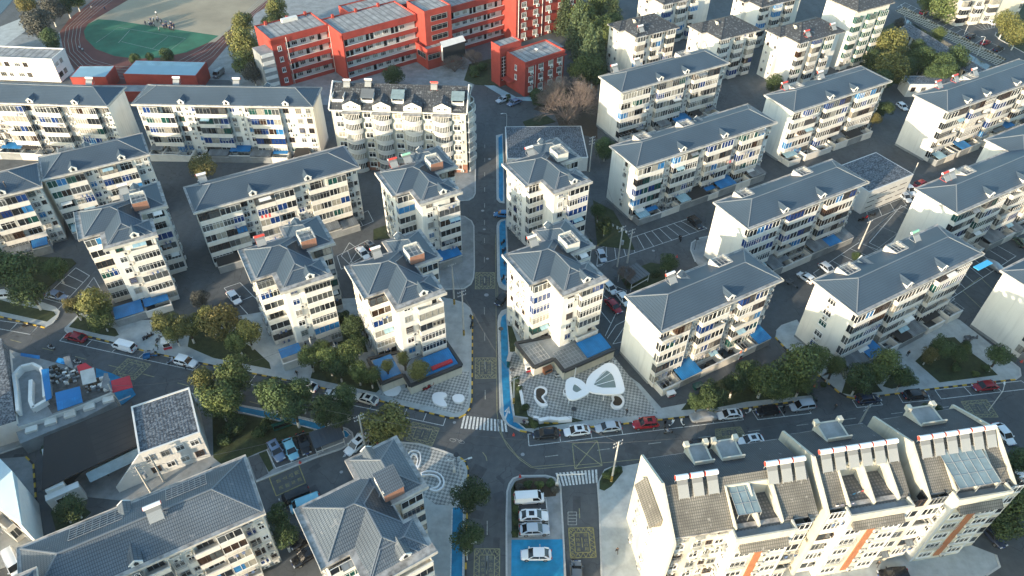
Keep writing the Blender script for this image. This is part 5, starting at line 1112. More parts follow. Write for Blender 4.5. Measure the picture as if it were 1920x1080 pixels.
qx, qy = in_wb(224,924,0); mb = MB(); mb.add([(qx,qy,0),(0.02,-.02,0),(0.02,-.02,6.9),(qx,qy,1.5),(qx,qy+.2,0),(0.02,.2,0),(0.02,.2,6.9),(qx,qy+.2,1.5)], [(0,1,2,3),(7,6,5,4),(3,2,6,7),(0,3,7,4)]); mb.build('sloping_side_wall', M['trim'], wb)
def black_shed():
    a0, a1 = at(110,870,5.4), at(262,806,5.4); ang = math.atan2(a1.y-a0.y, a1.x-a0.x); L = (a1-a0).length; T = empty('market_hall', (a0.x,a0.y,0), ang, 'long open hall under a plain black sheet roof beside the white two storey building', 'hall')
    mb = MB(); mb.add([(-3.2,-3.0,4.6),(L-1,-2.2,4.6),(L+.2,6.8,5.6),(-1.2,6.8,5.6),(-3.2,-3.0,4.4),(L-1,-2.2,4.4),(L+.2,6.8,5.4),(-1.2,6.8,5.4)], [(0,1,2,3),(7,6,5,4),(0,4,5,1),(1,5,6,2),(2,6,7,3),(3,7,4,0)]); mb.build('roof', M['sheet_k'], T)
    mb = MB(); mb.box(-2.8,-.2,-3.4,-2.4,0,4.3); mb.box(.6,L-1.2,5.6,6.5,0,5.1); mb.box(-2.2,-1.9,-2.4,5.6,0,4.3)
    mb.box(-3.2,1.6,-4.6,-3.4,0,3.6); mb.build('wall', M['trim'], T)
    mb = MB(); mb.add([(3.2,-4.6,3.4),(L-1.4,-4.2,3.4),(L-1.2,-2.3,4.0),(3.0,-2.9,4.0)], [(0,1,2,3)]); mb.build('glass_canopy', M['poly'], T)
    put('window', window_mesh(2.2,1.2,'frame_w','g_dark',2), T, (-1.0,-4.6,1.7))
black_shed()
def left_market():
    o = at(30,790,4.0); T = empty('market_building', (o.x,o.y,0), R(24), 'cluttered low market building with a curved white ramp wall and roof terrace', 'market building')
    def L_(px, py, z):
        p = at(px, py, z)-o; c, s = math.cos(R(-24)), math.sin(R(-24)); return (p.x*c-p.y*s, p.x*s+p.y*c)
    P = [L_(x,y,4.0) for x, y in ((30,795),(22,672),(60,668),(140,690),(150,700),(200,712),(208,735),(150,760),(90,782),(34,800))]
    mb = MB(); mb.prism(P, 0, 4.0, 0, 1); mb.build('terrace_block', [M['trim'], M['court']], T)
    mb = MB(); A = [L_(x,y,5.2) for x, y in ((34,772),(30,730),(26,703),(40,688),(62,683),(76,690),(82,705),(84,745))]
    for a, b in zip(A[:-1], A[1:]): mb.bar((a[0],a[1],4.7),(b[0],b[1],4.7),.5,1.6)
    mb.build('ramp_wall', M['trim'], T)
    mb = MB(); A = [L_(x,y,5) for x, y in ((58,713),(57,752),(62,765),(88,750))]
    for a, b in zip(A[:-1], A[1:]): mb.bar((a[0],a[1],4.6),(b[0],b[1],4.6),.6,1.2)
    mb.build('inner_ramp_wall', M['trim'], T)
    mb = MB(); P = [L_(x,y,3.0) for x, y in ((30,810),(95,786),(150,765),(210,738),(216,752),(160,782),(100,806),(38,832))]; mb.prism(P,0,3.0,0); 
    for i in range(5): x, y = L_(60+i*36, 806-i*14, 3.1); mb.box(x-.9,x+.9,y-.6,y+.6,3.0,3.5,1)
    mb.build('lower_shop_row', [M['court'], M['parapet']], T)
    rng = random.Random(4); mb = MB()
    for i in range(70):
        x, y = L_(rng.uniform(92,145), rng.uniform(692,722), 4.0); c = rng.uniform(.15,.5); mb.box(x,x+c*1.5,y,y+c,4.0,4.0+rng.uniform(.2,.8), rng.randint(0,3))
    for i in range(40):
        x, y = L_(rng.uniform(160,200), rng.uniform(712,738), 4.0); c = rng.uniform(.15,.5); mb.box(x,x+c*1.5,y,y+c,4.0,4.0+rng.uniform(.2,.7), rng.randint(0,3))
    mb.build('stored_clutter', [M['trim'], M['grey'], M['soil'], M['sheet_g']], T)
    fl = MB(); fl.add([(*L_(x,y,4.0),4.03) for x, y in ((86,756),(100,742),(96,692),(142,694),(200,716),(206,736),(150,757),(98,776))], [list(range(8))[::-1]]); fl.build('terrace_floor', mat('dirty_terrace', (.13,.125,.12), .95, noise=.6, nscale=.9, detail=9), T)
    def roofq(name, pts, z0, z1, m):
        q = [L_(x,y,z0) for x, y in pts]; mb = MB(); zs = (z0,z0,z1,z1); mb.add([(p[0],p[1],z) for p, z in zip(q,zs)] + [(p[0],p[1],z-.1) for p, z in zip(q,zs)], [(0,1,2,3),(7,6,5,4),(0,4,5,1),(1,5,6,2),(2,6,7,3),(3,7,4,0)]); mb.build(name, M[m], T)
    roofq('blue_sheet_roof', ((108,770),(155,754),(151,727),(105,739)), 5.6, 6.0, 'sheet_b'); roofq('blue_sheet_roof', ((86,752),(97,746),(92,692),(78,694)), 5.5, 5.7, 'sheet_b'); roofq('blue_sheet_roof', ((38,667),(74,673),(75,668),(40,663)), 4.8, 5.0, 'sheet_b'); roofq('blue_sheet_roof', ((104,679),(121,683),(121,674),(110,672)), 5.0, 5.2, 'sheet_b')
    roofq('red_awning', ((148,700),(178,693),(162,684),(146,690)), 5.6, 6.2, 'sheet_r'); roofq('pale_sheet_roof', ((155,722),(181,715),(178,693),(152,700)), 5.2, 5.8, 'concrete'); roofq('red_awning', ((211,736),(249,726),(244,706),(209,716)), 4.8, 5.1, 'sheet_r'); roofq('grey_sheet_roof', ((122,683),(138,692),(131,668),(119,671)), 5.2, 5.4, 'sheet_g'); roofq('grey_sheet_roof', ((190,724),(210,736),(203,701),(196,702)), 5.0, 5.3, 'sheet_g')
    return T
left_market()
def pitched(name, pts, z0, z1, label, cat, m, wm='trim'):
    p = pix(pts, z0); T = empty(name, (p[0].x,p[0].y,0), 0, label, cat); q = [(v.x-p[0].x, v.y-p[0].y) for v in p]
    mb = MB(); mb.prism(q, 0, z0-.15); mb.build('wall', M[wm], T); zs = (z0,z0,z1,z1); mb = MB(); mb.add([(a[0],a[1],z) for a, z in zip(q,zs)]+[(a[0],a[1],z0-.14) for a in q], [(0,1,2,3),(0,4,5,1),(1,5,6,2),(2,6,7,3),(3,7,4,0)]); mb.build('roof', M[m], T); return T
pitched('market_hall', [(-40,810),(30,788),(17,655),(-40,650)], 5.0, 8.0, 'hall with dark ribbed tile roof cut by the left edge', 'hall', 'tiles_m')

M['pale'] = mat('pale_membrane', (0.42,0.55,0.62), .5, noise=.1, nscale=.5)
T = pitched('warehouse', [(-60,905),(41,985),(31,893),(-60,800)], 8.0, 9.5, 'building with a smooth pale blue roof at the lower left edge', 'warehouse', 'pale')
pw = pix([(-60,905),(41,985)], 8.0); dv = pw[1]-pw[0]; facade(T, (0,0), math.degrees(math.atan2(dv.y,dv.x)), [('B',3.4),('w',2.2),('B',3.4),('w',2)], .4, 2, 3, random.Random(3))
# carport and cycle shelter
def shelter(px, ang, L, W, z, label, cat='shelter', m='sheet_g'):
    p = at(*px, 0); T = empty('cycle_shelter', (p.x,p.y,0), R(ang), label, cat); mb = MB(); mb.add([(0,0,z-.35),(L,0,z-.35),(L,W,z),(0,W,z),(0,0,z-.45),(L,0,z-.45),(L,W,z-.1),(0,W,z-.1)], [(0,1,2,3),(7,6,5,4),(0,4,5,1),(1,5,6,2),(2,6,7,3),(3,7,4,0)])
    n = int(L/.7)
    for i in range(n+1): x = L*i/n; mb.bar((x,-.02,z-.3),(x,W+.02,z+.05),.08,.1,0)
    mb.build('roof', M[m], T); mb = MB()
    for x in (.15, L-.15):
        for y in (.15, W-.15): mb.bar((x,y,0),(x,y,z-.35),.1,.1)
    mb.bar((.15,.15,1),(L-.15,.15,1),.06,.25); mb.build('post_frame', M['trim'], T); return T
M['rib'] = mat('dark_ribbed_sheet', (.085,.10,.12), .5, metal=.2)
shelter((594,856), 27, 5.2, 3.4, 2.6, 'dark ribbed shelter roof beside three parked cars at the blue strip end', m='rib'); shelter((973,1160), 0, 8, 4.5, 2.6, 'dark ribbed carport roof at the bottom edge beside the blue parking pad', m='rib')
shelter((1182,548), 38, 5.5, 4.2, 2.7, 'grey roofed garden pavilion beside the bare shrub', 'pavilion', 'sheet_g')

# ---- unseen blocks added outside the view to shade the street and cream block
for i, (x, y, L, nf_, zz) in enumerate([(-120,28,40,6,18),(-88,12,40,6,18),(-60,-8,40,6,18),(30,4,32,8,25),(88,42,40,6,18),(-150,60,40,6,18),(-170,95,40,6,18),(120,66,40,6,18)]):
    block((0,0), zz, L, world=(x,y,0), label='unseen slate roofed block added to cast shade', group='unseen blocks added for their shade', seed=60+i, det=False, yards=False)

# ------------------------------------------------------------------ trees
def rand_dir(rng):
    while True:
        v = Vector((rng.uniform(-1,1), rng.uniform(-1,1), rng.uniform(-1,1)))
        if .05 < v.length < 1: return v.normalized()
def leaf_quad(mb, p, n, s, rng):
    u = n.orthogonal().normalized(); u.rotate(Matrix.Rotation(rng.uniform(0, 6.28), 3, n)); w = n.cross(u)
    a = s*rng.uniform(.6,1.3); b = s*rng.uniform(.4,.9)
    mb.add([p-u*a-w*b*.4, p+u*a*.2-w*b, p+u*a+w*b*.2, p-u*a*.1+w*b], [(0,1,2,3)])
def crown_mesh(seed, n=5200, lobes=15, flat=.85, size=.052, hole=.0):
    rng = random.Random(seed); mb = MB(); L = []
    for i in range(lobes):
        d = rand_dir(rng); r = rng.uniform(.28,.46); q = Vector((d.x*(1-r)*rng.uniform(.6,1.02), d.y*(1-r)*rng.uniform(.6,1.02), d.z*(1-r)*flat)); L.append((q, r))
    L.append((Vector((0,0,0)), .55))
    tot = sum(r*r for _, r in L)
    for q, r in L:
        for k in range(int(n*r*r/tot)):
            d = rand_dir(rng)
            if d.z < -.5 and rng.random() < .6: continue
            bump = 1 + .16*math.sin(d.x*9+seed+q.x*7)*math.sin(d.y*8+q.y*5)*math.sin(d.z*7)
            p = q + d*r*bump*rng.uniform(.78,1.04); nn = (d + rand_dir(rng)*.6).normalized(); leaf_quad(mb, p, nn, size, rng)
    return mb
CR = {}
def crown(kind, i):
    k = (kind, i)
    if k not in CR:
        if kind == 'conifer':
            rng = random.Random(i); mb = MB()
            for t in range(26):
                h = t/26; r = (1-h)**.85*.9+.04; nb = int(6+12*(1-h))
                for b in range(nb):
                    a = 2*math.pi*(b+rng.random()*.6)/nb; rr = r*rng.uniform(.7,1.12)
                    for s in range(9):
                        f = (s+.5)/9; p = Vector((math.cos(a)*rr*f, math.sin(a)*rr*f, -1+2.1*h - .16*f*f*rr*2+rng.uniform(-.02,.02)))
                        for z in range(2): leaf_quad(mb, p+rand_dir(rng)*.035, (Vector((0,0,1))+rand_dir(rng)*.7).normalized(), .05, rng)
        elif kind == 'twig':
            rng = random.Random(i); mb = MB()
            def br(p, d, l, r, n):
                q = p + d*l; mb.tube(p, q, r, r*.6, 3, smooth=False)
                if n == 0: return
                for k2 in range(4 if n > 1 else 3):
                    nd = (d + rand_dir(rng)*.62 + Vector((0,0,.12))).normalized(); br(q, nd, l*rng.uniform(.62,.82), r*.55, n-1)
            for k3 in range(11):
                a = k3*.571; br(Vector((0,0,-.75)), Vector((math.cos(a)*.75,math.sin(a)*.75,.8)).normalized(), .42, .03, 5)
        elif kind == 'bush': mb = crown_mesh(i+40, 2600, 8, .7, .075)
        else: mb = crown_mesh(i, 6400 if kind == 'big' else 5200, 15 + i, .82, .047)
        CR[k] = mb.mesh('crown', [FOL['dark']])
    return CR[k]
def trunk_mesh(kind):
    k = ('trunk', kind)
    if k in CR: return CR[k]
    rng = random.Random(3); mb = MB()     # unit height to crown centre
    if kind == 'lime': mb.tube((0,0,0),(.0,.0,.28),.052,.046,8,1)
    mb.tube((0,0,.28 if kind == 'lime' else 0),(.02,.01,.62),.046,.036,8,0)
    for a in range(5):
        t = a*1.26; e = Vector((math.cos(t)*.28, math.sin(t)*.28, 1.0+.1*math.sin(a))); mb.tube((.02,.01,.58),e*.5+Vector((.01,0,.36)),.026,.018,6,0); mb.tube(e*.5+Vector((.01,0,.36)),e,.018,.006,5,0)
    mb.tube((.02,.01,.6),(0,0,1.15),.034,.01,6,0)
    CR[k] = mb.mesh('trunk', [M['wood'], M['lime']]); return CR[k]
def tree(cx, cy, rp, zc, kind, label, group=None, lime=True):
    p = at(cx, cy, zc); r = rp/pxm(cx, cy, zc)*1.27; rng = random.Random(int(cx*7+cy)); var = rng.randint(0, 3)
    con = kind == 'conifer'; T = empty('conifer_tree' if con else ('shrub' if kind.startswith('b_') else 'broadleaf_tree'), (p.x, p.y, 0), rng.uniform(0, 6.28), label, 'shrub' if kind.startswith('b_') else 'tree', group)
    if kind.startswith('b_'):
        c = put('foliage', crown('bush', var), T, (0,0,r*.65)); c.scale = (r, r, r*.9); c.material_slots[0].link = 'OBJECT'; c.material_slots[0].material = FOL[kind[2:]]
        mb = MB(); mb.tube((0,0,0),(0,0,r*.7),.06,.04,5); mb.build('stem', M['wood'], T); return T
    hz = zc*1.0
    c = put('crown', crown('conifer' if con else ('twig' if kind == 'twig' else 'std'), var if kind != 'twig' else 0), T, (0,0,zc))
    c.scale = (r, r, (zc*.93 if con else (r if kind != 'twig' else r*1.0))*(1.0 if con or kind == 'twig' else rng.uniform(.85,1.1)))
    c.material_slots[0].link = 'OBJECT'; c.material_slots[0].material = FOL[kind]
    if kind == 'twig' or con:
        mb = MB(); mb.tube((0,0,0),(0,0,zc*1.5 if con else zc-.74*r),.3,.1,7); mb.build('trunk', M['wood'], T)
    else:
        t = put('trunk', trunk_mesh('lime' if lime else 'plain'), T); s = zc; t.scale = (s*.9, s*.9, s)
    return T
g1, g2, g3, g4 = 'street trees along the left road', 'trees on the right hand verges', 'trees of the upper right garden', 'trees around the school'
TREES = [
 (722,797,42,4.6,'olive','round olive brown tree overhanging the left road near the junction',g1), (882,928,33,4.6,'dark','dark round tree on the blue strip beside the plaza at the bottom',None),
 (876,1007,29,4.4,'dark','second dark tree on the blue strip, nearest the bottom edge',None), (437,702,36,6,'green','big tree by the left road behind a tall pole, upper of its clump',g1),
 (408,746,36,6.5,'green','big tree beside the white two storey building coping',g1), (380,716,26,6,'olive','olive edged crown at the left of the clump by the grey roof',g1),
 (516,748,36,6,'dark','dark tree over the blue strip, right of the big clump',g1), (549,762,30,6,'dark','dark tree over the blue strip above the parked blue grey car',g1), (497,735,22,6,'dark','small crown touching the road dashes left of the white sedan',g1),
 (604,768,30,6,'dark','tree over the blue strip above the black parked car',g1), (634,778,24,6,'dark','tree beside the ribbed shelter at the strip end',g1), (645,744,24,6.5,'dark','crown between the half hidden white car and the cream sedan',g1),
 (580,668,21,4.5,'green','small tree at the foot of the second tower, left one',g1), (616,673,22,5,'green','taller tree in the verge right of the second tower foot',g1), (650,658,26,5.5,'green','tree in the gap between the two left towers',g1), (671,697,19,4,'green','small round tree on the verge left of the blue shop roof',g1), (694,702,19,4,'green','small tree next to the blue shop roof corner',g1),
 (725,683,12,5.5,'olive','thin yellowish tree in front of the blue shop roof, left one',g1), (757,672,13,5.8,'olive','thin yellowish tree in front of the blue shop roof, taller one',g1), (785,693,21,4.5,'olive','compact yellow green tree between the two blue shop roofs',g1),
 (136,571,17,4.5,'autumn','yellow brown tree at the entrance of the left parking bays',g1), (177,572,30,5,'olive','broad tree in front of the shed roofs of the leftmost tower',g1), (190,598,24,3.6,'green','lower green crown by the white van court',g1),
 (308,605,25,4.8,'olive','olive tree right of the playground patterned roof',g1), (351,612,25,4.8,'olive','olive tree in the middle of the sunlit row',g1), (420,605,36,5.8,'autumn','largest sunlit brownish crown in the row above the verge',g1), (464,624,24,4.8,'olive','bright green yellow crown at the right end of the sunlit row',g1),
 (21,508,42,6,'dark','large dark tree at the left edge behind the parking bays',None), (55,545,32,5.5,'dark','dark tree over the blue silver car in the left bays',None), (-8,500,34,6,'dark','dark crown cut off by the left edge',None), (105,505,22,4,'dark','dark low tree at the head of the left lawn',None),
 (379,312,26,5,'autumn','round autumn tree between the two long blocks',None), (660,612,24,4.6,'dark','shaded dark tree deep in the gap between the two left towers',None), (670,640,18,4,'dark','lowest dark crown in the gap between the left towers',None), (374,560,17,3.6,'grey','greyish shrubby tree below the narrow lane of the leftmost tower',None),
 (1436,707,36,6,'green','leftmost of the three big trees in front of the road verge, right side',g2), (1496,686,42,6.5,'green','biggest green crown beside the side road entrance',g2), (1532,670,26,6.5,'green','crown brushing the corner of the four window gable',g2), (1566,684,20,5.5,'green','right end crown of the big clump by the side road',g2),
 (1335,742,27,5,'dark','dark tree above the silver covered car',g2), (1378,716,21,4.6,'dark','dark small tree between the red edged shop roof and big clump',g2), (1613,710,28,4.8,'dark','dark tree at the corner of the park next to the navy car',g2), (1663,684,30,5,'green','tree against the shop row below the four window block',g2), (1697,704,22,4.5,'dark','dark tree right of the shop row tree',g2),
 (1768,650,22,4,'dark','dark clump at the top of the fenced park bed',g2), (1800,664,16,3.4,'dark','dense shrub tree in the middle of the park bed',g2), (1876,664,21,5,'dark','slanting tree at the right end of the park, beside the road bend',g2), (1742,665,17,3,'autumn','reddish shrub tree on the left of the park bed',g2), (1812,648,9,3,'dark','tiny round tree at the park path',g2),
 (1905,940,46,6,'dark','dark tree mass at the right edge below the white sedan',None), (1912,866,26,5,'dark','dark tree at the right edge beside the white sedan',None), (1885,985,30,4,'dark','dark hedge like crown by the navy car at the lower right',None), (1746,768,16,4,'dark','dark tree showing behind the right hand terrace roof',None),
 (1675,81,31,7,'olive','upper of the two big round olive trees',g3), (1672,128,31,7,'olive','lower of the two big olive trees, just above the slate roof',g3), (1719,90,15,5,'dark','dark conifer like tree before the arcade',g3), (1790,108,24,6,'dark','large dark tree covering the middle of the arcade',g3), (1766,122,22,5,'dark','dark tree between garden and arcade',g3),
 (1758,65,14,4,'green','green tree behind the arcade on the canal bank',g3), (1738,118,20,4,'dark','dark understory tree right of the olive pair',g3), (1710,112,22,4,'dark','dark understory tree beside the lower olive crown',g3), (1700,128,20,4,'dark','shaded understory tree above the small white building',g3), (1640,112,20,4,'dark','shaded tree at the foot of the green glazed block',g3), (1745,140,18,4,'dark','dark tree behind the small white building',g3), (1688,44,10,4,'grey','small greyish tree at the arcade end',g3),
 (1888,42,21,6,'olive','sunlit tree by the top right car park',g3), (1912,62,24,6,'olive','sunlit tree cut by the right edge near the car park',g3), (1775,14,28,5,'green','broad tree at the top beside the yellow block',g3), (1810,6,18,5,'green','tree touching the yellow block wall',g3), (1740,4,18,5,'green','leftmost tree on the top right verge',g3),
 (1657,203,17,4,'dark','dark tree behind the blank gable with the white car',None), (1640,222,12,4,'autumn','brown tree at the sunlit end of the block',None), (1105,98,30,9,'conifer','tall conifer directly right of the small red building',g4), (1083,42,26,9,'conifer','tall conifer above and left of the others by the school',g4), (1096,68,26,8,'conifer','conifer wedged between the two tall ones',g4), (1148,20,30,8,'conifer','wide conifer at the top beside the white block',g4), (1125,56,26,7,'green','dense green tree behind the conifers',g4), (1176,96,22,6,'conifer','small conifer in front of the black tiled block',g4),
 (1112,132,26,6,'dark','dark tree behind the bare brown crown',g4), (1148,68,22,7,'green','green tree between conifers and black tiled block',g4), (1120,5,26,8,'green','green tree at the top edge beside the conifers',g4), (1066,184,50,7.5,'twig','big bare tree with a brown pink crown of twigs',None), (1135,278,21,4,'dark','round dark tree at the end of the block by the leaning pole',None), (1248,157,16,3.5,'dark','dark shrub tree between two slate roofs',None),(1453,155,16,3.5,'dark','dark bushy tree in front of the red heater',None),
 (450,82,30,7,'olive','large tree left of the school end wall',g4), (458,48,22,7,'olive','tree behind the first school tree, beside the track',g4), (474,136,18,5,'grey','grey leaved tree at the foot of the school stair annex',g4), (456,116,24,6,'green','green tree overlapping the shed road',g4), (520,22,22,7,'olive','tree behind the school roof at the top',g4), (505,42,16,6,'olive','lower crown at the school roof corner',g4),
 (70,44,28,6,'grey','grey green tree left of the running track',g4), (92,18,24,6,'grey','tree at the top left between canal and track',g4), (97,74,19,5,'dark','dark tree at the corner of the annex roof',g4), (50,8,19,6,'autumn','brown tree at the top left corner',g4), (122,8,18,5,'dark','dark tree at the top left beside the track',g4), (140,-4,18,5,'green','green tree at the top beside the track bend',g4),
 (738,141,20,4,'dark','dark round tree behind the curved balcony block roof',g4), (253,111,10,3.4,'dark','small dark tree between the two blue sheds',g4), (281,107,8,3,'dark','smallest dark tree behind the larger blue shed',g4), (312,105,13,3.4,'dark','wide dark tree behind the larger blue shed',g4), (852,118,18,3,'twig','leafless shrub tree in the planted oval of the school yard',g4), (886,105,14,3,'twig','second leafless tree of the school yard oval',g4),
 (1252,492,18,3,'dark','dark tree at the pavilion garden, right end',None), (1176,512,15,3.4,'twig','bare shrub between tower and pavilion',None), (1122,396,14,3.4,'dark','dark tree above the clothes line lawn',None), (1134,424,15,3,'dark','dark bush on the clothes line lawn',None), (137,950,26,3.5,'dark','dark clump behind the nearest roof, beside the walled yard',None), (119,962,18,3,'dark','left part of the walled yard greenery',None),
 (520,968,22,5,'dark','dark tree between the nearest roof and the nearest tower, upper',None), (531,1003,24,5,'dark','dark tree between the nearest roof and the nearest tower, lower',None), (93,843,13,3,'dark','small tree at the end of the black shed',None), (1672,508,9,2,'dark','dark bush at the end of the garden row beside the pole',None), (1607,481,10,2.5,'dark','small bush by the row of garden sheds',None), (1812,655,12,3,'green','pale green tree in the park bed',g2),
 (560,735,26,6,'dark','dark crown between the blue strip trees and the white sedan',g1), (325,622,22,4.2,'olive','low olive crown touching the kiosk court',g1), (392,598,26,5,'olive','olive tree tucked behind the largest brownish crown',g1), (445,640,22,4,'green','low green crown at the verge right end',g1), (600,655,18,4.2,'green','small tree by the foot of the second tower, upper',g1), (635,690,20,4,'dark','dark shrub tree on the verge behind the white sedan',g1),
 (425,755,30,5.5,'green','lower crown of the big clump by the lawn',g1), (1400,690,22,5,'dark','dark tree between the shop roof and the three big trees',g2), (1460,725,26,4.6,'green','lower green crown at the verge of the three big trees',g2), (1505,715,22,4.6,'green','green crown at the mouth of the side road',g2), (1310,752,18,4,'dark','small dark tree left of the covered car',g2), (1640,700,22,4.5,'green','green crown between the shop row trees',g2),
 (1730,112,24,5,'dark','dark tree in the hollow between olive pair and arcade',g3), (1655,150,20,5,'dark','dark tree under the lower olive crown',g3), (1770,135,22,5,'dark','dark tree before the arcade end',g3), (1095,30,26,8,'green','broad green tree among the school conifers',g4), (1060,20,24,8,'conifer','conifer touching the big red school block',g4), (1120,90,26,7,'conifer','broad conifer between red office and black tiled block',g4), (1092,130,24,6,'green','green tree at the foot of the tall conifers',g4), (1140,45,24,7,'dark','dark tree between the conifers',g4),
]
for t in TREES: tree(*t[:6], group=t[6])
BUSH = [(442,802,22,'dark','largest shrub on the lawn beside the three parked cars'),(487,812,14,'dark','small shrub nearest the blue grey car'),(424,828,15,'dark','shrub on the lawn nearest the grey flat roof'),(500,800,14,'dark','shrub under the trees left of the blue strip'),
 (1010,191,18,'dark','clipped hedge of the little garden by the school gate'),(1040,182,16,'dark','right part of the clipped hedge by the school gate'),(782,112,1,'dark','tiny shrub in the school yard'),(990,908,9,'dark','dark purple planting left in the flower bed at the island head'),(1012,908,9,'green','green planting in the middle of the island flower bed'),(1032,905,9,'dark','dark planting right in the island flower bed'),
 (975,912,8,'grey','pale planting at the left of the flower bed'),(1040,920,9,'grey','pale planting at the right of the flower bed'),(1138,893,9,'green','shrub at the foot of the striped pole'),(1150,884,8,'green','second shrub on the triangular bed of the striped pole'),(1160,880,7,'dark','third shrub on the triangular bed'),
 (968,935,8,'dark','hedge bush beside the white delivery van'),(967,955,8,'dark','hedge bush beside the upper white sedan'),(966,978,8,'dark','hedge bush beside the lower white sedan'),(966,998,8,'dark','hedge bush at the end of the island hedge'),(975,728,7,'dark','bush at the foot of the plaza light pole'),(985,765,8,'dark','bush on the dark bed by the cycle strip'),(1000,796,9,'green','bush behind the sign at the plaza corner'),(968,712,8,'dark','bush under the black globe lamp'),
 (645,595,12,'dark','shrub between left towers, front'),(230,600,9,'dark','rock garden shrub by the white court'),(1410,725,10,'dark','low bush between the big trees and the side road'),(1300,757,9,'dark','low bush on the verge beside the shop row'),(1545,720,6,'dark','bush at the side road corner'),(1850,690,9,'dark','low dark bush at the park edge'),(1790,690,10,'dark','low bush in the middle of the park lawn'),(1830,700,7,'green','low bright bush near the park edge'),
 (1100,455,9,'dark','low bush beside the silver parked car'),(1195,525,10,'dark','garden bush left of the pavilion'),(1230,515,9,'dark','garden bush right of the pavilion'),(890,140,12,'dark','rounded shrub in the school yard oval'),(905,130,10,'dark','second rounded shrub in the school yard oval'),(950,185,8,'dark','shrub at the red office entrance'),(1860,25,8,'dark','hedge bush at the yellow block')]
for cx, cy, rp, k, lab in BUSH:
    if rp > 2: tree(cx, cy, rp, .6, 'b_'+k, lab, 'shrubs and hedges')

# ------------------------------------------------------------------ vehicles
def loft(st, name, mats, sub=1):
    """st: list of (x, [(y,z)...]) half profiles from bottom centre outward and up to the roof centre"""
    mb = MB(); n = len(st[0][1]); rows = []
    for x, pr in st:
        row = [(x, y, z) for y, z in pr] + [(x, -y, z) for y, z in pr[::-1]]; rows.append(row)
    k = 2*n; vs = [p for r in rows for p in r]; fs = []
    for i in range(len(st)-1):
        for j in range(k): fs.append((i*k+j, i*k+(j+1)%k, (i+1)*k+(j+1)%k, (i+1)*k+j))
    fs.append(tuple(range(k))[::-1]); fs.append(tuple((len(st)-1)*k+j for j in range(k)))
    mb.add(vs, fs, 0, True); me = mb.mesh(name, mats)
    o = bpy.data.objects.new('tmp', me); COL.objects.link(o); m = o.modifiers.new('s', 'SUBSURF'); m.levels = sub; m.render_levels = sub
    bpy.context.view_layer.update(); m2 = bpy.data.meshes.new_from_object(o.evaluated_get(bpy.context.evaluated_depsgraph_get())); bpy.data.objects.remove(o)
    m2.name = name
    for p in m2.polygons: p.use_smooth = True
    return m2
VEH = {}
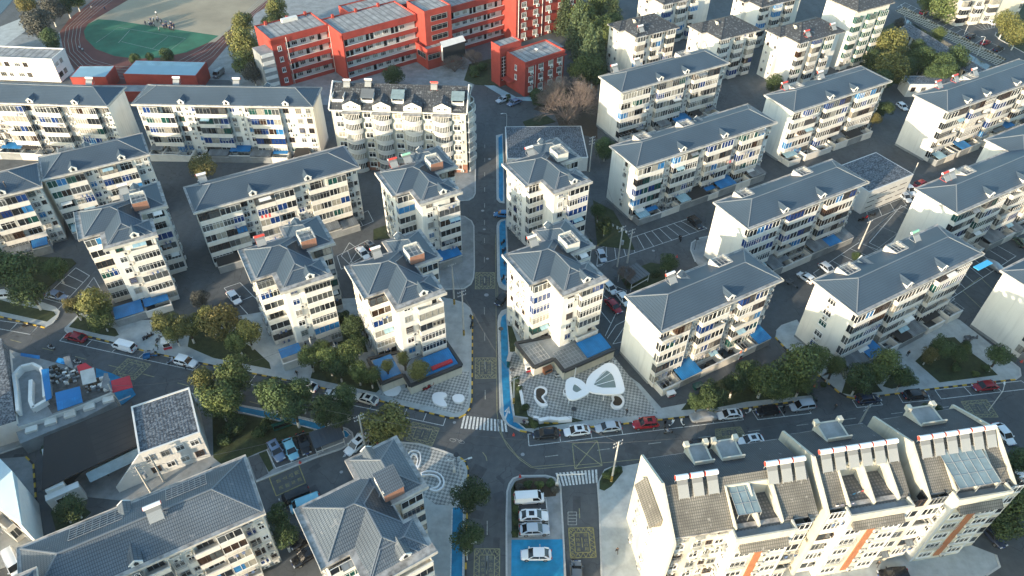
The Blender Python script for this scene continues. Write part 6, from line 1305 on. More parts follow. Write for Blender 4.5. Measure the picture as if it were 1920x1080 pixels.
def vehicle_meshes(t):
    if t in VEH: return VEH[t]
    D = {}
    if t in ('sedan','suv','hatch','minivan','mpv'):
        L, Wd, belt, roof = {'sedan':(4.7,1.82,.92,1.45),'suv':(4.6,1.86,1.05,1.68),'hatch':(4.1,1.74,.95,1.5),'minivan':(4.9,1.75,1.25,2.0),'mpv':(4.6,1.78,1.05,1.75)}[t]
        h = L/2; w = Wd/2; hood = belt-.12 if t != 'minivan' else belt-.05; trunk = belt if t == 'sedan' else belt+.02
        P = lambda ww, zb, zt: [(0,zb),(ww*.9,zb),(ww,zb+.18),(ww,zt-.18),(ww*.88,zt),(0,zt+.04)]
        st = [(-h,P(w*.80,.38,trunk-.18)),(-h+.06,P(w*.92,.25,trunk-.05)),(-h+.5,P(w,.2,trunk)),(-h*.4,P(w,.2,belt)),(h*.15,P(w,.2,belt)),(h*.45,P(w,.2,hood+.04)),(h-.45,P(w*.96,.2,hood-.08)),(h-.08,P(w*.85,.25,hood-.22)),(h,P(w*.7,.35,hood-.32))]
        D['body'] = loft(st, 'body', [CP['white']], 2)
        x0, x1, x2, x3 = {'sedan':(-2.0,-1.25,.45,1.2),'suv':(-2.15,-1.75,.35,1.05),'hatch':(-1.9,-1.5,.3,1.05),'minivan':(-2.38,-2.25,1.35,1.95),'mpv':(-2.15,-1.9,.6,1.35)}[t]
        cb = MB(); wt = w*.80; wb = w*.93; b = belt-.04
        V = [(x0,-wb,b),(x3,-wb,b),(x3,wb,b),(x0,wb,b),(x1,-wt,roof-.05),(x2,-wt,roof-.05),(x2,wt,roof-.05),(x1,wt,roof-.05)]
        cb.add(V, [(0,1,5,4),(1,2,6,5),(2,3,7,6),(3,0,4,7)]); D['window_glass'] = cb.mesh('window_glass', M['cglass'])
        rf = MB(); n = 5
        rows = []
        for i in range(n+1):
            x = x1-.03+(x2-x1+.06)*i/n; zc = roof+.0-.05*((2*i/n-1)**2); rows.append([(x,-wt-.02,zc-.07),(x,-wt*.7,zc-.01),(x,0,zc+.015),(x,wt*.7,zc-.01),(x,wt+.02,zc-.07)])
        vs = [p for r in rows for p in r]; fs = [(i*5+j,(i+1)*5+j,(i+1)*5+j+1,i*5+j+1) for i in range(n) for j in range(4)]; rf.add(vs, fs, 0, True)
        for s in (-1,1):
            rf.bar((x3,s*wb,b),(x2,s*wt,roof-.07),.09,.07); rf.bar((x0,s*wb,b),(x1,s*wt,roof-.07),.14 if t!='sedan' else .22,.08); xm = (x1+x2)/2-.05; rf.bar((xm,s*wb*1.005,b),(xm,s*(wt+.005),roof-.08),.10,.05); rf.bar((x1,s*(wt+.005),roof-.07),(x2,s*(wt+.005),roof-.07),.07,.07)
        if t == 'minivan':
            for s in (-1,1): rf.add([(x0-.01,s*(wb+.01),b),(.55,s*(wb+.01),b),(.5,s*(wt+.015),roof-.1),(x1,s*(wt+.015),roof-.1)], [(0,1,2,3) if s<0 else (3,2,1,0)])
        D['roof_panel'] = rf.mesh('roof_panel', [CP['white']])
        lf = MB(); lf.box(-.02,.14,-.2,.2,-.07,.07); D['headlight'] = lf.mesh('headlight', M['lamp_f']); lr = MB(); lr.box(-.14,.03,-.16,.16,-.08,.08); D['tail_light'] = lr.mesh('tail_light', M['lamp_r'])
        mi = MB(); mi.box(-.08,.08,-.02,.2,-.06,.08); D['mirror'] = mi.mesh('mirror', [CP['white']])
        pl = MB(); pl.box(-.02,.02,-.24,.24,-.07,.07); D['number_plate'] = pl.mesh('number_plate', mat('plate_blue', (.03,.10,.40), .5))
        sr = MB(); sr.box(-.42,.42,-.40,.40,-.01,.02); D['sunroof'] = sr.mesh('sunroof', M['cglass'])
        D['dim'] = (L, w, belt, roof, hood, h, trunk, x1, x2, x3)
    wh = MB(); r = .33
    wh.tube((0,-.11,0),(0,.11,0),r,n=14,mi=0); wh.tube((0,-.125,0),(0,.125,0),r*.62,n=10,mi=1); D['wheel'] = wh.mesh('wheel', [M['tyre'], M['rim']])
    VEH[t] = D; return D
def paintit(o, col):
    o.material_slots[0].link = 'OBJECT'; o.material_slots[0].material = CP[col]
def car(f, r, t, col, label, group=None, z0=0.0, sun=False):
    fr, rr = at(f[0],f[1],.5), at(r[0],r[1],.5); d = fr-rr; c = (fr+rr)/2; a = math.atan2(d.y, d.x); D = vehicle_meshes(t); L, w, belt, roof, hood, h, trunk, x1, x2, x3 = D['dim']
    T = empty({'minivan':'delivery_van','suv':'parked_suv','mpv':'parked_mpv'}.get(t,'parked_car'), (c.x,c.y,z0), a, label, 'van' if t == 'minivan' else 'car', group or 'vehicles on the roads and bays')
    b = put('body', D['body'], T); paintit(b, col); rp = put('roof_panel', D['roof_panel'], T); paintit(rp, col); put('window_glass', D['window_glass'], T)
    for x in (h*.62, -h*.60):
        for s in (-1,1): put('wheel', D['wheel'], T, (x, s*(w-.09), .33))
    for s in (-1,1):
        put('headlight', D['headlight'], T, (h-.13, s*w*.62, hood-.26)); put('tail_light', D['tail_light'], T, (-h+.05, s*w*.68, trunk-.22)); m = put('mirror', D['mirror'], T, (x3-.15, s*w*.96 - (0 if s>0 else 0), belt+.06), R(0) if s > 0 else R(180)); paintit(m, col)
    put('number_plate', D['number_plate'], T, (h-.0,0,.48)); put('number_plate', D['number_plate'], T, (-h-.0,0,.62))
    if sun: put('sunroof', D['sunroof'], T, ((x1+x2)/2,0,roof-.0))
    return T
VG = {'e':'cars parked along the right hand road','w':'cars parked along the left road','i':'cars on the bottom island bays'}
CARS = [
 ((1018,935),(966,938),'minivan','white','plain white panel van parked crosswise at the head of the island','i',PZ,0), ((1025,968),(977,969),'sedan','white','white sedan with a black sunroof below the white panel van','i',PZ,1), ((1027,993),(978,995),'sedan','silver','bluish silver sedan, lowest of the three in the island bays','i',PZ,0), ((978,1041),(1032,1041),'sedan','white','white sedan standing alone on the bright blue pad','i',PZ,0),
 ((1080,1052),(1082,1100),'hatch','grey','grey car cut by the bottom edge beside the blue pad',None,0,0),
 ((1001,815),(1047,812),'sedan','black','black sedan first in the row at the plaza corner','e',0,0), ((1059,811),(1104,806),'sedan','white','white sedan with open looking black sunroof, second from the plaza corner','e',0,1), ((1118,804),(1162,799),'sedan','silver','silver white sedan between white sedan and red suv','e',0,0), ((1187,797),(1232,793),'suv','red','dark red suv with black roof glass before the parked scooters','e',0,1),
 ((1345,780),(1390,776),'sedan','white','white sedan next to the silver covered car','e',0,1), ((1418,773),(1459,769),'hatch','black','black hatchback with clutter on its roof, right of the white sedan','e',0,0), ((1482,765),(1525,759),'mpv','silver','silver mpv, last before the side road entrance','e',0,0),
 ((1652,746),(1603,751),'suv','navy','dark navy suv behind the tall concrete pole','e',0,0), ((1740,738),(1693,743),'sedan','black','black sedan alone in its white bay','e',0,0), ((1824,727),(1869,722),'sedan','red','dark red sedan in the bays at the far right of the road','e',0,0), ((1909,650),(1871,629),'suv','red','red suv against the white gable at the right edge',None,0,0),
 ((1898,832),(1866,796),'sedan','white','white sedan behind the right hand terrace roof',None,0,0), ((1386,829),(1428,823),'sedan','white','white car half hidden by the terrace roof edge',None,0,1), ((1290,837),(1334,832),'sedan','black','black car half hidden behind the rear chimney stacks',None,0,0), ((1878,1022),(1842,984),'suv','navy','dark navy suv beside the pale paved court at the lower right',None,0,0), ((1645,1080),(1705,1077),'suv','black','black car cut by the bottom edge in the court',None,0,0),
 ((552,718),(595,730),'sedan','white','white sedan with sunroof behind the two dark street trees','w',0,1), ((611,735),(652,747),'sedan','white','white sedan mostly hidden by a street tree','w',0,0), ((667,742),(708,755),'sedan','cream','cream coloured sedan with sunroof, last of the left road row','w',0,1), ((121,627),(163,638),'sedan','red','dark red sedan at the left entrance','w',0,0), ((213,645),(255,657),'minivan','white','white van with its rear door open at the left kerb','w',0,0), ((369,684),(329,674),'suv','white','white suv just left of the big street tree','w',0,0),
 ((122,559),(92,550),'sedan','bluegrey','blue car with a silver bonnet in the left bays',None,0,0), ((-12,556),(22,553),'suv','white','white car cut by the left edge under the dark tree',None,0,0), ((448,569),(430,547),'sedan','white','white car beside the second tower, seen from behind',None,0,0), ((689,484),(672,466),'sedan','white','white sedan in the shaded yard behind the junction tower',None,0,0), ((704,471),(690,457),'hatch','grey','dark grey hatchback next to the white sedan in the shaded yard',None,0,1),
 ((934,569),(949,553),'hatch','black','black car parked in the gap between two cycle strips',None,0,0), ((933,402),(950,403),'hatch','blue','blue car at the small gap of the cycle strip',None,0,0), ((1132,489),(1124,472),'hatch','silver','small silver car at the left end of the empty bays',None,0,0), ((1162,586),(1139,562),'sedan','red','bright red car beside the plaza tower',None,0,0), ((1178,572),(1160,549),'sedan','white','white car between the red car and the gable',None,0,0), ((1152,549),(1136,532),'hatch','white','white car partly hidden behind the plaza tower balconies',None,0,0),
 ((1317,430),(1291,407),'suv','black','black suv at the far end of the empty bays under a white board',None,0,0), ((1714,366),(1695,349),'suv','white','white suv by the low hall, right one of the pair',None,0,0), ((1706,378),(1687,360),'sedan','silver','silver blue car by the low hall, left one of the pair',None,0,0), ((1714,350),(1732,343),'hatch','red','red car behind the white pair at the low hall',None,0,0), ((1560,511),(1542,498),'hatch','silver','silver car in the bays behind the four window block',None,0,0), ((1502,515),(1520,527),'hatch','white','small white car nose first beside a grey cargo tricycle',None,0,0), ((1905,446),(1921,462),'hatch','green','dark green car at the right edge by the bays',None,0,0),
 ((929,192),(957,183),'suv','silver','silver suv parked at the red office building',None,0,0), ((953,197),(975,188),'sedan','bluegrey','dark blue car in front of the silver suv',None,0,0), ((1739,20),(1724,27),'hatch','scarlet','bright red hatchback at the top right bays',None,0,0), ((1831,64),(1811,73),'suv','black','black car third from the right edge in the top bays',None,0,0), ((1858,76),(1838,84),'sedan','red','dark red car in the top right bays',None,0,0), ((1883,88),(1862,96),'sedan','black','black car nearest the heater in the top right bays',None,0,0), ((1848,37),(1864,46),'sedan','white','white car at the hatched bays of the top right',None,0,0), ((1699,206),(1684,195),'hatch','white','white car beside the blank gable under the olive trees',None,0,0),
 ((528,864),(509,830),'suv','bluegrey','blue grey suv, left of three cars in the small bays',None,PZ,1), ((553,861),(538,826),'sedan','lightblue','pale turquoise sedan, middle one of three in the small bays',None,PZ,0), ((576,850),(563,815),'sedan','black','black sedan beside the ribbed shelter',None,PZ,0), ((652,849),(684,822),'suv','white','white suv crossing at the pole near the zebra stripes',None,0,1),
 ((535,941),(572,926),'minivan','black','black van beside the yellow lettered road panel',None,0,0), ((556,953),(590,940),'minivan','lightblue','pale blue roofed minibus behind the nearest tower eave',None,0,0), ((560,1017),(582,1004),'suv','black','black suv in the dark gap, upper one',None,0,0), ((563,1050),(586,1036),'suv','black','black suv with a white sticker in the dark gap, lower one',None,0,0), ((36,1078),(16,1036),'minivan','white','white van at the bottom left corner',None,0,0), ((402,146),(418,133),'minivan','grey','dark grey van on the lane behind the long block',None,0,0), ((1917,884),(1926,874),'hatch','white','white car at the right edge by the dark tree',None,0,0)]
for f, r, t, c, lab, g_, z_, s_ in CARS: car(f, r, t, c, lab, VG.get(g_), z_, s_)
def covered(f, r, label):
    fr, rr = at(*f,.5), at(*r,.5); d = fr-rr; c = (fr+rr)/2; D = vehicle_meshes('sedan')
    P = lambda ww, zt, zm: [(0,.12),(ww*1.0,.12),(ww*1.02,.5),(ww*.98,zm),(ww*.72,zt-.03),(0,zt)]
    rng = random.Random(4); st = [(-2.45,P(.8,.9,.7)),(-2.2,P(.93,1.05,.85)),(-1.5,P(.97,1.3,.95)),(-.8,P(.97,1.52,1.0)),(.1,P(.97,1.54,1.0)),(.8,P(.97,1.3,.95)),(1.3,P(.96,1.02,.85)),(2.1,P(.93,.92,.78)),(2.45,P(.75,.7,.6))]
    k = 'cover'
    if k not in VEH: VEH[k] = loft(st, 'fabric_cover', [M['foil']], 2)
    o = empty('covered_car', (c.x,c.y,0), math.atan2(d.y,d.x), label, 'car'); put('fabric_cover', VEH[k], o)
    for x in (1.45,-1.42):
        for s in (-1,1): put('wheel', D['wheel'], o, (x, s*.84, .3))
covered((1297,784),(1339,779),'car under a wrinkled silver cover on the road right of the scooters'); covered((1878,507),(1851,491),'car under a silver cover in the bays at the right, below the blue awning')

# scooters, motorcycles and cargo trikes
def scooter_meshes():
    if 'sc' in VEH: return VEH['sc']
    b = MB(); b.add([(-.75,-.13,.5),(-.1,-.16,.45),(-.1,.16,.45),(-.75,.13,.5),(-.8,-.15,.78),(-.15,-.18,.74),(-.15,.18,.74),(-.8,.15,.78)], [(0,3,2,1),(4,5,6,7),(0,1,5,4),(1,2,6,5),(2,3,7,6),(3,0,4,7)])
    b.box(-.15,.42,-.15,.15,.28,.36); b.add([(.38,-.2,.34),(.38,.2,.34),(.55,.2,.95),(.55,-.2,.95),(.46,-.18,.34),(.46,.18,.34),(.62,.18,.95),(.62,-.18,.95)], [(0,3,2,1),(4,5,6,7),(0,1,5,4),(1,2,6,5),(2,3,7,6),(3,0,4,7)])
    s = MB(); s.box(-.72,-.08,-.14,.14,.79,.87); w = MB(); w.tube((0,-.05,0),(0,.05,0),.24,n=12); h = MB(); h.tube((.5,-.33,1.05),(.5,.33,1.05),.025,n=5); h.tube((.66,0,.3),(.52,0,1.08),.03,n=5); h.box(.5,.62,-.08,.08,.92,1.08)
    VEH['sc'] = (b.mesh('body', [CP['white']]), s.mesh('seat', M['dark']), w.mesh('wheel', M['tyre']), h.mesh('handlebar', M['dark'])); return VEH['sc']
def scooter(x, y, ang, col, label, group='scooters and motorcycles', z0=0.0, trike=False):
    p = at(x, y, z0+.4); T = empty('cargo_tricycle' if trike else 'scooter', (p.x,p.y,z0), R(ang), label, 'tricycle' if trike else 'scooter', group); b, s, w, h = scooter_meshes()
    o = put('body', b, T); paintit(o, col); put('seat', s, T); put('handlebar', h, T); put('wheel', w, T, (.72,0,.25))
    if trike:
        for q in (-.45,.45): put('wheel', w, T, (-1.3,q,.25))
        mb = MB(); mb.box(-2.0,-.75,-.55,.55,.45,.52); mb.box(-2.0,-.75,-.55,-.5,.52,.95); mb.box(-2.0,-.75,.5,.55,.52,.95); mb.box(-2.0,-1.95,-.5,.5,.52,.95); mb.box(-.8,-.75,-.5,.5,.52,.95); mb.build('cargo_box', CP[col], T)
    else: put('wheel', w, T, (-.62,0,.25))
    return T
SCO = [(96,652,165,'white','white motorcycle ridden on the left road'),(145,679,170,'white','black and white motorcycle by the red awnings'),(274,632,60,'navy','first motorcycle parked on the court beside the white van'),(280,630,55,'black','second motorcycle parked on the court beside the white van'),(297,636,80,'grey','motorcycle near the white and red kiosk',),
 (284,660,10,'silver','delivery tricycle scooter at the kerb gap'),(320,676,70,'silver','pale scooter just left of the white suv'),(1253,810,10,'grey','grey scooter ridden along the right hand road'),(1247,797,80,'black','black scooter in the empty bay by the red suv'),(1259,794,50,'white','white scooter in the empty bay by the red suv'),(1279,792,100,'white','green white scooter before the silver covered car'),
 (1403,772,40,'white','scooter between the white sedan and black hatchback'),(1470,768,80,'black','scooter squeezed beside the silver mpv'),(1452,831,20,'black','dark scooter behind the middle terrace roof'),(760,715,160,'silver','scooter at the shop awning'),(748,712,120,'grey','grey scooter by the round white seat'),(768,722,30,'black','black scooter on the plaza below the shop'),
 (808,722,30,'red','red scooter beside the rental stand'),(800,728,35,'red','second red scooter beside the rental stand'),(1048,704,25,'white','white scooter on the checkered plaza near the shop'),(1740,1030,150,'black','black motorcycle on the pale court, left one'),(1770,1035,170,'black','black motorcycle on the pale court, right one'),(1812,640,10,'grey','scooter by the park path'),
 (943,455,60,'black','black scooter on the upper part of the second cycle strip'),(945,470,60,'navy','dark scooter in the middle of the second cycle strip'),(943,522,70,'black','dark scooter at the end of the second cycle strip'),(949,524,100,'white','white scooter at the end of the second cycle strip'),(884,610,80,'black','dark bicycle at the kerb edge'),(1275,448,95,'black','motorcycle ridden past the empty bays'),
 (1615,412,10,'black','dark scooter in the row by the hall, left one'),(1622,408,20,'red','red scooter in the row by the hall'),(1636,403,15,'black','dark scooter in the row by the hall, right one'),(1860,920,40,'black','scooter by the right hand hedge'),(50,610,15,'black','dark bicycle lying in the left bay'),(247,895,20,'black','motorcycle outside the walled yard'),(1075,1058,100,'black','black motorcycle at the bottom edge beside the blue pad'),(695,838,110,'black','dark scooter crossing the zebra stripes')]
for s_ in SCO: scooter(*s_)
for x, y, a_, c_, l_ in [(1526,745,-60,'green','green covered cargo tricycle at the side road mouth'),(1490,535,-50,'grey','grey cargo tricycle with an open box'),(1826,634,10,'grey','tricycle with a dark canopy on the park road'),(290,666,20,'blue','blue tricycle stopped at the kerb')]: scooter(x, y, a_, c_, l_, 'cargo tricycles', 0, True)

# ------------------------------------------------------------------ people
def skin_mat():
    m = bpy.data.materials.new('clothed_figure'); m.use_nodes = True; t = m.node_tree; b = t.nodes['Principled BSDF']; tc = t.nodes.new('ShaderNodeTexCoord'); sp = t.nodes.new('ShaderNodeSeparateXYZ'); t.links.new(tc.outputs['Object'], sp.inputs[0]); oi = t.nodes.new('ShaderNodeObjectInfo')
    z = sp.outputs[2]; c = mix_col(t, math_node(t,'GREATER_THAN',z,.09), (.02,.02,.02), (.035,.038,.05)); c = mix_col(t, math_node(t,'GREATER_THAN',z,.88), c, oi.outputs['Color']); c = mix_col(t, math_node(t,'GREATER_THAN',z,1.46), c, (.45,.28,.20))
    hair = math_node(t,'MAXIMUM', math_node(t,'GREATER_THAN',z,1.66), math_node(t,'MULTIPLY', math_node(t,'GREATER_THAN',z,1.52), math_node(t,'LESS_THAN',sp.outputs[0],.0)))
    c = mix_col(t, hair, c, (.012,.010,.010)); t.links.new(c, b.inputs['Base Color']); b.inputs['Roughness'].default_value = .8; return m
M['person'] = skin_mat()
def person_mesh(pose):
    k = 'p'+pose
    if k in VEH: return VEH[k]
    st = .28 if pose == 'walk' else .06; ar = .22 if pose == 'walk' else .05
    V = {'pel':(0,0,.95,.15),'waist':(0,0,1.1,.14),'chest':(.01,0,1.33,.165),'neck':(.02,0,1.49,.06),'head':(.04,0,1.60,.10),'top':(.03,0,1.70,.095)}
    for s, q in ((1,'l'),(-1,'r')):
        f = s*st; V['hip'+q] = (0,s*.1,.88,.105); V['kn'+q] = (f*.55+.04,s*.11,.50,.072); V['an'+q] = (f-.03,s*.11,.10,.048); V['to'+q] = (f+.14,s*.12,.05,.04)
        V['sh'+q] = (.0,s*.19,1.40,.075); V['el'+q] = (-s*ar*.4-.02,s*.25,1.13,.05); V['wr'+q] = (-s*ar+.06,s*.25,.90,.036); V['ha'+q] = (-s*ar+.09,s*.24,.80,.03)
    if pose == 'sit':
        for s, q in ((1,'l'),(-1,'r')): V['kn'+q] = (.45,s*.13,.9,.075); V['an'+q] = (.40,s*.13,.48,.05); V['to'+q] = (.55,s*.13,.44,.04); V['el'+q] = (.18,s*.27,1.15,.05); V['wr'+q] = (.42,s*.27,1.1,.036); V['ha'+q] = (.50,s*.27,1.1,.03)
    E = [('pel','waist'),('waist','chest'),('chest','neck'),('neck','head'),('head','top')]
    for q in 'lr': E += [('pel','hip'+q),('hip'+q,'kn'+q),('kn'+q,'an'+q),('an'+q,'to'+q),('chest','sh'+q),('sh'+q,'el'+q),('el'+q,'wr'+q),('wr'+q,'ha'+q)]
    n = list(V); me = bpy.data.meshes.new('body'); me.from_pydata([V[a][:3] for a in n], [(n.index(a), n.index(b)) for a, b in E], [])
    o = bpy.data.objects.new('tmp', me); COL.objects.link(o); sk = o.modifiers.new('k','SKIN')
    for i, a in enumerate(n): me.skin_vertices[0].data[i].radius = (V[a][3], V[a][3]*(1.25 if a in ('chest','pel','waist') else 1)); me.skin_vertices[0].data[i].use_root = a == 'pel'
    su = o.modifiers.new('s','SUBSURF'); su.levels = 1; su.render_levels = 1; bpy.context.view_layer.update()
    m2 = bpy.data.meshes.new_from_object(o.evaluated_get(bpy.context.evaluated_depsgraph_get())); bpy.data.objects.remove(o)
    for p in m2.polygons: p.use_smooth = True
    m2.materials.clear(); m2.materials.append(M['person']); m2.name = 'person'; VEH[k] = m2; return m2
def person(x, y, ang, col, label, pose='walk', z0=0.0, group=None, s=1.0):
    p = at(x, y, z0); o = put('person', person_mesh(pose), None, (p.x,p.y,z0), R(ang)); o.color = (*col,1); o.scale = (s,s,s); return tag(o, label, 'person', group)
PZ1 = PZ
person(1174,777,40,(.02,.02,.022),'person in black walking on the plaza toward the gable','walk',PZ); person(1540,546,100,(.02,.02,.022),'person in dark clothes walking on the shaded side road'); person(1643,1062,60,(.02,.02,.02),'person in the courtyard at the bottom right'); person(1156,1037,95,(.015,.015,.017),'person in dark clothes on the ramp beside the left gable','walk',PZ)
person(188,888,20,(.02,.02,.02),'person in black on the walled yard platform, left one','stand',.1); person(203,892,60,(.03,.03,.035),'person on the walled yard platform with pale trousers','stand',.1); person(297,655,80,(.06,.09,.05),'person in green at the kerb tricycle'); person(1564,768,200,(.05,.05,.05),'person cycling out of the side road mouth'); person(558,705,250,(.02,.02,.02),'person in black on the pavement above the white sedan')
person(349,694,100,(.02,.02,.025),'person walking at the road edge right of the white suv'); person(12,352,30,(.05,.05,.05),'worker in an orange helmet repairing the roof dormer','stand',16.2); person(982,797,60,(.04,.02,.06),'person in dark clothes at the plaza corner sign','stand',PZ); person(988,798,60,(.4,.4,.4),'person in pale clothes at the plaza corner sign','stand',PZ); person(563,690,0,(.02,.02,.02),'person in black beside the dark red paved court') if 0 else None
person(1700,668,70,(.03,.03,.03),'person on the path between park beds','stand',PZ); person(883,600,90,(.03,.03,.03),'person in dark clothes at the left kerb of the main road','walk',PZ); person(943,476,80,(.02,.02,.02),'person in black on the second cycle strip','stand',PZ); person(946,500,80,(.05,.02,.02),'person in dark clothes beside the cycle strip bikes','stand',PZ)
for x, y, a_, sc in ((96,652,165,0),(145,679,170,0),(1253,810,10,0),(1275,448,95,0)):
    o = person(x-0, y+3, a_, (.03,.03,.035) if x != 1253 else (.3,.35,.45), {96:'rider in dark clothes on the left road motorcycle',145:'rider on the motorcycle by the red awnings',1253:'rider in pale blue on the scooter of the right hand road',1275:'rider in black passing the empty bays'}[x], 'sit'); o.location.z = -.1; q = at(x, y, .4); o.location.x = q.x-math.cos(R(a_))*.3; o.location.y = q.y-math.sin(R(a_))*.3
rs = random.Random(12)
for i in range(46):
    if i < 30: x, y = rs.gauss(317,7), rs.gauss(52,3.2)
    elif i < 38: x, y = rs.uniform(283,305), rs.uniform(38,44)
    else: x, y = rs.uniform(262,292), rs.uniform(46,51)
    person(x, y, rs.uniform(0,360), rs.choice([(.02,.04,.12),(.03,.04,.10),(.5,.5,.52)]), 'pupil in navy and white among the class gathered on the field', 'stand', .06, 'school class on the sports field')
person(294,29,80,(.6,.6,.6),'lone pupil in white standing on the bare field','stand',.06)
for i, (x, y) in enumerate(((151,94),(154,97),(157,98),(171,17),(173,19),(198,20))): person(x, y, 60*i, (.03,.04,.12) if i%2 else (.5,.5,.52), ['first of three runners at the left curve of the track','second of three runners at the left curve of the track','last of three runners at the left curve of the track','runner in navy high on the left side of the track','runner in white high on the left side of the track','runner alone at the inner lane near the top'][i], 'walk', .05)

# ------------------------------------------------------------------ street furniture
def concrete_pole(bx, by, tx, ty, label, striped=True, arms=2, transformer=False, h=None, z0=0.0):
    b = at(bx, by, 0)       # height from where the top projects straight above the base
    best = min((abs((at(tx,ty,z/10)-Vector((b.x,b.y,z/10))).length), z/10) for z in range(40, 200))[1]; h = h or best
    T = empty('utility_pole', (b.x,b.y,z0), R(30), label, 'utility pole'); mb = MB(); mb.tube((0,0,0),(0,0,h),.2,.12,10); mb.build('post', M['pole'], T)
    if striped:
        mb = MB()
        for i in range(4): mb.tube((0,0,.3+i*.4),(0,0,.5+i*.4),.215,n=10,mi=0); mb.tube((0,0,.5+i*.4),(0,0,.7+i*.4),.215,n=10,mi=1)
        mb.build('hazard_band', [M['kerb_y'], M['kerb_k']], T)
    for i in range(arms):
        mb = MB(); z = h-.4-i*.9; mb.bar((-.9,.1,z),(.9,.1,z),.09,.09)
        for x in (-.8,-.35,.35,.8): mb.tube((x,.1,z+.04),(x,.1,z+.28),.045,n=6,mi=1)
        mb.build('crossarm', [M['grey'], M['trim']], T)
    if transformer: mb = MB(); mb.tube((.5,0,h*.55),(.5,0,h*.55+1.0),.32,n=10); mb.build('transformer', M['grey'], T)
    return T, h
P1,_ = concrete_pole(1146,903,1163,828,'tall leaning looking pole with yellow black bands on the triangular bed'); P2,_ = concrete_pole(686,842,667,780,'tall concrete pole beside the crossing white suv', False); P3,_ = concrete_pole(870,630,869,545,'right hand pole of the pair with yellow black bands on the left pavement', True); P4,_ = concrete_pole(852,572,851,495,'left hand pole of the pair standing behind the first', True, 1)
P5,_ = concrete_pole(1610,797,1626,757,'concrete pole behind the middle terrace roof', False); P6,_ = concrete_pole(1105,321,1115,256,'slender pole with crossarms beside the dark round tree', False, 3); P7,_ = concrete_pole(1610,466,1633,414,'leaning looking concrete pole between the long blocks', False, 1); P8,_ = concrete_pole(1842,578,1879,524,'pole with yellow black bands beside the bays at the right', True, 1)
P9,_ = concrete_pole(1157,500,1171,425,'left pole of the transformer pair by the clothes line', False, 2, True); P10,_ = concrete_pole(1176,493,1187,430,'right pole of the transformer pair by the clothes line', False, 2); P11,_ = concrete_pole(283,923,258,872,'left pole of the transformer frame over the white building', False, 3, True); P12,_ = concrete_pole(308,903,284,850,'right pole of the transformer frame over the white building', False, 2)
P13,_ = concrete_pole(228,765,200,722,'concrete pole between the red awning and the black roof', False, 0); P14,_ = concrete_pole(963,757,969,710,'white pole with banded foot on the dark bed of the cycle strip', True, 1); P15,_ = concrete_pole(592,680,540,645,'pole leaning over the second tower terrace', False, 0, h=7); P16,_ = concrete_pole(398,735,380,702,'pole rising through the big street tree', False, 1); P17,_ = concrete_pole(1702,348,1713,308,'thin pale pole by the low hall', False, 0, h=7)
def wire(a, b, sag, label, r=.025, za=None, zb=None):
    A, ha = a; B_, hb = b; p = A.location + Vector((0,0,ha-.3)); q = B_.location + Vector((0,0,hb-.3)); mb = MB(); n = 14; pr = None
    for i in range(n+1):
        t = i/n; c = p.lerp(q, t) - Vector((0,0,sag*4*t*(1-t)))
        if pr is not None: mb.tube(pr, c, r, n=4)
        pr = c
    o = mb.build('power_line', M['wire']); tag(o, label, 'power line', 'overhead lines')
def hh(P): return (P, max(v.co.z for c in P.children for v in c.data.vertices))
wire(hh(P3),hh(P14),.8,'cable crossing the main road from the banded pole to the white pole'); wire(hh(P4),hh(P3),.3,'cable between the pair of banded poles'); wire(hh(P14),hh(P1),1.2,'cable from the white pole across the plaza corner to the tall bed pole'); wire(hh(P2),hh(P1),2.0,'long cable over the junction between the two tallest poles'); wire(hh(P16),hh(P2),1.2,'cable above the blue strip trees'); wire(hh(P13),hh(P16),1.0,'cable over the grey flat roof coping'); wire(hh(P16),hh(P15),.8,'cable from the tree pole to the second tower')
wire(hh(P11),hh(P2),1.5,'cable over the nearest roof to the crossing pole'); wire(hh(P9),hh(P10),.1,'short cable between the transformer poles'); wire(hh(P9),hh(P6),1.2,'cable up the garden to the slender pole'); wire(hh(P1),hh(P5),1.8,'cable along the road behind the terrace roofs')
def lamp(x, y, h, label, kind='globe', z0=PZ, ang=0, arm=1.6):
    b = at(x, y, z0); T = empty('street_lamp', (b.x,b.y,z0), R(ang), label, 'street lamp'); mb = MB()
    if kind == 'globe':
        mb.tube((0,0,0),(0,0,h),.06,.045,8); mb.build('post', M['dark'], T); mb = MB(); mb.tube((0,0,h),(0,0,h+.14),.5,.42,14); mb.ball((0,0,h-.12),.18,8,6,1); mb.build('lamp_head', [M['dark'], M['tank']], T)
    else:
        mb.tube((0,0,0),(0,0,h-.6),.08,.06,8); pr = Vector((0,0,h-.6))
        for i in range(1,7): t = i/6*math.pi/2; q = Vector((arm*(1-math.cos(t)),0,h-.6+.6*math.sin(t))); mb.tube(pr,q,.05,n=7); pr = q
        mb.build('post', M['trim'], T); mb = MB(); mb.box(arm-.1,arm+.6,-.14,.14,h-.06,h+.04); mb.build('lamp_head', M['trim'], T)
lamp(1074,786,3.0,'black disc lamp at the plaza edge above the white sedan'); lamp(857,873,3.2,'black disc lamp behind the ring bench plaza'); lamp(960,712,3.0,'black disc lamp beside the cycle strip'); lamp(939,640,3.6,'dark post lamp at the top of the long blue strip'); lamp(1302,468,3.2,'dark lamp at the small kerb corner by the long gable'); lamp(1151,540,3.4,'black lamp with banded foot at the garden corner')
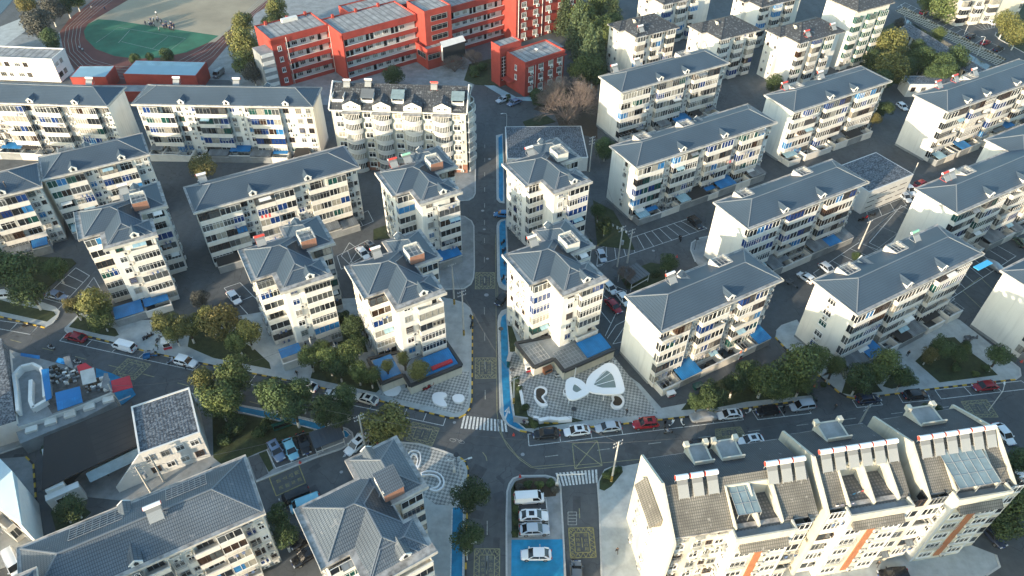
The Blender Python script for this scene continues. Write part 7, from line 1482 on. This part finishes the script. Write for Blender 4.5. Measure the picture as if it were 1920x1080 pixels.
lamp(863,898,5.2,'white curved lamp at the bottom plaza kerb','arm',PZ,20); lamp(1831,105,7,'white double lamp behind the upper right roof','arm',0,200,1.4); lamp(1808,64,7,'white lamp post in the top right car park','arm',0,40,2.0); lamp(950,238,4.5,'white curved lamp at the school gate','arm',0,200,1.2); lamp(1853,770,6,'pale lamp at the right behind the terrace roofs','arm',0,60); lamp(876,1050,4.6,'white lamp hidden in the lower dark tree','arm',PZ,20,1.0)
def gate(x, y, ang, L, label):
    b = at(x, y, PZ); T = empty('barrier_gate', (b.x,b.y,PZ), R(ang), label, 'barrier'); mb = MB(); mb.box(-.25,.25,-.2,.2,0,1.1); mb.tube((0,0,0),(0,0,3.6),.09,n=8); mb.build('post', M['trim'], T); mb = MB(); mb.bar((0,0,3.4),(L,0,3.5),.12,.14); mb.box(L*.5,L*.5+.3,-.15,.15,3.5,3.8); mb.build('camera_arm', M['trim'], T)
gate(1044,912,3,4.4,'white camera gantry arm reaching over the zebra stripes'); gate(852,885,190,1.4,'small white sensor post at the bottom plaza kerb')

# plaza canopy of two rounded rings
def rounded(pts, z, n=40):
    P = [Vector((p.x,p.y)) for p in pix(pts, z)]; k = len(P); out = []
    for i in range(k):
        a, b, c, d = P[i-1], P[i], P[(i+1)%k], P[(i+2)%k]
        for j in range(n//k):
            t = j/(n//k); out.append(.5*((2*b)+(-a+c)*t+(2*a-5*b+4*c-d)*t*t+(-a+3*b-3*c+d)*t**3))
    return out
def ring(mb, o, i, z0, z1, mi=0):
    n = len(o); 
    def area(q): return sum(q[k].x*q[(k+1)%n].y-q[(k+1)%n].x*q[k].y for k in range(n))
    if area(o) < 0: o = o[::-1]
    if area(i) < 0: i = i[::-1]
    s = min(range(n), key=lambda k: (i[k]-o[0]).length); i = i[s:]+i[:s]
    V = [(p.x,p.y,z0) for p in o]+[(p.x,p.y,z1) for p in o]+[(p.x,p.y,z0) for p in i]+[(p.x,p.y,z1) for p in i]; F_ = []
    for k in range(n):
        l = (k+1)%n; F_ += [(k,l,n+l,n+k),(n+k,n+l,3*n+l,3*n+k),(2*n+l,2*n+k,3*n+k,3*n+l),(l,k,2*n+k,2*n+l)]
    mb.add(V, F_, mi)
CZ = 4.2; cp = at(1115,735,0); CAN = empty('plaza_canopy', (cp.x,cp.y,0), 0, 'white double ring canopy on thin legs over the checkered plaza', 'canopy')
c0 = Vector((cp.x,cp.y))
def shift(q): return [v-c0 for v in q]
bigo = shift(rounded([(1122,690),(1141,680),(1158,689),(1170,722),(1168,736),(1142,739),(1106,734),(1099,718),(1107,702)], CZ, 45)); bigi = shift(rounded([(1133,696),(1139,694),(1149,703),(1155,724),(1150,727),(1131,727),(1115,722),(1116,716),(1123,706)], CZ, 45))
smo = shift(rounded([(1060,722),(1063,712),(1074,707),(1092,714),(1104,729),(1103,737),(1085,747),(1070,749),(1062,740)], CZ, 45)); smi = shift(rounded([(1074,728),(1076,721),(1079,720),(1085,724),(1091,730),(1088,732),(1082,735),(1078,734),(1075,732)], CZ, 45))
mb = MB(); ring(mb, bigo, bigi, CZ-.35, CZ); mb.build('large_ring', M['tank'], CAN); mb = MB(); ring(mb, smo, smi, CZ-.38, CZ-.03); mb.build('small_ring', M['tank'], CAN)
mb = MB(); mb.prism([(v.x,v.y) for v in bigi], CZ-.25, CZ-.2); mb.build('glass_infill', mat('canopy_glass', (.20,.24,.22), .15), CAN); mb = MB(); mb.prism([(v.x,v.y) for v in smi], CZ-.25, CZ-.2); mb.build('glass_infill', mat('canopy_glass', (.20,.24,.22), .15), CAN)
mb = MB(); q = bigi; L_ = len(q)
for k in range(1,5): a_, b_ = q[(k*4)%L_], q[(-k*4-3)%L_]; mb.bar((a_.x,a_.y,CZ-.17),(b_.x,b_.y,CZ-.17),.08,.06)
mb.build('glazing_bar', M['tank'], CAN)
for fx, fy in ((1066,757),(1101,744),(1131,751),(1161,744),(1150,700),(1076,714)):
    f_ = at(fx,fy,PZ); t_ = Vector((f_.x-cp.x, f_.y-cp.y)); mb = MB(); mb.tube((t_.x,t_.y,PZ),(t_.x*.97,t_.y*.97,CZ-.3),.09,n=8); mb.build('leg', M['tank'], CAN)
def planter(o_, i_, label, soil=True, z=.5, m='tank', name='planter_bench'):
    O, I = rounded(o_, PZ+z, 40), rounded(i_, PZ+z, 40); c = O[0]; T = empty(name, (c.x,c.y,PZ), 0, label, 'bench'); O = [v-c for v in O]; I = [v-c for v in I]; mb = MB(); ring(mb, O, I, 0, z); mb.build('seat_ring', M[m], T)
    if soil: mb = MB(); mb.prism([(v.x,v.y) for v in I], 0, z-.1); mb.build('soil_fill', M['soil'], T)
planter([(1003,729),(1012,724),(1024,727),(1026,737),(1019,744),(1024,752),(1027,760),(1015,761),(1004,750),(1001,740)], [(1006,730),(1013,727),(1021,730),(1022,736),(1015,744),(1020,751),(1021,756),(1014,755),(1006,747),(1005,738)], 'kidney shaped white planter at the left of the plaza')
planter([(1147,740),(1157,739),(1168,743),(1171,755),(1164,765),(1152,765),(1145,757),(1149,750)], [(1151,743),(1157,742),(1164,746),(1167,753),(1162,760),(1153,760),(1149,755),(1152,749)], 'rounded white planter under the canopy right end')
planter([(1056,732),(1060,728),(1064,731),(1063,738),(1058,740)], [(1058,732),(1060,730),(1062,732),(1062,736),(1059,737)], 'small white planter peeking from under the canopy left end')
planter([(764,855),(768,846),(778,843),(788,848),(789,862),(785,876),(779,876),(782,862),(779,853),(773,852),(770,858)], [(766,855),(769,848),(778,845),(786,849),(787,862),(784,872),(782,872),(784,862),(781,851),(773,850),(769,855)], 'narrow white horseshoe bench, upper one', False, .45)
planter([(789,886),(800,882),(815,883),(828,890),(834,902),(830,914),(819,921),(808,919),(806,915),(818,912),(824,903),(819,894),(806,890),(792,891)], [(791,887),(800,884),(815,885),(826,891),(831,902),(828,912),(819,918),(810,917),(810,916),(820,914),(827,903),(821,892),(806,888),(794,889)], 'large white horseshoe bench, lower one', False, .45)
def blob(pts, z, label, name, m='tank'):
    O = rounded(pts, PZ+z, 36); c = O[0]; T = empty(name, (c.x,c.y,PZ), 0, label, 'seat'); mb = MB(); mb.prism([(v.x-c.x,v.y-c.y) for v in O], 0, z); mb.build('seat_slab', M[m], T); return T
blob([(848,744),(856,739),(867,740),(871,747),(865,754),(853,753)], .45, 'oval white seat on the left plaza corner', 'stone_bench'); T = blob([(811,740),(820,735),(834,736),(838,741),(832,747),(838,758),(833,762),(818,758),(811,750)], .45, 'bean shaped white seat with a sunken dial on the left plaza', 'stone_bench')
blob([(718,730),(728,722),(745,722),(752,728),(745,740),(728,742),(720,737)], .12, 'round pale paving disc with a blue bin at the shop corner', 'paved_disc')
def seatwall(pts, label, w=.5, h=.5, m='tank'):
    P = pix(pts, PZ+h); c = P[0]; mb = MB()
    for a, b in zip(P[:-1], P[1:]): mb.bar((a.x-c.x,a.y-c.y,h/2),(b.x-c.x,b.y-c.y,h/2), w, h)
    T = empty('seat_wall', (c.x,c.y,PZ), 0, label, 'wall'); mb.build('wall', M[m], T); return T
T = seatwall([(1010,787),(1030,783),(1045,785),(1072,783)], 'white wavy seat wall with orange lettering at the plaza front', .7, .9); seatwall([(974,722),(978,740),(981,758)], 'white curved seat wall beside the dark bed', .5, .6); seatwall([(963,780),(990,784)], 'dark grey sign wall at the plaza corner', .3, 1.6, 'grey'); seatwall([(1000,781),(1010,783)], 'short white seat wall end piece', .5, .6)
for k_, x_ in enumerate((4.4,5.6)): mb = MB(); mb.box(.9+k_*1.6,1.9+k_*1.6,-.37,-.36,.3,.7); mb.build('orange_lettering', M['kerb_y'], T)
# kiosks, boxes, small things
def kiosk(x, y, ang, w, d, h, c1, c2, label, name='kiosk', cat='kiosk', z0=PZ):
    p = at(x, y, z0); T = empty(name, (p.x,p.y,z0), R(ang), label, cat); mb = MB(); mb.box(-w/2,w/2,-d/2,d/2,.1,h); mb.build('body', M[c1], T); mb = MB(); mb.box(-w/2-.1,w/2+.1,-d/2-.1,d/2+.1,h,h+.15); mb.build('roof', M[c2], T); mb = MB(); mb.box(-w/2+.15,w/2-.15,-d/2-.04,-d/2-.001,h*.45,h*.85); mb.build('service_window', M['g_dark'], T); mb = MB(); mb.box(-w/2-.02,w/2+.02,-d/2-.06,-d/2-.045,.2,h*.4); mb.build('red_panel', M['sheet_r' if c1 == 'tank' else c1], T); return T
kiosk(316,651,20,1.5,1.5,2.0,'tank','tank','small white vending kiosk with a red front at the court'); kiosk(1026,698,30,1.7,.9,1.3,'orange','orange','orange and white fruit stand at the plaza shop corner','fruit_stand','stand'); kiosk(990,697,20,1.0,.6,1.9,'tank','trim','white cabinet at the corner of the plaza shop','cabinet','cabinet'); kiosk(955,682,80,2.2,.5,2.0,'g_teal','grey','teal notice board beside the cycle strip','notice_board','notice board')
kiosk(1257,742,20,1.4,.8,.9,'tank','tank','folded white sign board by the shop gully','sign_board','sign'); kiosk(1308,727,25,1.8,1.0,.8,'g_teal','g_teal','green plastic bins at the shop front','waste_bins','bin'); kiosk(1386,672,25,.9,.6,1.2,'tank','trim','white folded board before the shop row','sign_board','sign'); kiosk(531,803,25,3.2,.3,1.6,'g_teal','g_teal','long green notice panel behind the three parked cars','notice_board','notice board')
for x_, y_, lab in ((963,816,'red traffic cone at the zebra stripe corner'),(975,894,'red traffic cone at the island head'),(709,832,'red barrier stub at the left zebra'),(563,868,'red hydrant beside the yellow road panel'),(1269,482,'red cone on the pavilion lane'),(1527,724,'red cone at the side road mouth'),(1915,679,'red cone at the road bend on the right')):
    p = at(x_, y_, PZ); T = empty('traffic_cone', (p.x,p.y,PZ), 0, lab, 'cone'); mb = MB(); mb.box(-.22,.22,-.22,.22,0,.05); mb.tube((0,0,.05),(0,0,.7),.17,.05,8); mb.build('cone_body', M['tank_r'], T)
def cable_line(): pass
# washing
def washing(px, z, ang, cols, label, w=2.4):
    p = at(px[0], px[1], z); T = empty('hanging_laundry', (p.x,p.y,z), R(ang), label, 'laundry'); mb = MB(); mb.tube((-w/2,0,0),(w/2,0,0),.02,n=4); mb.build('rail', M['grey'], T)
    for i, c in enumerate(cols): mb = MB(); x = -w/2+w*(i+.5)/len(cols); hgt = .7+.15*(i%3); mb.box(x-.22,x+.22,-.03,.03,-hgt,-.02); mb.build('garment', mat('cloth_%d%d%d' % tuple(int(v*99) for v in c), c, .9), T)
washing((1370,300),9,30,[(.7,.5,.4),(.7,.2,.2),(.65,.6,.6)],'red and pink laundry on the block behind the bays'); washing((498,303+99),11,30,[(.7,.05,.05),(.7,.05,.05),(.7,.1,.1)],'small red laundry on the block behind the left towers'); washing((1162,426),2.2,-40,[(.8,.8,.8)]*4,'white clothes on the garden line',5); washing((1615,920),17.6,20,[(.1,.4,.6),(.8,.8,.8),(.6,.1,.1),(.5,.6,.1)],'blue and white laundry on the middle roof terrace',3); washing((1585,945),17.9,10,[(.75,.7,.75),(.2,.2,.3),(.7,.7,.75),(.7,.6,.65)],'striped laundry on the terrace edge of the cream block',3); washing((822,602),11,30,[(.02,.02,.02)]*3,'black clothes hung on the junction tower balcony'); washing((305,530),8,30,[(.02,.02,.02)]*2,'black clothes hung on the leftmost tower'); washing((1395,655),7,30,[(.75,.25,.15),(.8,.5,.3)],'orange laundry below the roof of the plaza side block')
o = at(1839,494,14.5); T = empty('roller_awning', (o.x,o.y,14.5), R(30), 'bright sky blue awning at the right corner of the four window block', 'awning'); mb = MB(); mb.box(-2.2,2.2,-1.1,.1,-.1,.02); mb.build('awning_sheet', mat('sky_blue_sheet', (.06,.42,.75), .5), T)

# ------------------------------------------------------------------ air
def haze(dens):
    mb = MB(); mb.box(-300,300,-160,430,-1,108); m = bpy.data.materials.new('haze'); m.use_nodes = True; t = m.node_tree; t.nodes.clear()
    v = t.nodes.new('ShaderNodeVolumePrincipled'); v.inputs['Density'].default_value = dens; v.inputs['Color'].default_value = (.80,.88,.97,1); v.inputs['Anisotropy'].default_value = .2
    o = t.nodes.new('ShaderNodeOutputMaterial'); t.links.new(v.outputs[0], o.inputs['Volume']); h = mb.build('haze', m); tag(h, 'thin pale haze over the whole neighbourhood', 'haze', kind='stuff')
haze(0.00006)
